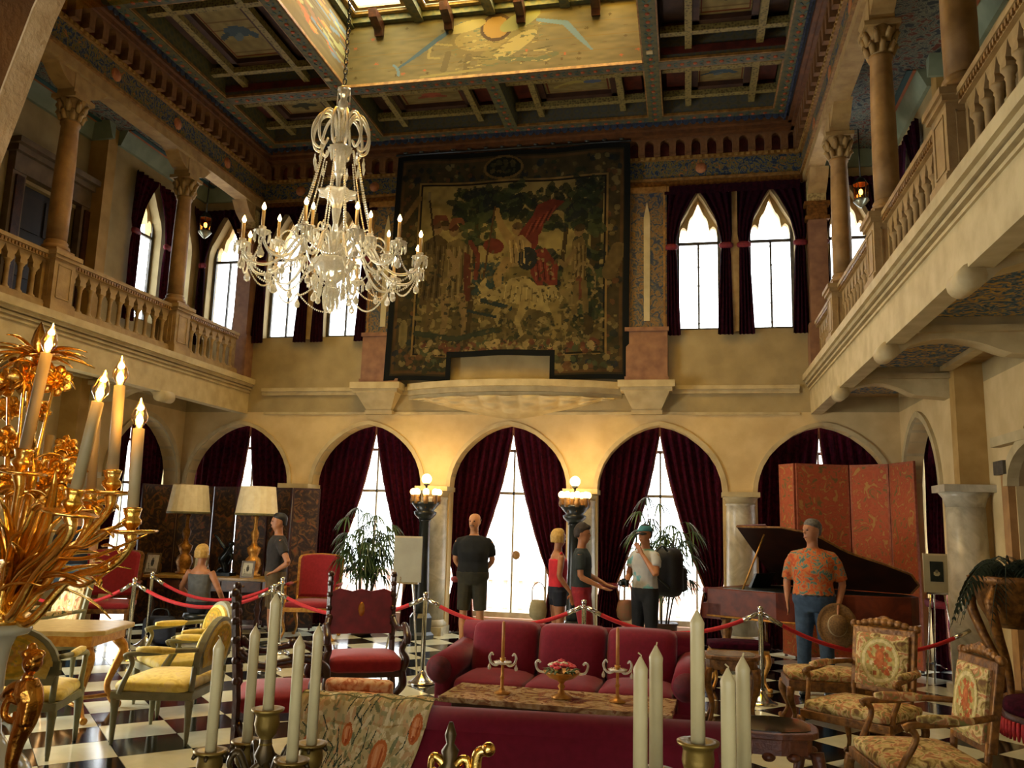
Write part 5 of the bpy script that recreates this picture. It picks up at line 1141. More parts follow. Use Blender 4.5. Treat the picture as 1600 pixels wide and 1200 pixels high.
# ---- sofas
def sofa(label, x0, x1, yb, facing, top, group=None, low=False):
    """yb = y of the outer back face; facing = -1 towards the camera, 1 away"""
    t = thing('sofa', label, 'sofa', ((x0 + x1) / 2, yb, 0), 0 if facing < 0 else PI, group); W = (x1 - x0) / 2
    A = .20
    MB().rbox(-W + .04, -.86, .10, W - .04, -.02, .34, .03, 0, 5).build('base', CRIMSON, t)
    MB().rbox(-W + .06, -.20, .12, W - .06, .0, top - .07, .05, 0, 6).build('backrest', CRIMSON, t)
    MB().tube([(-W + .05, -.10, top - .08), (W - .05, -.10, top - .08)], .085, 16).build('back_roll', CRIMSON, t)
    for sx in (-1, 1):
        a = MB(); a.rbox(min(sx * (W - .16), sx * (W - .02)), -.84, .08, max(sx * (W - .16), sx * (W - .02)), -.05, .52, .03, 0, 5)
        a.tube([(sx * (W - .08), -.87, .53), (sx * (W - .08), -.5, .55), (sx * (W - .08), -.08, .58)], [.115, .115, .12], 18); a.build('arm', CRIMSON, t)
        MB().lathe([(.001, -.012), (.10, -.012), (.10, .0), (.001, .012)], (sx * (W - .08), -.885, .53), 18, M=Matrix.Rotation(PI / 2, 3, 'X')).build('arm_front', mat('dark crimson fabric', '#4a0a14', '#5e0f1c', 25, .8), t)
        for y in (-.8, -.1): MB().lathe([(.02, 0), (.03, .04), (.028, .10)], n=10).build('foot', DARKWOOD, t, loc=(sx * (W - .1), y, 0))
    n = 3; cw_ = (2 * (W - .18)) / n
    for k in range(n):
        a = -W + .18 + k * cw_
        MB().rbox(a + .004, -.88, .33, a + cw_ - .004, -.22, .47, .05, .035, 8).build('seat_cushion', CRIMSON, t)
        c = MB().rbox(a + .006, -.36, .42, a + cw_ - .006, -.14, top + (.015 if not low else -.10), .06, .0, 9)
        c.v = [(x, y - .06 * (1 - ((z - .42) / (top - .42)) ** 2) + .10 * (z - .42) - .03 * (1 - ((x - a - cw_ / 2) / (cw_ / 2)) ** 2), z + .015 * (1 - ((x - a - cw_ / 2) / (cw_ / 2)) ** 2)) for x, y, z in c.v]
        c.build('back_cushion', CRIMSON, t)
    return t
s1 = sofa('crimson three-cushion sofa facing the camera beyond the marble coffee table', -1.98, .10, 7.50, -1, .83)
s1.rotation_euler[2] = math.radians(-2.5)
sofa('crimson sofa seen from behind in the foreground, carrying the floral shawl', -1.76, .20, 3.88, 1, .83, low=True)
_s2 = bpy.data.objects['sofa.001']; _s2.rotation_euler[2] = PI + math.radians(4.5)
# floral shawl over the left end of the near sofa (its back faces the camera)
cv = Canvas(190, 190, '#c2b07c'); cv.noise(.2, 30, 6)
cv.specks(1500, (0, 0, 1, 1), .010, ['#9d9a6c', '#d6c594', '#6e7650', '#e0d2a4', '#a8905c', '#c9a070'], 21, 2.4)
for k in range(60):
    r_ = random.Random(k); x, y = r_.random(), r_.random(); a = r_.random() * 3
    cv.line([(x, y), (x + .06 * math.cos(a), y + .10 * math.sin(a)), (x + .05 * math.cos(a + 1), y + .17 * math.sin(a + .4))], .0035, '#3c4636')
for (x, y, s_) in ((.22, .80, .09), (.55, .86, .11), (.70, .55, .09), (.12, .52, .06), (.93, .42, .06), (.42, .45, .05), (.85, .85, .06)):
    cv.ell(x, y, s_ * .75, s_, '#c06a34').ell(x, y - s_ * .2, s_ * .5, s_ * .6, '#d88c56').ell(x - s_ * .2, y, s_ * .12, s_ * .7, '#e0a070').ell(x + s_ * .25, y, s_ * .10, s_ * .65, '#b0582a').ell(x, y + s_ * .6, s_ * .2, s_ * .25, '#a85026')
cv.line([(0, .30), (1, .30)], .006, '#6d6a44')
_W = (.20 + 1.76) / 2; _T = .83
def shawl(u, v):
    x = _W + .025 - (.60 - .10 * v + .06 * math.sin(v * 5)) * u; s_ = v * .98       # in the sofa's own frame, from its left end inwards
    if s_ < .22: f = s_ / .22; y, z = -.42 + .24 * f, .79 + .055 * f
    elif s_ < .40: th = math.radians(125) * (1 - (s_ - .22) / .18); y, z = -.10 + .108 * math.cos(th), _T - .08 + .108 * math.sin(th)
    else: y, z = .010 + .010 * (1 + math.sin(u * 19 + 1)) + .012 * (s_ - .4), _T - .08 - (s_ - .40)
    return (x, y + .003 * math.sin(u * 30), z + .010 + .006 * math.sin(u * 23 + v * 3))
sh = cv.sheet('shawl', WOVEN, shawl, None, None, .006, (0, .7, .7)); sh.location = _s2.location; sh.rotation_euler = _s2.rotation_euler
tag(sh, 'cream shawl with orange and green flowers draped over the near sofa corner', 'shawl')

# ---- things on the coffee table
def glass_stick(label, loc):
    t = thing('candlestick', label, 'candlestick', (*loc, .46), 0, 'glass candlesticks on the coffee table')
    MB().lathe([(.06, 0), (.062, .008), (.03, .02), (.012, .04), (.012, .10), (.018, .11), (.011, .125), (.010, .22), (.02, .235), (.022, .25)], n=16).build('stem', GILT, t)
    for sx in (-1, 1):
        MB().tube(catmull([(sx * .02, 0, .215), (sx * .05, 0, .195), (sx * .085, 0, .21), (sx * .10, 0, .25), (sx * .085, 0, .28), (sx * .07, 0, .265)], 5), [.008, .009, .009, .01, .008, .006], 7).build('glass_arm', CRYSTAL, t)
        share(td, 'pendant', t, (sx * .1, 0, .225), (0, 0, 0), (.6, .6, .6)); 
    MB().lathe([(.02, .2), (.06, .21), (.065, .225), (.02, .222)], n=18, fl=.08).build('drip_dish', CRYSTAL, t)
    MB().lathe([(.013, .24), (.0125, .40), (.011, .50), (.004, .51)], n=12).build('candle', mat('amber candle', '#a8692a', '#c58a45', 9, .5), t)
    return t
glass_stick('glass candlestick with amber candle at the left of the coffee table', (-1.34, 6.26)); glass_stick('glass candlestick with amber candle at the right of the coffee table', (-.50, 6.24))
t = thing('flower_bowl', 'gilt and glass footed bowl of red and white flowers on the coffee table', 'bowl', (-.90, 6.24, .46), 0)
MB().lathe([(.07, 0), (.075, .01), (.03, .03), (.015, .06), (.028, .08), (.015, .10), (.03, .12), (.09, .14), (.125, .175), (.13, .185), (.1, .17), (.02, .13)], n=24, fl=.04, fn=12).build('bowl', GILT, t)
for sx in (-1, 1): MB().tube(catmull([(sx * .12, 0, .17), (sx * .17, 0, .18), (sx * .19, 0, .23), (sx * .17, 0, .25), (sx * .155, 0, .235)], 5), .009, 7).build('handle', CRYSTAL, t)
FR = mat('red petals', '#a31828', '#d04050', 60, .6); FW = mat('cream petals', '#d6c9a8', '#c9d0c0', 60, .6); LG = mat('small leaves', '#3c4c28', '#596a3a', 40, .6)
rr = random.Random(3)
for k in range(16):
    a = rr.random() * 2 * PI; r_ = .085 * math.sqrt(rr.random()); c = Vector((r_ * math.cos(a), r_ * math.sin(a), .20 + .05 * (1 - r_ / .1) + .01 * rr.random()))
    b = MB()
    for q in range(6): b.ball(c + Vector((.016 * math.cos(q), .016 * math.sin(q), .004)), .014, 6, 1, 1, .6)
    b.ball(c + Vector((0, 0, .008)), .012, 6); b.build('flower', FR if k % 3 else FW, t)
b = MB()
for k in range(26):
    a = rr.random() * 2 * PI; u = Vector((math.cos(a), math.sin(a), 0)); b.tube([u * .07 + Vector((0, 0, .18)), u * .11 + Vector((0, 0, .2)), u * .14 + Vector((0, 0, .17 + .03 * rr.random()))], [.006, .014, .002], 5, .25)
tag(b.build('leaves', LG, t), kind='stuff')

# ---- desk with lamps, frames and bronze
t = thing('desk', 'long dark desk with yellow-edged top in front of the leather screen', 'desk', (-6.92, 11.62, 0), .06)
MB().box(-.95, -.32, .76, .95, .32, .80).build('top', mat('gilt edged desk top', '#8a6a28', '#a8843a', 14, .3), t, bevel=.005)
MB().box(-.90, -.28, .60, .90, .28, .76).build('apron', DARKWOOD, t)
for x in (-.62, .0, .62): MB().box(x - .26, -.30, .63, x + .26, -.28, .74).build('drawer', mat('carved desk front', '#3b2010', '#52301a', 18, .4), t); MB().ball((x, -.31, .685), .016, 7).build('knob', OLDGOLD, t)
for sx in (-1, 1):
    for sy in (-1, 1): leg('turned', .60, .045).build('leg', DARKWOOD, t, loc=(sx * .82, sy * .22, 0))
MB().box(-.8, -.02, .12, .8, .02, .18).build('stretcher', DARKWOOD, t)
def table_lamp(label, loc, base):
    t = thing('table_lamp', label, 'lamp', (*loc, .80), 0, 'desk lamps with cream shades')
    MB().lathe([(.11, 0), (.12, .03), (.08, .05), (.10, .12), (.12, .18), (.10, .26), (.06, .30), (.09, .36), (.10, .42), (.05, .46), (.035, .52), (.055, .58), (.06, .64), (.03, .70), (.028, .84), (.045, .88), (.02, .9)], n=18, fl=.06, fn=9).build('base', base, t)
    MB().tube([(0, 0, .88), (0, 0, 1.3)], .008, 6).build('stem', OLDGOLD, t)
    s_ = MB(); n = 40; vs = []
    for (r, z) in ((.315, .90), (.255, 1.33)):
        for k in range(n): rr2 = r * (1 + .008 * (-1) ** k); vs.append((rr2 * math.cos(2 * PI * k / n), rr2 * math.sin(2 * PI * k / n), z))
    s_.add(vs, [(k, (k + 1) % n, n + (k + 1) % n, n + k) for k in range(n)], False); so = s_.build('lamp_shade', mat('cream pleated shade', '#e0d2a8', '#ece0ba', 12, .8), t)
    k_ = so.modifiers.new('thick', 'SOLIDIFY'); k_.thickness = .004
    MB().lathe([(.318, .895), (.318, .93), (.313, .93), (.313, .895)], n=40).build('shade_trim', mat('olive shade braid', '#5f5a34', '#726c42', 30, .7), t)
    return t
table_lamp('gilt lamp with cream pleated shade on the left end of the desk', (-7.46, 11.66), mat('carved gilt lamp base', '#7c5218', '#a8742a', 30, .35, metal=.6, bump=.5))
table_lamp('gilt lamp with cream pleated shade on the right end of the desk', (-6.36, 11.72), GILT)
for k, (x, y, w_, h_, nm) in enumerate(((-7.86, 11.44, .26, .30, 'framed photograph left of the left desk lamp'), (-7.10, 11.50, .24, .30, 'framed photograph behind the blonde visitor'), (-6.28, 11.42, .20, .24, 'small framed photograph under the right desk lamp'))):
    t = thing('picture_frame', nm, 'picture frame', (x, y, .80), .1 * (k - 1)); hh = h_
    def fb(x0, z0, x1, z1): return MB().hexa([(x0, z0 * .18 - .01, z0), (x1, z0 * .18 - .01, z0), (x1, z0 * .18 + .01, z0), (x0, z0 * .18 + .01, z0), (x0, z1 * .18 - .01, z1), (x1, z1 * .18 - .01, z1), (x1, z1 * .18 + .01, z1), (x0, z1 * .18 + .01, z1)])
    for q in ((-w_ / 2, 0, w_ / 2, .025), (-w_ / 2, hh - .025, w_ / 2, hh), (-w_ / 2, .025, -w_ / 2 + .025, hh - .025), (w_ / 2 - .025, .025, w_ / 2, hh - .025)): fb(*q).build('frame_bar', mat('bronze picture frame', '#4a3a1c', '#6a542a', 20, .4), t)
    c2 = Canvas(24, 28, '#b9b7a6'); c2.noise(.2, 8, k).ell(.5, .45, .13, .2, '#3c3c38').ell(.5, .24, .07, .08, '#6a665c').rect(.1, .8, .9, .95, '#8c8a7c').line([(.2, .5), (.3, .8)], .03, '#6e6c60')
    c2.sheet('photograph', PAINTED, lambda u, v: (-w_ / 2 + .02 + (w_ - .04) * u, (hh - .02 - (hh - .04) * v) * .18 - .006, hh - .02 - (hh - .04) * v), t, thick=.004)
    MB().box(-.01, .03, 0, .01, .10, .02).tube([(0, .1, .01), (0, hh * .6 * .18 + .01, hh * .6)], .006, 5).build('strut', DARKWOOD, t)
t = thing('bronze_sculpture', 'dark bronze figure leaning on the desk between the two lamps', 'sculpture', (-6.78, 11.66, .80), 0)
BRZ = mat('black bronze', '#14181a', '#22282a', 12, .25, metal=.7)
MB().box(-.14, -.1, 0, .14, .1, .05).build('plinth', BRZ, t)
b = MB().tube(catmull([(.02, 0, .04), (.0, 0, .16), (-.03, 0, .24), (.04, 0, .34), (.06, 0, .42)], 6), [.05, .06, .085, .07, .05], 10).ball((.09, -.02, .47), .045, 9).tube(catmull([(.02, 0, .36), (-.08, 0, .46), (-.16, 0, .56), (-.22, 0, .60)], 5), [.035, .028, .022, .018], 8).tube([(.0, 0, .14), (-.08, -.03, .08), (-.10, -.04, .04)], [.045, .035, .03], 8).tube([(.08, 0, .36), (.13, -.04, .26), (.08, -.05, .16)], [.03, .024, .02], 8)
b.build('figure', BRZ, t, remesh=.012)

# ---- leather screen on the left, orange damask screen on the right
def folding_screen(label, pts, h, mats, name='folding_screen', gapx=.0, edge=None, zig=None):
    t = thing(name, label, 'screen', (pts[0][0], pts[0][1], 0), 0); O = Vector((pts[0][0], pts[0][1], 0))
    for k in range(len(pts) - 1):
        a, b_ = Vector((*pts[k], 0)) - O, Vector((*pts[k + 1], 0)) - O; d = (b_ - a); L = d.length; u = d / L; a = a + u * gapx; L -= 2 * gapx; n = Vector((-u.y, u.x, 0)) * .015
        def q(s0, s1, z0, z1, th=1.0): A, B = a + u * s0, a + u * s1; Z = Vector((0, 0, 1)); return MB().hexa([A - n * th + Z * z0, B - n * th + Z * z0, B + n * th + Z * z0, A + n * th + Z * z0, A - n * th + Z * z1, B - n * th + Z * z1, B + n * th + Z * z1, A + n * th + Z * z1])
        p = q(.02, L - .02, .06, h - .02, .8).build('panel', mats[k % len(mats)], t)
        for s0, s1, z0, z1 in ((0, .025, .03, h), (L - .025, L, .03, h), (.025, L - .025, .03, .07), (.025, L - .025, h - .03, h)): q(s0, s1, z0, z1).build('frame', edge or DARKWOOD, p)
        for s0 in (.03, L - .06): q(s0, s0 + .03, 0, .035).build('foot', DARKWOOD, p)
    return t
LEA = mat('painted gilt leather', '#2c180c', '#5a3a18', 7, .45, stops=[(.38, '#22130b'), (.5, '#3a2410'), (.60, '#6d4c1e'), (.70, '#7a2f18')], dist=2.2)
folding_screen('tall dark painted leather screen behind the desk lamps', [(-8.22, 11.55), (-8.02, 12.20), (-7.42, 12.28), (-6.98, 12.20), (-6.50, 12.34), (-6.02, 12.16), (-5.62, 12.34)], 2.14, [LEA], gapx=.012)
DAM = mat('orange figured damask', '#9c4524', '#b5623a', 6, .8, typ='noise', stops=[(.36, '#6d5a2c'), (.45, '#a8502c'), (.56, '#9a4424'), (.64, '#a3783c')], dist=2.2)
folding_screen('tall orange damask folding screen behind the grand piano', [(1.27, 12.52), (1.45, 12.22), (2.20, 12.46), (2.66, 12.14), (2.84, 11.56)], 2.62, [DAM], gapx=.014, edge=mat('orange screen edge', '#8a4326', '#a0583a', 20, .7))

# ---- grand piano
_a = math.radians(-30); t = thing('grand_piano', 'brown grand piano with raised lid in front of the orange screen', 'piano', (.88 - (.12 * math.cos(_a) - 12.05 * math.sin(_a)), 11.92 - (.12 * math.sin(_a) + 12.05 * math.cos(_a)), 0), _a)
MAH = mat('mahogany veneer', '#4a1c0a', '#6a2c12', 5, .45, dist=1.0, spec=.25)
fp = [(.12, 10.72), (1.0, 10.72)] + [tuple(p[:2]) for p in catmull([(1.0, 10.72, 0), (1.35, 10.86, 0), (1.62, 11.2, 0), (1.95, 11.42, 0), (2.2, 11.62, 0)], 4)[1:]] + [(2.22, 11.85), (2.08, 12.05), (.12, 12.05)]
MB().prism(fp, .66, .98, 'z').build('case', MAH, t, bevel=.01)
MB().prism([(x, y) for x, y in [(.05, 10.72), (.30, 10.72), (.30, 12.05), (.05, 12.05)]], .62, .80, 'z').build('keybed', MAH, t)
MB().box(.06, 10.82, .80, .12, 11.95, .815).build('keys', WAX, t)
gl = fp + [fp[0]]; MB().tube([(x, y, .655) for x, y in gl], .012, 6).build('gilt_line', GILT, t)
MB().prism([(.3 + (x - .3) * .96, 11.4 + (y - 11.4) * .95) for x, y in fp if x > .2] + [(.3, 12.0), (.3, 10.78)], .975, .985, 'z').build('soundboard', BLACK, t)
def lidp(x, y, off=0): a = math.radians(33); r = 12.05 - y; return (x, 12.05 - r * math.cos(a) - off * math.sin(a), .99 + r * math.sin(a) + off * -math.cos(a) * -1)
lp = [p for p in fp if p[0] > .5] ; lp = [(.42, 10.72)] + lp + [(.42, 12.05)]
b = MB(); n = len(lp); b.add([lidp(x, y, 0) for x, y in lp] + [lidp(x, y, .025) for x, y in lp], [tuple(range(n)), tuple(range(2 * n - 1, n - 1, -1))] + [(i, n + i, n + (i + 1) % n, (i + 1) % n) for i in range(n)]); b.build('lid', mat('dark lid', '#1c0b05', '#2e1408', 5, .5, spec=.2), t)
MB().tube([lidp(x, y, .012) for x, y in lp[:-1]], .014, 6).build('lid_edge', GILT_D, t)
b = MB(); q = [lidp(.42, 10.74, .03), lidp(.42, 12.0, .03), lidp(.80, 12.0, .055), lidp(.80, 10.74, .055)]; b.add(q + [(x, y, z + .015) for x, y, z in q], [(0, 1, 2, 3), (7, 6, 5, 4), (0, 4, 5, 1), (1, 5, 6, 2), (2, 6, 7, 3), (3, 7, 4, 0)]); b.build('front_flap', MAH, t)
MB().tube([(.55, 10.80, .98), Vector(lidp(.72, 10.86, 0))], .012, 6).build('lid_prop', GILT, t)
MB().hexa([(.42, 11.2, .98), (.42, 11.75, .98), (.46, 11.75, .98), (.46, 11.2, .98), (.52, 11.2, 1.16), (.52, 11.75, 1.16), (.54, 11.75, 1.16), (.54, 11.2, 1.16)]).build('music_desk', BLACK, t)
for x, y in ((.28, 10.9), (.28, 11.88), (1.95, 11.75)):
    MB().lathe([(.05, 0), (.06, .04), (.03, .08), (.05, .2), (.035, .3), (.075, .5), (.05, .58), (.09, .66)], (x, y, 0), 12, fl=.06).build('leg', GILT_D, t)
MB().tube([(.5, 11.4, .66), (.5, 11.35, .1)], .015, 6).tube([(.5, 11.5, .66), (.5, 11.55, .1)], .015, 6).box(.44, 11.3, .06, .56, 11.6, .12).build('pedal_lyre', GILT_D, t)
t = thing('piano_bench', 'small gilt-legged bench with dark seat before the grand piano', 'bench', (.52, 9.75, 0), .1)
MB().rbox(-.32, -.18, .42, .32, .18, .50, .03, .01, 5).build('seat', VELVET, t); MB().box(-.30, -.16, .36, .30, .16, .42).build('rail', GILT, t)
for sx in (-1, 1):
    for sy in (-1, 1): leg('cabriole', .38, .028, (sx, sy)).build('leg', GILT, t, loc=(sx * .26, sy * .12, 0))

# ---- easels
def easel(label, x, y, z0, z1, w_, pic):
    t = thing('easel', label, 'easel', (x, y, 0), 0)
    MB().tube([(-.02, -.02, z1 * .98), (-.20, -.22, 0)], .011, 8).build('leg', CHROME, t); MB().tube([(.02, -.02, z1 * .98), (.20, -.18, 0)], .011, 8).build('leg', CHROME, t); MB().tube([(0, .02, z1 * .9), (.03, .34, 0)], .011, 8).build('leg', CHROME, t)
    MB().box(-w_ * .4, -.09, z0 - .02, w_ * .4, -.05, z0).build('shelf', CHROME, t)
    p = thing('display_board', 'plain pale display board on the steel easel by the red carved chair' if not pic else 'pale mounted small dark picture on the easel by the right column', 'board', (x, y - .075, z0), 0)
    MB().box(-w_ / 2, -.012, 0, w_ / 2, .012, z1 - z0).build('board', mat('grey board', '#8f8b74', '#9c987f', 4, .6) if not pic else mat('cream board', '#9c906a', '#ab9f78', 4, .6), p)
    MB().box(-w_ / 2, -.016, z1 - z0 - .02, w_ / 2, -.012, z1 - z0).build('top_edge', CREAM, p)
    if pic:
        c2 = Canvas(30, 32, '#20241c'); c2.ell(.5, .6, .25, .12, '#a59a72').ell(.5, .5, .1, .1, '#6a664c').noise(.3, 6, 2); hh = z1 - z0
        c2.sheet('picture', PAINTED, lambda u, v: (-w_ * .26 + w_ * .52 * u, -.018, hh * .80 - hh * .52 * v), p)
easel('slim steel easel in front of the left globe lamp stand', -3.12, 9.35, 1.0, 1.51, .33, False)
easel('slim steel easel at the right beside the marble corner column', 2.74, 10.55, 1.05, 1.48, .27, True)

# ---- rope barriers
POSTS = [(-6.38, 9.0), (-4.58, 8.96), (-2.76, 8.85), (-1.05, 8.8), (.70, 8.99)]
pw = ['beside the marble-topped gilt table', 'behind the tallest left candle', 'right of the carved red armchair', 'behind the crimson sofa, before the young man', 'in front of the grand piano']
def post(x, y, label):
    t = thing('rope_post', label, 'post', (x, y, 0), 0, 'steel rope posts')
    MB().lathe([(.15, 0), (.15, .012), (.11, .03), (.05, .08), (.03, .12), (.026, .13)], n=28).build('base', CHROME, t); MB().lathe([(.024, .12), (.024, .84), (.032, .845), (.032, .87), (.022, .875), (.024, .89), (.03, .905), (.026, .93), (.001, .94)], n=16).build('pole', CHROME, t)
for (x, y), nm in zip(POSTS, pw): post(x, y, 'brushed steel rope post ' + nm)
post(-6.86, 10.03, 'brushed steel rope post in the second row, before the desk'); post(-5.05, 10.1, 'brushed steel rope post in the second row, before the man in brown shorts')
def rope(a, b_, drop, label):
    t = thing('velvet_rope', label, 'rope', tuple(a), 0, 'red velvet barrier ropes'); A, B = Vector(a), Vector(b_); u = (B - A).normalized() * .03
    p = [q - A for q in sag(A + u, B - u, drop, 24)]
    MB().tube(p[1:-1], .021, 10).build('cord', ROPE, t)
    MB().tube(p[:3], .023, 10).build('hook', CHROME, t); MB().tube(p[-3:], .023, 10).build('hook', CHROME, t)
rope((-7.9, 8.7, .86), (*POSTS[0], .86), .26, 'red velvet rope from the left edge to the first rope post')
for k in range(4): rope((*POSTS[k], .86), (*POSTS[k + 1], .86), .22, 'red velvet rope sagging %s' % ['behind the two yellow armchairs', 'behind the dark carved chair, before the tall red chair', 'between easel post and sofa', 'behind the crimson sofa towards the piano'][k])
rope((*POSTS[4], .86), (2.93, 9.98, .70), .30, 'red velvet rope from the piano post to the marble corner column')
rope((-6.86, 10.03, .86), (-5.05, 10.1, .86), .25, 'red velvet rope in the second row, behind the blonde visitor')

# ---- plants
LEAF = mat('palm leaf', '#243c1a', '#3c5826', 20, .5); STEM = mat('dark cane', '#2a2418', '#453c22', 16, .6); POT = mat('dark planter', '#3a2416', '#54361e', 8, .5)
def blade(b, p, d, L, w_, droop):
    p, d = Vector(p), Vector(d).normalized(); s = d.cross(Vector((0, 0, 1))); s = s.normalized() * w_ if s.length > .01 else Vector((w_, 0, 0)); n = 4; vs = []
    for k in range(n + 1):
        t_ = k / n; c = p + d * L * t_ - Vector((0, 0, droop * L * t_ * t_)); ww = math.sin(PI * min(1, .12 + t_ * .88)) ** .8; vs += [c - s * ww, c + s * ww + Vector((0, 0, .0))]
    b.add(vs, [(2 * k, 2 * k + 1, 2 * k + 3, 2 * k + 2) for k in range(n)], True)
def cane_palm(label, x, y, seed, H=2.12):
    t = thing('potted_palm', label, 'plant', (x, y, 0), 0, 'tall cane palms in pots'); r = random.Random(seed)
    MB().lathe([(.14, 0), (.18, .05), (.20, .36), (.22, .38), (.2, .40), (.17, .38)], n=20).build('pot', POT, t)
    for k in range(7):
        a = k * .9; h = H * (.55 + .42 * r.random()); b0_ = Vector((.07 * math.cos(a), .07 * math.sin(a), .34)); tip = Vector((.25 * math.cos(a) + .05 * r.random(), .18 * math.sin(a), h))
        MB().tube([b0_, b0_.lerp(tip, .5) + Vector((.02, 0, 0)), tip], [.014, .012, .007], 6).build('cane', STEM, t)
        b = MB()
        for q in range(11):
            zt_ = .45 + .55 * (q / 10); c = b0_.lerp(tip, zt_); aa = a + q * 2.4 + r.random(); fan = Vector((math.cos(aa), .7 * math.sin(aa), .45)); stem_end = c + fan * (.12 + .1 * r.random())
            b.tube([c, stem_end], .004, 4)
            for f in range(9):
                fa = aa + (f - 4) * .32; blade(b, stem_end, (math.cos(fa), .8 * math.sin(fa), .15 - .08 * abs(f - 4)), .19 + .08 * r.random(), .012, 1.0)
        tag(b.build('foliage', LEAF, t), kind='stuff')
cane_palm('tall cane palm in a pot against the window right of the tall red chair', -4.76, 12.15, 4); cane_palm('tall cane palm in a pot behind the man with the backpack', -.36, 12.15, 9)
t = thing('gilt_plant_stand', 'ornate dark gilt urn stand on scrolled legs at the right edge', 'plant stand', (2.86, 8.55, 0), .3)
MB().lathe([(.10, .88), (.2, .94), (.27, 1.08), (.30, 1.22), (.33, 1.28), (.35, 1.33), (.32, 1.34), (.28, 1.26)], n=28, fl=.05, fn=12).build('urn', GILT_D, t)
for k in range(4):
    a = k * PI / 2 + .5; u = Vector((math.cos(a), math.sin(a), 0)); b = MB().tube(catmull([u * .30 + Vector((0, 0, 1.25)), u * .38 + Vector((0, 0, 1.1)), u * .30 + Vector((0, 0, .85)), u * .16 + Vector((0, 0, .55)), u * .14 + Vector((0, 0, .3)), u * .26 + Vector((0, 0, .08)), u * .32 + Vector((0, 0, .03))], 5), [.04, .05, .045, .035, .03, .03, .035], 8)
    b.ball(u * .38 + Vector((0, 0, 1.12)), .055, 8).build('leg', GILT_D, t)
MB().lathe([(.05, .2), (.12, .26), (.13, .3), (.06, .34)], n=16).build('lower_shelf', GILT_D, t); MB().lathe([(.28, 1.27), (.001, 1.29)], n=20).build('soil', BLACK, t)
t = thing('fern', 'dark drooping fern in the ornate gilt urn stand', 'plant', (2.86, 8.55, 1.27), 0); r = random.Random(8)
DL = mat('dark fern leaf', '#0f1c12', '#1d2f1c', 18, .6)
MB().lathe([(.05, 0), (.12, .02), (.08, .12)], n=10).build('crown', STEM, t)
for k in range(20):
    a = k * 2.4 + r.random() * .4; L = .42 + .22 * r.random(); rise = .25 + .35 * r.random(); pts = [Vector((math.cos(a) * L * q, math.sin(a) * L * q, .08 + rise * q * 1.6 - (rise + .55) * 1.15 * q * q)) for q in np.linspace(0, 1, 12)]
    b = MB().tube(pts, [.008, .005, .002], 5)
    for i in range(2, 12):
        d = pts[i] - pts[i - 1]; s = d.cross(Vector((0, 0, 1))).normalized(); ll = .14 * math.sin(PI * min(1, .15 + i / 13))
        for sg in (-1, 1):
            for h_ in (0, .5): blade(b, pts[i] - d * h_, s * sg + d * 4 + Vector((0, 0, -.2)), ll, .012, .5)
    b.build('frond', DL, t)

t = thing('notice_card', 'small white notice card standing on the seat of the far left red armchair', 'card', (-7.70, 10.22, .50), .3)
MB().hexa([(-.07, -.01, 0), (.07, -.01, 0), (.07, -.006, 0), (-.07, -.006, 0), (-.07, .02, .10), (.07, .02, .10), (.07, .024, .10), (-.07, .024, .10)]).build('card', CREAM, t)
MB().box(-.01, .0, 0, .01, .05, .004).build('foot', CREAM, t)
# ================================================================ PEOPLE
SKIN = mat('light skin', '#b07850', '#c08a60', 12, .55); SKIN_T = mat('tanned skin', '#94603c', '#a8714a', 12, .55)
def loft(mb, rings, n=16):
    vs = []; fs = []
    for (z, cx, cy, rx, ry) in rings:
        for k in range(n): a = 2 * PI * k / n; vs.append((cx + rx * math.cos(a), cy + ry * math.sin(a), z))
    m = len(rings)
    for i in range(m - 1):
        for k in range(n): fs.append((i * n + k, i * n + (k + 1) % n, (i + 1) * n + (k + 1) % n, (i + 1) * n + k))
    fs.append(tuple(range(n - 1, -1, -1))); fs.append(tuple((m - 1) * n + k for k in range(n))); return mb.add(vs, fs, True)
TORSO = [(.83, .0, .0, .10, .09), (.92, 0, 0, .165, .12), (1.0, 0, 0, .165, .12), (1.12, 0, 0, .15, .11), (1.25, 0, 0, .165, .12), (1.36, 0, .0, .175, .112), (1.405, 0, .005, .15, .098), (1.44, 0, .008, .10, .078), (1.47, 0, .01, .065, .062)]
HEAD = [(1.53, 0, -.035, .028, .03), (1.545, 0, -.03, .042, .045), (1.575, 0, -.02, .058, .07), (1.61, 0, -.008, .067, .087), (1.65, 0, 0, .073, .094), (1.69, 0, .002, .075, .096), (1.72, 0, .005, .068, .088), (1.743, 0, .008, .05, .066), (1.755, 0, .01, .022, .03)]
def hand(mb, w_, d, nrm, side, curl=.35):
    d = Vector(d).normalized(); nrm = Vector(nrm); nrm = (nrm - d * nrm.dot(d)).normalized(); s = d.cross(nrm) * side; w_ = Vector(w_)
    mb.tube([w_ - d * .02, w_ + d * .02, w_ + d * .06, w_ + d * .085], [.026, .036, .04, .034], 8, .45, up=nrm)
    for k, (o, L) in enumerate(((-.03, .062), (-.010, .075), (.010, .08), (.03, .07))):
        p = w_ + d * .075 + s * o; q = d; pts = [p]
        for j in range(3):
            pts.append(pts[-1] + q * L / 3 * (1.1 - .1 * j)); q = (q - nrm * curl).normalized()
        mb.tube(pts, [.0105, .010, .009, .007], 6)
    p = w_ + d * .02 + s * .03; mb.tube([p, p + (d * .5 + s) * .03, p + (d * 1.1 + s * .7) * .045 - nrm * .01], [.013, .011, .008], 6)
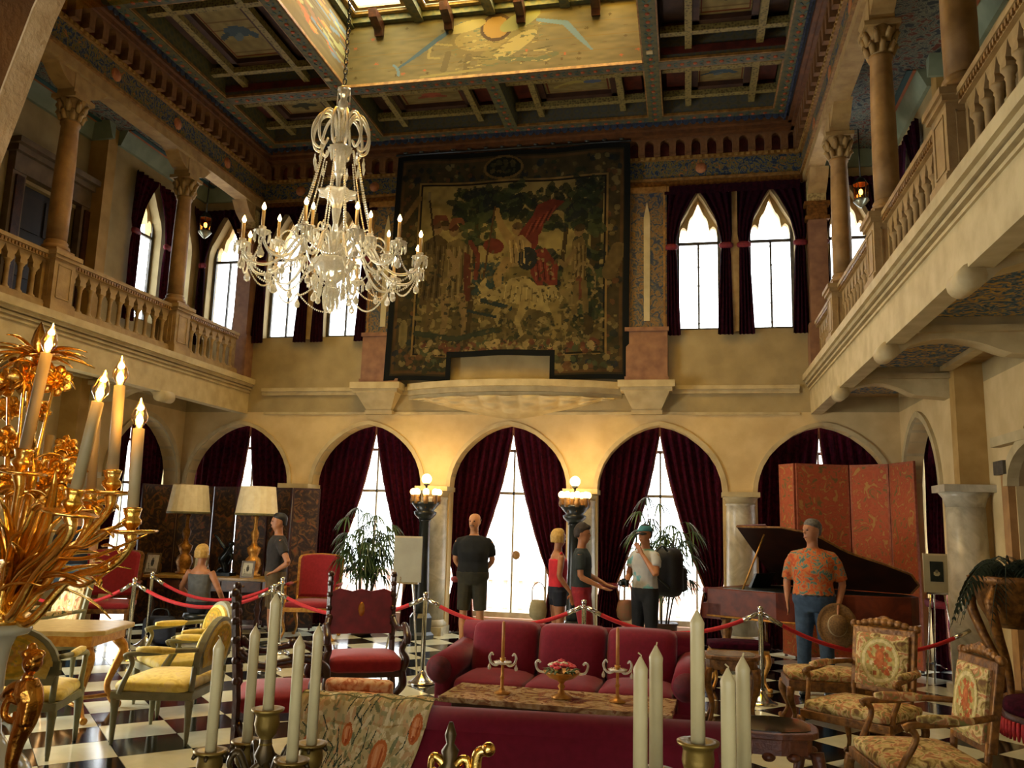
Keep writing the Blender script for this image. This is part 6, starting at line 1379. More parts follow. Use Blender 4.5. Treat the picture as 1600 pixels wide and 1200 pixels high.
def person(label, x, y, rz, H=1.75, skin=None, shirt=None, pants=None, plen=.5, sleeve=.55, L=None, R_=None, legs=None, hair=None, hairm=None, yaw=0, belly=0.0, dz=0.0, shoes=None, tank=False, slim=1.0, glasses=False, beard=None, cap=None, group=None, socks=None, belt=False):
    """L and R_ = (elbow, wrist, hand direction, palm normal); faces -Y"""
    t = thing('person', label, 'person', (x, y, 0), rz, group); k = H / 1.75; skin = skin or SKIN
    def S(p): return Vector(p) * k
    up = lambda z: z - dz
    tor = [(up(z), cx, cy - belly * (.6 if .95 < z < 1.3 else .1), rx * slim * (1 + belly * 1.5), ry * slim * (1 + belly * 3 * (1 if .95 < z < 1.3 else .3))) for z, cx, cy, rx, ry in TORSO]
    def ring(rs, g=0.0): return [(z * k, cx * k, cy * k, rx * k + g, ry * k + g) for z, cx, cy, rx, ry in rs]
    body = MB(); loft(body, ring(tor))
    body.tube([S((0, .012, up(1.40))), S((0, .005, up(1.50))), S((0, -.002, up(1.57)))], [.07 * k, .056 * k, .055 * k], 12)
    c, s = math.cos(yaw), math.sin(yaw)
    def hd(p): q = Vector(p); q = Vector((q.x * c - q.y * s, q.x * s + q.y * c, q.z)); q.z = up(q.z); return q * k
    vs = []; n = 16; hb = MB(); loft(hb, HEAD, n); hb.v = [tuple(hd(v)) for v in hb.v]; body.add(hb.v, hb.f, True)
    body.tube([hd((0, -.090, 1.668)), hd((0, -.108, 1.63)), hd((0, -.098, 1.618))], [.009 * k, .015 * k, .012 * k], 7)
    body.tube([hd((-.04, -.083, 1.675)), hd((0, -.094, 1.678)), hd((.04, -.083, 1.675))], .012 * k, 6)
    body.tube([hd((-.022, -.082, 1.583)), hd((0, -.09, 1.583)), hd((.022, -.082, 1.583))], .012 * k, 6)
    for sx in (-1, 1): body.ball(hd((sx * .076, .012, 1.643)), .02 * k, 7, .45, .8, 1.3)
    sh = [S((sx * .18 * slim, .0, up(1.395))) for sx in (-1, 1)]
    arms = [R_ or ((-.24, .02, 1.13), (-.25, -.05, .88), (0, -.1, -1), (1, 0, 0)), L or ((.24, .02, 1.13), (.25, -.05, .88), (0, -.1, -1), (-1, 0, 0))]
    for i, (e, wr, hdir, nr) in enumerate(arms):
        e = S((e[0], e[1], up(e[2]))); wr = S((wr[0], wr[1], up(wr[2])))
        body.tube(catmull([sh[i] * 1 + Vector((0, 0, -.0)), sh[i].lerp(e, .5), e], 4), [.05 * k, .046 * k, .038 * k], 10); body.tube(catmull([e, e.lerp(wr, .35), wr], 4), [.038 * k, .038 * k, .024 * k], 10)
        hand(body, wr, hdir, nr, -1 if i == 0 else 1); arms[i] = (e, wr)
    legs = legs or [((-.09, 0, .88), (-.11, -.01, .48), (-.12, .02, .08)), ((.09, 0, .88), (.11, -.01, .48), (.12, .02, .08))]
    for h, kn, an in legs:
        h, kn, an = S(h), S(kn), S(an)
        body.tube(catmull([h, h.lerp(kn, .5), kn], 4), [.088 * k, .075 * k, .053 * k], 12); body.tube(catmull([kn, kn.lerp(an, .35), an], 4), [.052 * k, .056 * k, .034 * k], 12)
    body.build('body', skin, t, remesh=.012)
    for sx in (-1, 1):
        if not glasses: MB().ball(hd((sx * .028, -.091, 1.655)), .0085 * k, 7, 1.3, .7, .8).build('eye', mat('dark eye', '#20150f', '#2c1e16', 20, .2), t)
    if glasses: MB().tube([hd((-.07, -.055, 1.655)), hd((-.04, -.1, 1.652)), hd((0, -.105, 1.655)), hd((.04, -.1, 1.652)), hd((.07, -.055, 1.655))], [.01, .02, .008, .02, .01], 7).build('sunglasses', BLACK, t)
    MB().tube([hd((-.02, -.095, 1.582)), hd((0, -.102, 1.580)), hd((.02, -.095, 1.582))], .0045 * k, 6).build('mouth', mat('lips', '#7a3a2c', '#8a4636', 20, .5), t)
    if beard: MB().tube([hd((-.03, -.088, 1.598)), hd((0, -.104, 1.602)), hd((.03, -.088, 1.598))], .008 * k, 6).build('moustache', beard, t)
    if hair:
        g = MB(); lo = {'short': 1.675, 'bob': 1.60, 'fringe': 1.63, 'bald': 1.66}[hair]; up_ = .035 if hair == 'fringe' else .012
        if hair == 'bald': g.tube([hd((-.078, .0, 1.675)), hd((-.06, .06, 1.672)), hd((0, .10, 1.67)), hd((.06, .06, 1.672)), hd((.078, .0, 1.675))], .018 * k, 8)
        else:
            rs = [(1.60, 0, .055, .055, .045), (lo, 0, .034, .078, .078)] + [ (1.69, 0, .018, .083, .096), (1.71, 0, .012, .086, .1), (1.735, 0, .008, .074, .09), (1.757 + up_ * .5, 0, .004, .054, .066), (1.765 + up_, 0, 0, .02, .03)]
            loft(g, rs); 
            if hair == 'fringe': g.ball((0, -.075, 1.735), .04, 8, 1.3, .9, .8)
            if hair == 'bob':
                for a in np.linspace(-.4, PI + .4, 9): g.tube([(.08 * math.cos(a), .015 + .085 * math.sin(a), 1.68), (.078 * math.cos(a), .015 + .08 * math.sin(a), 1.58)], [.024, .018], 7)
            g.v = [tuple(hd(v)) for v in g.v]
        g.build('hair', hairm, t, remesh=.011)
    if cap:
        g = MB(); loft(g, [(1.685, 0, .005, .088, .104), (1.72, 0, .006, .084, .10), (1.755, 0, .008, .062, .078), (1.772, 0, .01, .02, .03)]); g.tube([(-.05, -.085, 1.69), (0, -.13, 1.685), (.05, -.085, 1.69)], [.02, .04, .02], 8, .25, up=(0, 0, 1)); g.v = [tuple(hd(v)) for v in g.v]; g.build('cap', cap, t, remesh=.010)
    if shirt:
        g = MB(); rs = [(z, cx, cy, rx, ry) for z, cx, cy, rx, ry in ring(tor[1:], .018)]
        if tank: rs = rs[:5]
        loft(g, rs)
        if tank:
            for sx in (-1, 1): g.tube([S((sx * .085, -.09, up(1.33))), S((sx * .1, -.02, up(1.455))), S((sx * .085, .09, up(1.33)))], .018, 6)
        else:
            for i in range(2): e = arms[i][0]; g.tube([Vector((sh[i].x * .35, sh[i].y, sh[i].z + .030)), Vector((sh[i].x * .90, sh[i].y, sh[i].z - .010)), sh[i].lerp(e, .3), sh[i].lerp(e, sleeve)], [.045 * k, .064 * k, .068 * k, .064 * k], 12)
            g.lathe([(.075 * k, 0), (.062 * k, .02)], S((0, .008, up(1.44))), 12)
        g.build('shirt', shirt, t, remesh=.013)
    g = MB(); loft(g, ring(tor[:3], .022))
    for h, kn, an in legs:
        h, kn, an = S(h), S(kn), S(an)
        if plen <= 1: g.tube([h + Vector((0, 0, .05 if h.z > .6 else 0)), h.lerp(kn, plen)], [.112 * k, .088 * k], 12)
        else: g.tube([h + Vector((0, 0, .05 if h.z > .6 else 0)), h.lerp(kn, .5), kn], [.11 * k, .092 * k, .074 * k], 12).tube([kn, kn.lerp(an, .5), kn.lerp(an, min(1, plen - 1))], [.074 * k, .068 * k, .062 * k], 12)
    g.build('trousers' if plen > 1 else 'shorts', pants, t, remesh=.013)
    if belt: MB().lathe([(.178 * k * slim * (1 + belly * 1.5), -.015), (.183 * k * slim * (1 + belly * 1.5), 0), (.178 * k * slim * (1 + belly * 1.5), .015)], S((0, -belly * .4, 1.0)), 20, sy=.82).build('belt', BLACK, t)
    for h, kn, an in legs:
        an = S(an); MB().tube(catmull([(an.x, an.y + .05, .035), (an.x, an.y - .03, .04), (an.x, an.y - .12, .032), (an.x, an.y - .17, .026)], 4), [.036, .042, .045, .032], 10, .8, up=(0, 0, 1)).build('shoe', shoes or BLACK, t, loc=(0, 0, 0 if an.z < .2 else 0))
        if socks: MB().tube([(an.x, an.y, .05), (an.x, an.y, .14)], [.042, .044], 10).build('sock', socks, t)
    return t
TEE_B = mat('black cotton', '#07090b', '#0d1013', 12, .95); OLIVE = mat('dark olive shorts', '#26241a', '#33301f', 12, .9)
person('bald man with moustache in black t-shirt and dark shorts, hands behind his back', -2.88, 11.35, math.radians(8), 1.80, SKIN, TEE_B, OLIVE, plen=.95, sleeve=.75,
       L=((.25, .05, 1.14), (.12, .17, .98), (-1, .1, -.1), (0, 1, 0)), R_=((-.25, .05, 1.14), (-.12, .17, .96), (1, .1, -.1), (0, 1, 0)), hair='bald', hairm=mat('grey stubble hair', '#5a4a3a', '#6e5c4a', 30, .8), yaw=-.25, belly=.035, shoes=mat('dark trainers', '#16202c', '#2c4a3a', 15, .6), beard=mat('greying moustache', '#5f4a36', '#77604a', 30, .8), socks=mat('white socks', '#a9a79c', '#b9b7ac', 20, .9), slim=1.14)
person('blonde woman in bright red tank top and navy shorts behind the sofa', -1.62, 10.75, math.radians(115), 1.62, SKIN_T, mat('red tank top', '#a80f1c', '#c01826', 12, .8), mat('navy shorts', '#10141f', '#181d2c', 12, .9), plen=.35, tank=True,
       hair='bob', hairm=mat('blonde hair', '#a8843c', '#c29e52', 40, .6), yaw=.2, shoes=CREAM, slim=.92, R_=((-.23, .05, 1.14), (-.24, -.12, .92), (0, -.2, -1), (1, 0, 0)))
person('young man in grey t-shirt and red shorts, hands held out, walking right', -1.28, 10.45, math.radians(88), 1.68, SKIN_T, mat('charcoal t-shirt', '#1d2628', '#283234', 12, .9), mat('red shorts', '#7a1420', '#901c28', 12, .9), plen=.95, sleeve=.7,
       L=((.22, -.06, 1.12), (.12, -.30, 1.02), (-.1, -1, -.25), (0, 0, -1)), R_=((-.22, -.02, 1.12), (-.14, -.27, 1.0), (.1, -1, -.3), (0, 0, -1)), hair='fringe', hairm=mat('dark brown hair', '#1e140c', '#302012', 40, .7), slim=.9,
       legs=[((-.08, 0, .88), (-.1, -.08, .48), (-.1, .08, .08)), ((.08, 0, .88), (.1, -.06, .48), (.1, -.16, .08))])
person('visitor in teal cap, sunglasses and pale t-shirt raising a hand to the chin', -.52, 10.55, math.radians(-38), 1.70, SKIN_T, mat('pale print t-shirt', '#9a9a92', '#4a8a8c', 6, .9, stops=[(.42, '#9c9b94'), (.58, '#a9a8a0'), (.64, '#5f989a')]), mat('black trousers', '#0c0d10', '#14161a', 12, .9), plen=1.95, sleeve=.6,
       L=((.26, -.10, 1.16), (.06, -.14, 1.42), (-.5, -.1, .8), (0, 1, 0)), R_=((-.24, -.04, 1.12), (-.10, -.26, 1.02), (.6, -.8, -.1), (0, 0, -1)), hair='short', hairm=mat('black hair', '#0e0b08', '#191410', 40, .6), glasses=True, cap=mat('teal cap', '#2e6a70', '#3a7c82', 14, .8))
t = thing('backpack', 'large black backpack carried by the visitor in the teal cap', 'backpack', (-.27, 10.88, 1.18), math.radians(-38))
b = MB().rbox(-.19, -.14, -.34, .19, .17, .26, .12, 0, 8); b.rbox(-.15, .14, -.28, .15, .25, .02, .05, 0, 6); b.build('bag', mat('black nylon', '#0a0b0d', '#15171a', 14, .6), t)
for sx in (-1, 1): MB().tube(catmull([(sx * .11, -.12, .22), (sx * .12, -.24, .28), (sx * .13, -.42, .14), (sx * .14, -.36, -.06), (sx * .15, -.13, -.22)], 5), .018, 6, .5).build('strap', BLACK, t)
MB().tube(catmull([(-.04, .1, .26), (0, .1, .31), (.04, .1, .26)], 4), .01, 6).build('handle', BLACK, t)
t = thing('camera', 'small black camera held at the waist of the visitor in the teal cap', 'camera', (-.76, 10.32, 1.02), math.radians(-38))
MB().box(-.06, -.02, -.04, .06, .03, .04).box(-.02, -.02, .04, .02, .02, .055).build('body', BLACK, t, bevel=.006); MB().lathe([(.03, 0), (.03, .05), (.024, .055)], (0, -.02, 0), 14, M=Matrix.Rotation(PI / 2, 3, 'X')).build('lens', BLACK, t)
def tote(label, loc, rz, m):
    t = thing('tote_bag', label, 'bag', loc, rz); MB().lathe([(.05, -.24), (.09, -.20), (.10, -.12), (.085, -.03), (.07, 0), (.06, .005)], n=14, sx=1.1, sy=.5, fl=.04).build('bag', m, t); MB().tube(catmull([(-.08, 0, -.01), (-.07, 0, .16), (0, 0, .22), (.07, 0, .16), (.08, 0, -.01)], 5), .008, 6).build('handle', m, t)
tote('beige bag hanging beside the blonde woman in red', (-1.86, 10.72, .74), .2, mat('beige canvas', '#8a8160', '#9c9270', 12, .9)); tote('tan bag hanging before the visitor in the teal cap', (-.76, 10.6, .80), .4, mat('tan canvas', '#8a745a', '#a06a52', 12, .9))
HAW = mat('orange and teal flowered shirt', '#b5521c', '#3c6a5c', 15, .8, stops=[(.36, '#9c3c14'), (.48, '#b5581e'), (.54, '#a86a2c'), (.60, '#4f7468'), (.68, '#3c5c54')], dist=1.6)
person('grey-haired man in orange flowered shirt and jeans looking left, by the piano', 1.30, 9.62, math.radians(-14), 1.80, SKIN_T, HAW, mat('faded blue jeans', '#2c3f52', '#3c5064', 18, .9), plen=1.97, sleeve=.9, belt=True,
       L=((.28, .03, 1.12), (.24, -.10, .90), (0, -.2, -1), (-1, 0, 0)), R_=((-.27, .04, 1.12), (-.26, -.02, .92), (.1, -.1, -1), (1, 0, 0)), hair='short', hairm=mat('grey hair', '#4a453c', '#6a6458', 40, .7), yaw=-.7, belly=.045, slim=1.1)
t = thing('straw_hat', 'brown straw hat held against the thigh of the man in the flowered shirt', 'hat', (1.49, 9.40, .74), 0)
M = Matrix.Rotation(math.radians(78), 3, 'X')
MB().lathe([(.001, .12), (.07, .115), (.085, .09), (.095, 0.0), (.17, -.01), (.20, .005), (.20, -.003), (.17, -.018), (.09, -.01), (.001, -.01)], n=28, sx=1, sy=1.15, M=M).build('straw', mat('brown straw', '#5f4420', '#7c5c2e', 60, .8, bump=.4), t)
MB().lathe([(.0955, .005), (.0975, .015), (.093, .045)], n=28, sy=1.15, M=M).build('band', mat('pale hat band', '#8a7a58', '#9c8a66', 30, .8), t)
person('blonde visitor in grey top sitting with her back to the camera before the desk', -6.36, 10.35, math.radians(172), 1.66, SKIN_T, mat('grey vest top', '#4a4c4a', '#5c5e5c', 12, .9), mat('dark trousers', '#0d0f14', '#161922', 12, .9), plen=1.9, tank=True, dz=.40,
       L=((.34, -.02, 1.16), (.30, -.22, .98), (-.2, -.6, -.6), (0, 0, -1)), R_=((-.32, -.02, 1.14), (-.30, -.20, .92), (.1, -.4, -.8), (0, 0, -1)), hair='bob', hairm=MATS['blonde hair'], slim=.98,
       legs=[((-.09, 0, .50), (-.14, -.42, .50), (-.14, -.40, .08)), ((.09, 0, .50), (.14, -.42, .50), (.14, -.40, .08))])
t = thing('visitor_seat', 'dark round seat carrying the blonde visitor in grey', 'stool', (-6.36, 10.40, 0), 0)
MB().lathe([(.19, .34), (.21, .36), (.2, .40), (.001, .405)], n=24).build('seat', BLACK, t)
for k in range(4):
    a = k * PI / 2 + .7; MB().tube([(.16 * math.cos(a), .16 * math.sin(a), .35), (.22 * math.cos(a), .22 * math.sin(a), 0)], .012, 7).build('leg', CHROME, t)
t = thing('shoulder_bag', 'dark blue bag on the floor left of the sitting blonde visitor', 'bag', (-6.80, 10.2, 0), .2)
MB().rbox(-.2, -.12, 0, .2, .12, .36, .08, 0, 8).build('bag', mat('navy nylon', '#0f1420', '#182032', 12, .7), t); MB().tube(catmull([(-.12, 0, .34), (-.08, 0, .44), (.08, 0, .44), (.12, 0, .34)], 5), .01, 6).build('strap', BLACK, t)
person('man in dark t-shirt and brown shorts, hand on hip, looking left at the desk', -5.36, 10.5, math.radians(-55), 1.72, SKIN_T, mat('dark brown t-shirt', '#1e1a18', '#2c2622', 12, .9), mat('brown shorts', '#4a3a20', '#5c4a2a', 12, .9), plen=.92, sleeve=.6,
       L=((.38, .10, 1.12), (.20, -.04, 1.0), (-.6, -.5, -.3), (0, 0, 1)), hair='short', hairm=MATS['black hair'], glasses=False, slim=1.02)
person('visitor in navy t-shirt and pale blue jeans half hidden behind the gilt candelabrum', -7.85, 9.75, math.radians(20), 1.78, SKIN, mat('navy t-shirt', '#141c2c', '#1c2638', 12, .9), mat('pale blue jeans', '#4a6a8a', '#5c7c9c', 12, .9), plen=1.97, hair='short', hairm=MATS['dark brown hair'])
# ================================================================ FOREGROUND TABLE WITH THE CANDELABRA
ct = thing('console_table', 'long dark console table under the candelabra, just below the picture', 'table', (0, 0, 0))
MB().box(-2.05, 1.36, .90, .40, 2.02, .95).build('top', DARKWOOD, ct, bevel=.006); MB().box(-1.98, 1.42, .78, .33, 1.96, .90).build('apron', DARKWOOD, ct)
for x in (-1.92, .27):
    for y in (1.46, 1.92): leg('turned', .80, .045).build('leg', DARKWOOD, ct, loc=(x, y, 0))
ABR = mat('antique brass', '#6a5220', '#8c7434', 14, .38, metal=.7, bump=.15)
DBR = mat('dark bronze scrolls', '#33270f', '#4f3d1a', 18, .4, metal=.6)
def branch(label, cxy, zc, cand, clen, group):
    """five-light candelabrum: centre cup at height zc, cand = [(x, y, zbase, length)]"""
    t = thing('candelabrum', label, 'candelabrum', (cxy[0], cxy[1], .95)); O = Vector((cxy[0], cxy[1], .95))
    MB().lathe([(.065, 0), (.07, .01), (.05, .02), (.03, .035), (.014, .06), (.02, .075), (.012, .09), (.012, zc - 1.06), (.022, zc - 1.04), (.013, zc - 1.02), (.013, zc - .985)], n=20).build('stem', DBR, t)
    cup = [(.010, -.075), (.014, -.068), (.011, -.06), (.022, -.045), (.026, -.028), (.024, -.012), (.026, -.006), (.033, -.003), (.034, .002), (.024, .002), (.012, -.004)]
    MB().lathe(cup, (0, 0, zc - .95), 22).build('cup', ABR, t)
    for i, (x, y, zb_, L) in enumerate(cand):
        P = Vector((x, y, zb_)) - O
        if i:
            a = MB().tube(catmull([(0, 0, zc - 1.05), (P.x * .4, P.y * .4, zc - 1.09), (P.x * .8, P.y * .8, P.z - .13), (P.x * 1.02, P.y * 1.02, P.z - .10), (P.x, P.y, P.z - .07)], 6), [.009, .008, .008, .009], 7)
            a.tube(catmull([(P.x * .3, P.y * .3, zc - 1.075), (P.x * .5, P.y * .5, zc - 1.03), (P.x * .65, P.y * .65, zc - 1.05), (P.x * .55, P.y * .55, zc - 1.075)], 5), [.007, .008, .006, .004], 6)
            a = a.build('arm', DBR, t); MB().lathe(cup, P, 22).build('cup', ABR, a)
            for q in range(6):
                u = Vector((math.cos(q), math.sin(q), 0)) * .03; MB().tube([P + u + Vector((0, 0, -.004)), P + u * 1.2 + Vector((0, 0, -.012))], [.006, .003], 5).build('leaf_tip', DBR, a)
    for i, (x, y, zb_, L) in enumerate(cand):
        wd = group[i]; c = thing('candle', 'unlit ivory taper candle, ' + wd, 'candle', (x, y, zb_ - .01), 0, 'unlit ivory candles')
        MB().lathe([(.0115, 0), (.0112, L - .022), (.0118, L - .014), (.0105, L - .010), (.004, L + .002), (.002, L + .006)], n=18).build('wax', WAX, c)
        MB().tube([(0, 0, L), (.001, 0, L + .008), (-.004 if i % 2 else .002, 0, L + .012)], .0012, 5).build('wick', WAX, c)
    return t
def cpt(tx, ty, bx_, by_, Y): a, b_ = at(tx, ty, Y), at(bx_, by_, Y); return ((a.x + b_.x) / 2, Y, b_.z, a.z - b_.z)
left = [cpt(436, 925, 415, 1108, 1.70), cpt(347, 995, 326, 1173, 1.64), cpt(398, 975, 388, 1158, 1.79), cpt(473, 990, 452, 1188, 1.60), cpt(499, 975, 486, 1162, 1.77)]
branch('five-light antique brass candelabrum with unlit candles, left of the near sofa', (left[0][0], left[0][1]), left[0][2], left, .2, ['tallest of the left five', 'leftmost of the left five', 'second from left among the left five', 'fourth from left among the left five', 'rightmost of the left five'])
right = [cpt(1088, 950, 1092, 1160, 1.45)]
for tx, ty, Y in ((1001, 1022, 1.40), (1025, 1005, 1.50), (1137, 1040, 1.38), (1160, 1022, 1.47)):
    a = at(tx, ty, Y); right.append((a.x, Y, a.z - .205, .205))
branch('five-light antique brass candelabrum with unlit candles, right of centre', (right[0][0], right[0][1]), right[0][2], right, .2, ['tallest of the right five', 'leftmost of the right five', 'second from left among the right five', 'fourth from left among the right five', 'rightmost of the right five'])
# gilt fleuron ornament between the candelabra
P = at(705, 1128, 1.70); t = thing('gilt_finial', 'dark gilt fleuron ornament rising before the near sofa', 'ornament', (P.x, P.y, .95)); h = P.z - .95
MB().lathe([(.06, 0), (.065, .015), (.03, .03), (.015, .06), (.02, h * .55), (.03, h * .62), (.018, h * .68), (.024, h * .74), (.012, h * .78), (.018, h * .84), (.008, h * .88), (.012, h * .93), (.004, h)], n=14).build('stem', DBR, t)
for sx in (-1, 1):
    MB().tube(catmull([(0, 0, h * .70), (sx * .018, 0, h * .78), (sx * .034, 0, h * .80), (sx * .038, 0, h * .74), (sx * .028, 0, h * .72)], 5), [.008, .009, .008, .007, .005], 7).build('scroll', GOLD, t)
MB().tube(catmull([(.01, 0, h * .4), (.05, 0, h * .6), (.055, 0, h * .82), (.075, 0, h * .86)], 6), [.014, .012, .011, .010], 8).ball((.078, 0, h * .865), .014, 8).build('branch', GOLD, t)

# ================================================================ THE LIT ORMOLU CANDELABRUM IN A WHITE VASE
VX, VY = at(-14, 1100, 1.70).x, 1.70
v = thing('vase', 'white porcelain vase with gilt collar at the far left edge', 'vase', (VX, VY, .95))
PORC = mat('white porcelain', '#a9a588', '#bdb99c', 3, .18, coat=.4)
zv = lambda py: at(0, py, 1.70).z - .95; MB().lathe([(.055, 0), (.06, .02), (.04, .04), (.05, .07), (.09, .10), (.10, zv(1230)), (.094, zv(1205)), (.076, zv(1187)), (.044, zv(1166)), (.028, zv(1146)), (.021, zv(1100)), (.021, zv(1040)), (.027, zv(1010)), (.036, zv(994)), (.058, zv(990)), (.066, zv(983)), (.061, zv(974))], n=36).build('body', PORC, v)
MB().lathe([(.05, zv(975)), (.058, zv(972)), (.056, zv(966)), (.05, zv(962)), (.054, zv(957)), (.04, zv(953))], n=30).build('collar', GOLD, v)
fg = MB(); fx = at(40, 1100, 1.66).x - VX; z_ = lambda py: at(45, py, 1.66).z - .95      # caryatid handle with coiled scroll
fg.ball((fx + .005, -.04, z_(1035)), .021, 10, 1, 1, 1.15).tube([(fx, -.04, z_(1050)), (fx - .004, -.04, z_(1062))], [.010, .012], 8)
fg.tube(catmull([(fx - .002, -.04, z_(1062)), (fx + .004, -.04, z_(1080)), (fx + .012, -.04, z_(1098)), (fx + .006, -.04, z_(1125)), (fx - .01, -.04, z_(1160)), (fx - .018, -.04, z_(1200)), (fx - .02, -.02, z_(1230))], 5), [.022, .03, .026, .024, .018, .013, .016], 10)
for k in range(12): a = k * .55; fg.ball((fx + .004 + .017 * math.cos(a), -.04 + .010 * math.sin(a * 2), z_(1024) + .006 * math.sin(a)), .009, 6)
fg.ball((fx - .004, -.035, z_(1012)), .011, 7).ball((fx + .012, -.062, z_(1036)), .006, 6)
for k in range(7): fg.ball((fx + .024 - .001 * k, -.052, z_(1082 + k * 9)), .0075, 6)
fg.tube(catmull([(fx - .0, -.04, z_(1070)), (fx - .035, -.04, z_(1075)), (fx - .06, -.03, z_(1090)), (fx - .09, -.0, z_(1100))], 5), [.014, .012, .011, .012], 8)
fg.tube(catmull([(fx - .01, -.04, z_(1100)), (fx - .04, -.045, z_(1095)), (fx - .045, -.045, z_(1120)), (fx - .02, -.045, z_(1128)), (fx - .018, -.045, z_(1112))], 6), [.008, .009, .008, .006], 7)
fg.tube([(fx + .02, -.055, z_(1095)), (fx + .018, -.06, z_(1130))], [.012, .008], 7)
fg.build('caryatid_handle', mat('red gilt bronze', '#b5742a', '#cc9444', 24, .25, metal=1.0, bump=.2), v, remesh=.0025)
G = thing('ormolu_candelabrum', 'gilt bronze candelabrum of leaves and flowers with lit candle bulbs at the left', 'candelabrum', (VX, VY, 1.43))
O = Vector((VX, VY, 1.43))
def lat(u, v_, Y): return at(u, v_, Y) - O
rg = random.Random(12)
MB().lathe([(.05, .0), (.055, .015), (.03, .03), (.022, .06), (.03, .09), (.015, .12)], n=18, fl=.08).build('base_cup', GOLD, G)
TUBEM = mat('ivory candle tube', '#8c7c54', '#a08e64', 7, .6)
lights = [((38, 705), (73, 552), 1.64), ((118, 768), (153, 628), 1.60), ((176, 738), (187, 603), 1.72), ((207, 797), (217, 670), 1.70), ((142, 768), (150, 655), 1.86), ((60, 800), (78, 680), 1.92)]
for i, (bp, tp_, Y) in enumerate(lights):
    B, T = lat(*bp, Y), lat(*tp_, Y); ax = (T - B).normalized(); M = Vector((0, 0, 1)).rotation_difference(ax).to_matrix(); L = (T - B).length
    r = .0125 if i < 4 else .012
    arm = MB().tube(catmull([(0, 0, .03 + .01 * i), (B.x * .25, B.y * .3 - .01, -.0 + .015 * (i % 3)), (B.x * .55, B.y * .6, B.z * .35 + .01), (B.x * .85, B.y * .9, B.z - .13), (B.x * 1.0, B.y, B.z - .085), tuple(B - ax * .05)], 7), [.013, .012, .010, .009, .010, .016], 8).build('arm', GOLD, G)
    MB().lathe([(.012, -.056), (.03, -.053), (.054, -.050), (.057, -.046), (.053, -.044), (.015, -.046)], B, 30, M=M, fl=.04, fn=9).build('drip_pan', GOLD, arm)
    MB().lathe([(.008, -.05), (.010, -.042), (.021, -.03), (.021, -.022), (.015, -.016), (.019, -.002), (.021, .004), (.014, .006)], B, 22, M=M, fl=.03, fn=8).build('socket', GOLD, arm)
    MB().lathe([(r, 0), (r, L), (r * .75, L + .001), (r * .7, L - .004)], B, 22, M=M).build('candle_tube', TUBEM, arm)
    if i < 4:
        MB().lathe([(.006, .0), (.009, .006), (.0175, .020), (.018, .030), (.013, .045), (.0055, .060), (.0015, .072)], T, 20, M=M).build('bulb', BULBGLASS, arm)
        MB().lathe([(.002, .006), (.007, .012), (.0085, .020), (.006, .028), (.002, .034)], T, 10, M=M).build('filament', GLOW, arm)
        point(T + ax * .045, .9, (1, .62, .25), .012, G)
def gleaf(mb, p, d, L, w_, curl, twist=0.0, n=7):
    """a long curling gilt leaf"""
    p, d = Vector(p), Vector(d).normalized(); s = d.cross(Vector((.1, .3, 1))).normalized(); c = p; vs = []; q = d
    for k in range(n + 1):
        t_ = k / n; ww = w_ * (math.sin(PI * (.12 + .86 * t_)) ** .8); up_ = q.cross(s)
        vs += [c - s * ww - up_ * ww * .35, c + Vector((0, 0, 0)), c + s * ww - up_ * ww * .35]
        c = c + q * L / n; q = (q + Vector((0, 0, -curl / n)) + s * twist / n).normalized()
    fs = []
    for k in range(n): fs += [(3 * k, 3 * k + 1, 3 * k + 4, 3 * k + 3), (3 * k + 1, 3 * k + 2, 3 * k + 5, 3 * k + 4)]
    mb.add(vs, fs, True)
def leafpart(name, p, d, L, w_, curl, twist, parent):
    b = MB(); gleaf(b, p, d, L, w_, curl, twist); o = b.build(name, GOLD, parent); k = o.modifiers.new('thick', 'SOLIDIFY'); k.thickness = .0025; return o
def spray(c, n, L, w_, curl, parent, up0=.3, rad=(0, 2 * PI)):
    for k in range(n):
        a = rad[0] + (rad[1] - rad[0]) * k / n + rg.uniform(-.2, .2); leafpart('leaf', c, (math.cos(a), .8 * math.sin(a), up0 + rg.uniform(-.2, .5)), L * rg.uniform(.8, 1.2), w_, curl * rg.uniform(.7, 1.3), rg.uniform(-.6, .6), parent)
def flower(c, R, parent, aim=(0.5, -1, .2), n=7):
    aim = Vector(aim).normalized(); M = Vector((0, 0, 1)).rotation_difference(aim).to_matrix(); fl_ = MB().lathe([(.001, 0), (R * .22, .002), (R * .28, R * .12), (R * .12, R * .22), (.001, R * .24)], c, 10, M=M, fl=.1).build('flower', GOLD, parent)
    for ring_, (k_, sc, lift) in enumerate(((n, 1.0, .15), (n - 2, .62, .7))):
        for k in range(k_):
            a = 2 * PI * k / k_ + ring_ * .4; d = M @ Vector((math.cos(a), math.sin(a), lift)); b = MB(); s = (M @ Vector((-math.sin(a), math.cos(a), 0))); vs = []; m = 5
            for j in range(m + 1):
                t_ = j / m; ww = R * .42 * sc * math.sin(PI * (.1 + .8 * t_)); cc = Vector(c) + d * R * sc * t_ + (M @ Vector((0, 0, 1))) * R * .25 * t_ * t_ * (1 if lift > .5 else -.4)
                cup_ = (M @ Vector((0, 0, 1))) * ww * .4; vs += [cc - s * ww + cup_, cc, cc + s * ww + cup_]
            fs = []
            for j in range(m): fs += [(3 * j, 3 * j + 1, 3 * j + 4, 3 * j + 3), (3 * j + 1, 3 * j + 2, 3 * j + 5, 3 * j + 4)]
            b.add(vs, fs, True); o = b.build('petal', GOLD, fl_); kk = o.modifiers.new('thick', 'SOLIDIFY'); kk.thickness = .002
top = lat(58, 560, 1.84)
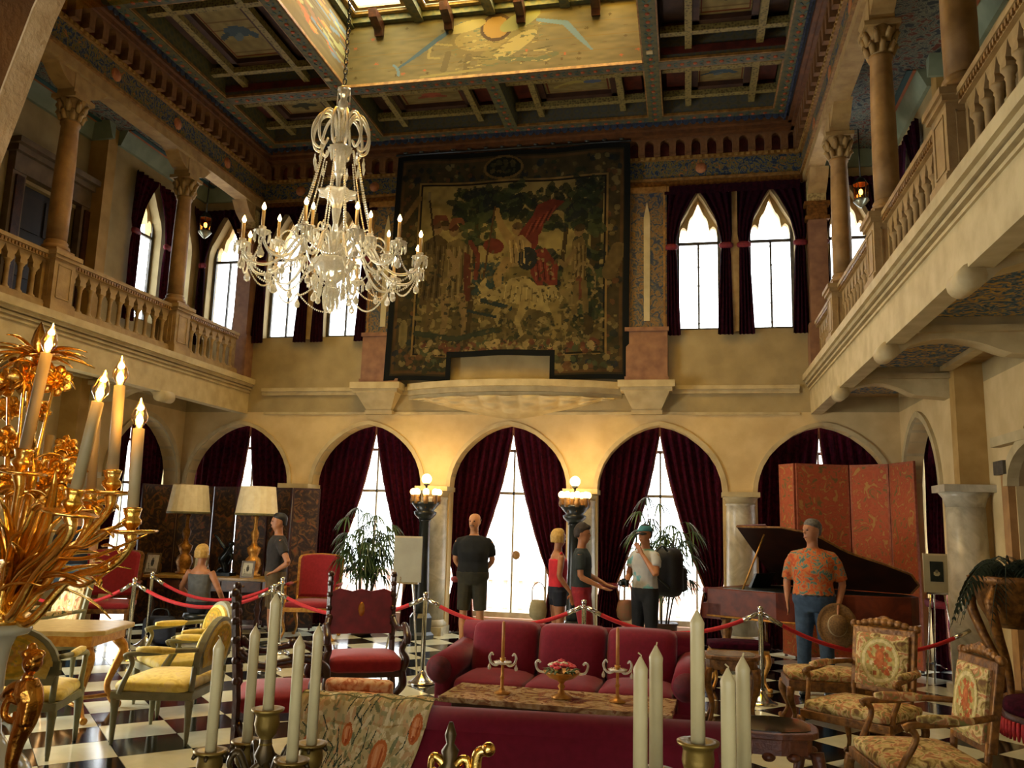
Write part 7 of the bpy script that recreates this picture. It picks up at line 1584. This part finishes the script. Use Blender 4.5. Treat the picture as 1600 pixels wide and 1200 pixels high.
MB().tube(catmull([(0, 0, .05), (.01, .03, top.z * .5), (top.x - .01, top.y, top.z - .1), tuple(top)], 6), [.012, .010, .008, .01], 8).build('main_stem', GOLD, G)
spray(top, 22, .125, .010, .9, G, .35); spray(top + Vector((0, 0, -.02)), 9, .10, .012, 1.6, G, .1)
MB().lathe([(.006, 0), (.014, .03), (.017, .05), (.012, .08), (.004, .10), (.001, .108)], top + Vector((0, 0, -.01)), 10, fl=.15, fn=5).build('bud', GOLD, G)
for (u, v_, Y, R_) in ((38, 590, 1.78, .045), (12, 600, 1.80, .045), (88, 595, 1.86, .042), (10, 690, 1.76, .045), (90, 735, 1.80, .050), (62, 640, 1.92, .035), (105, 700, 1.92, .035), (20, 750, 1.74, .045), (60, 775, 1.86, .045), (88, 780, 1.72, .040), (14, 640, 1.9, .04), (45, 720, 1.86, .04), (112, 740, 1.86, .03)):
    c = lat(u, v_, Y); MB().tube(catmull([(0, 0, .06), (c.x * .4, c.y * .4, c.z * .5), (c.x * .9, c.y * .9, c.z - .03), tuple(c)], 5), [.006, .004, .004], 6).build('flower_stem', GOLD, G); flower(c, R_, G, (rg.uniform(-.2, .9), -1, rg.uniform(-.6, .5)))
for k in range(34):                                                    # long leaves fanning out of the vase
    a = rg.uniform(-.3, PI * .75) if k % 3 else rg.uniform(0, 2 * PI); el = rg.uniform(.5, 2.2)
    leafpart('leaf', (rg.uniform(-.02, .03), rg.uniform(-.02, .02), .04), (math.cos(a), -.6 * math.sin(a) if k % 2 else .5 * math.sin(a), el), rg.uniform(.18, .34), rg.uniform(.008, .016), rg.uniform(.3, 1.8), rg.uniform(-.8, .8), G)
for (p0, p1, Y0, Y1) in (((60, 880), (230, 835), 1.70, 1.66), ((90, 865), (195, 812), 1.66, 1.62), ((70, 905), (200, 858), 1.72, 1.68), ((90, 912), (172, 892), 1.66, 1.6), ((30, 900), (130, 790), 1.64, 1.6), ((20, 850), (60, 780), 1.62, 1.6)):
    A, B = lat(*p0, Y0), lat(*p1, Y1); m = A.lerp(B, .5) - Vector((0, 0, .018)); MB().tube(catmull([(0, 0, .02), tuple(A), tuple(m), tuple(B)], 7), [.010, .009, .007, .008, .003], 8, .6).build('tendril', GOLD, G)
    leafpart('leaf', A.lerp(B, .6), (B - A) + Vector((0, 0, -.03)), .07, .010, 1.0, .5, G)
for (u, v_, Y) in ((100, 720, 1.7), (70, 730, 1.95), (20, 560, 1.9), (35, 770, 1.68), (150, 790, 1.8)):
    spray(lat(u, v_, Y), 6, .06, .012, 1.5, G, .2)
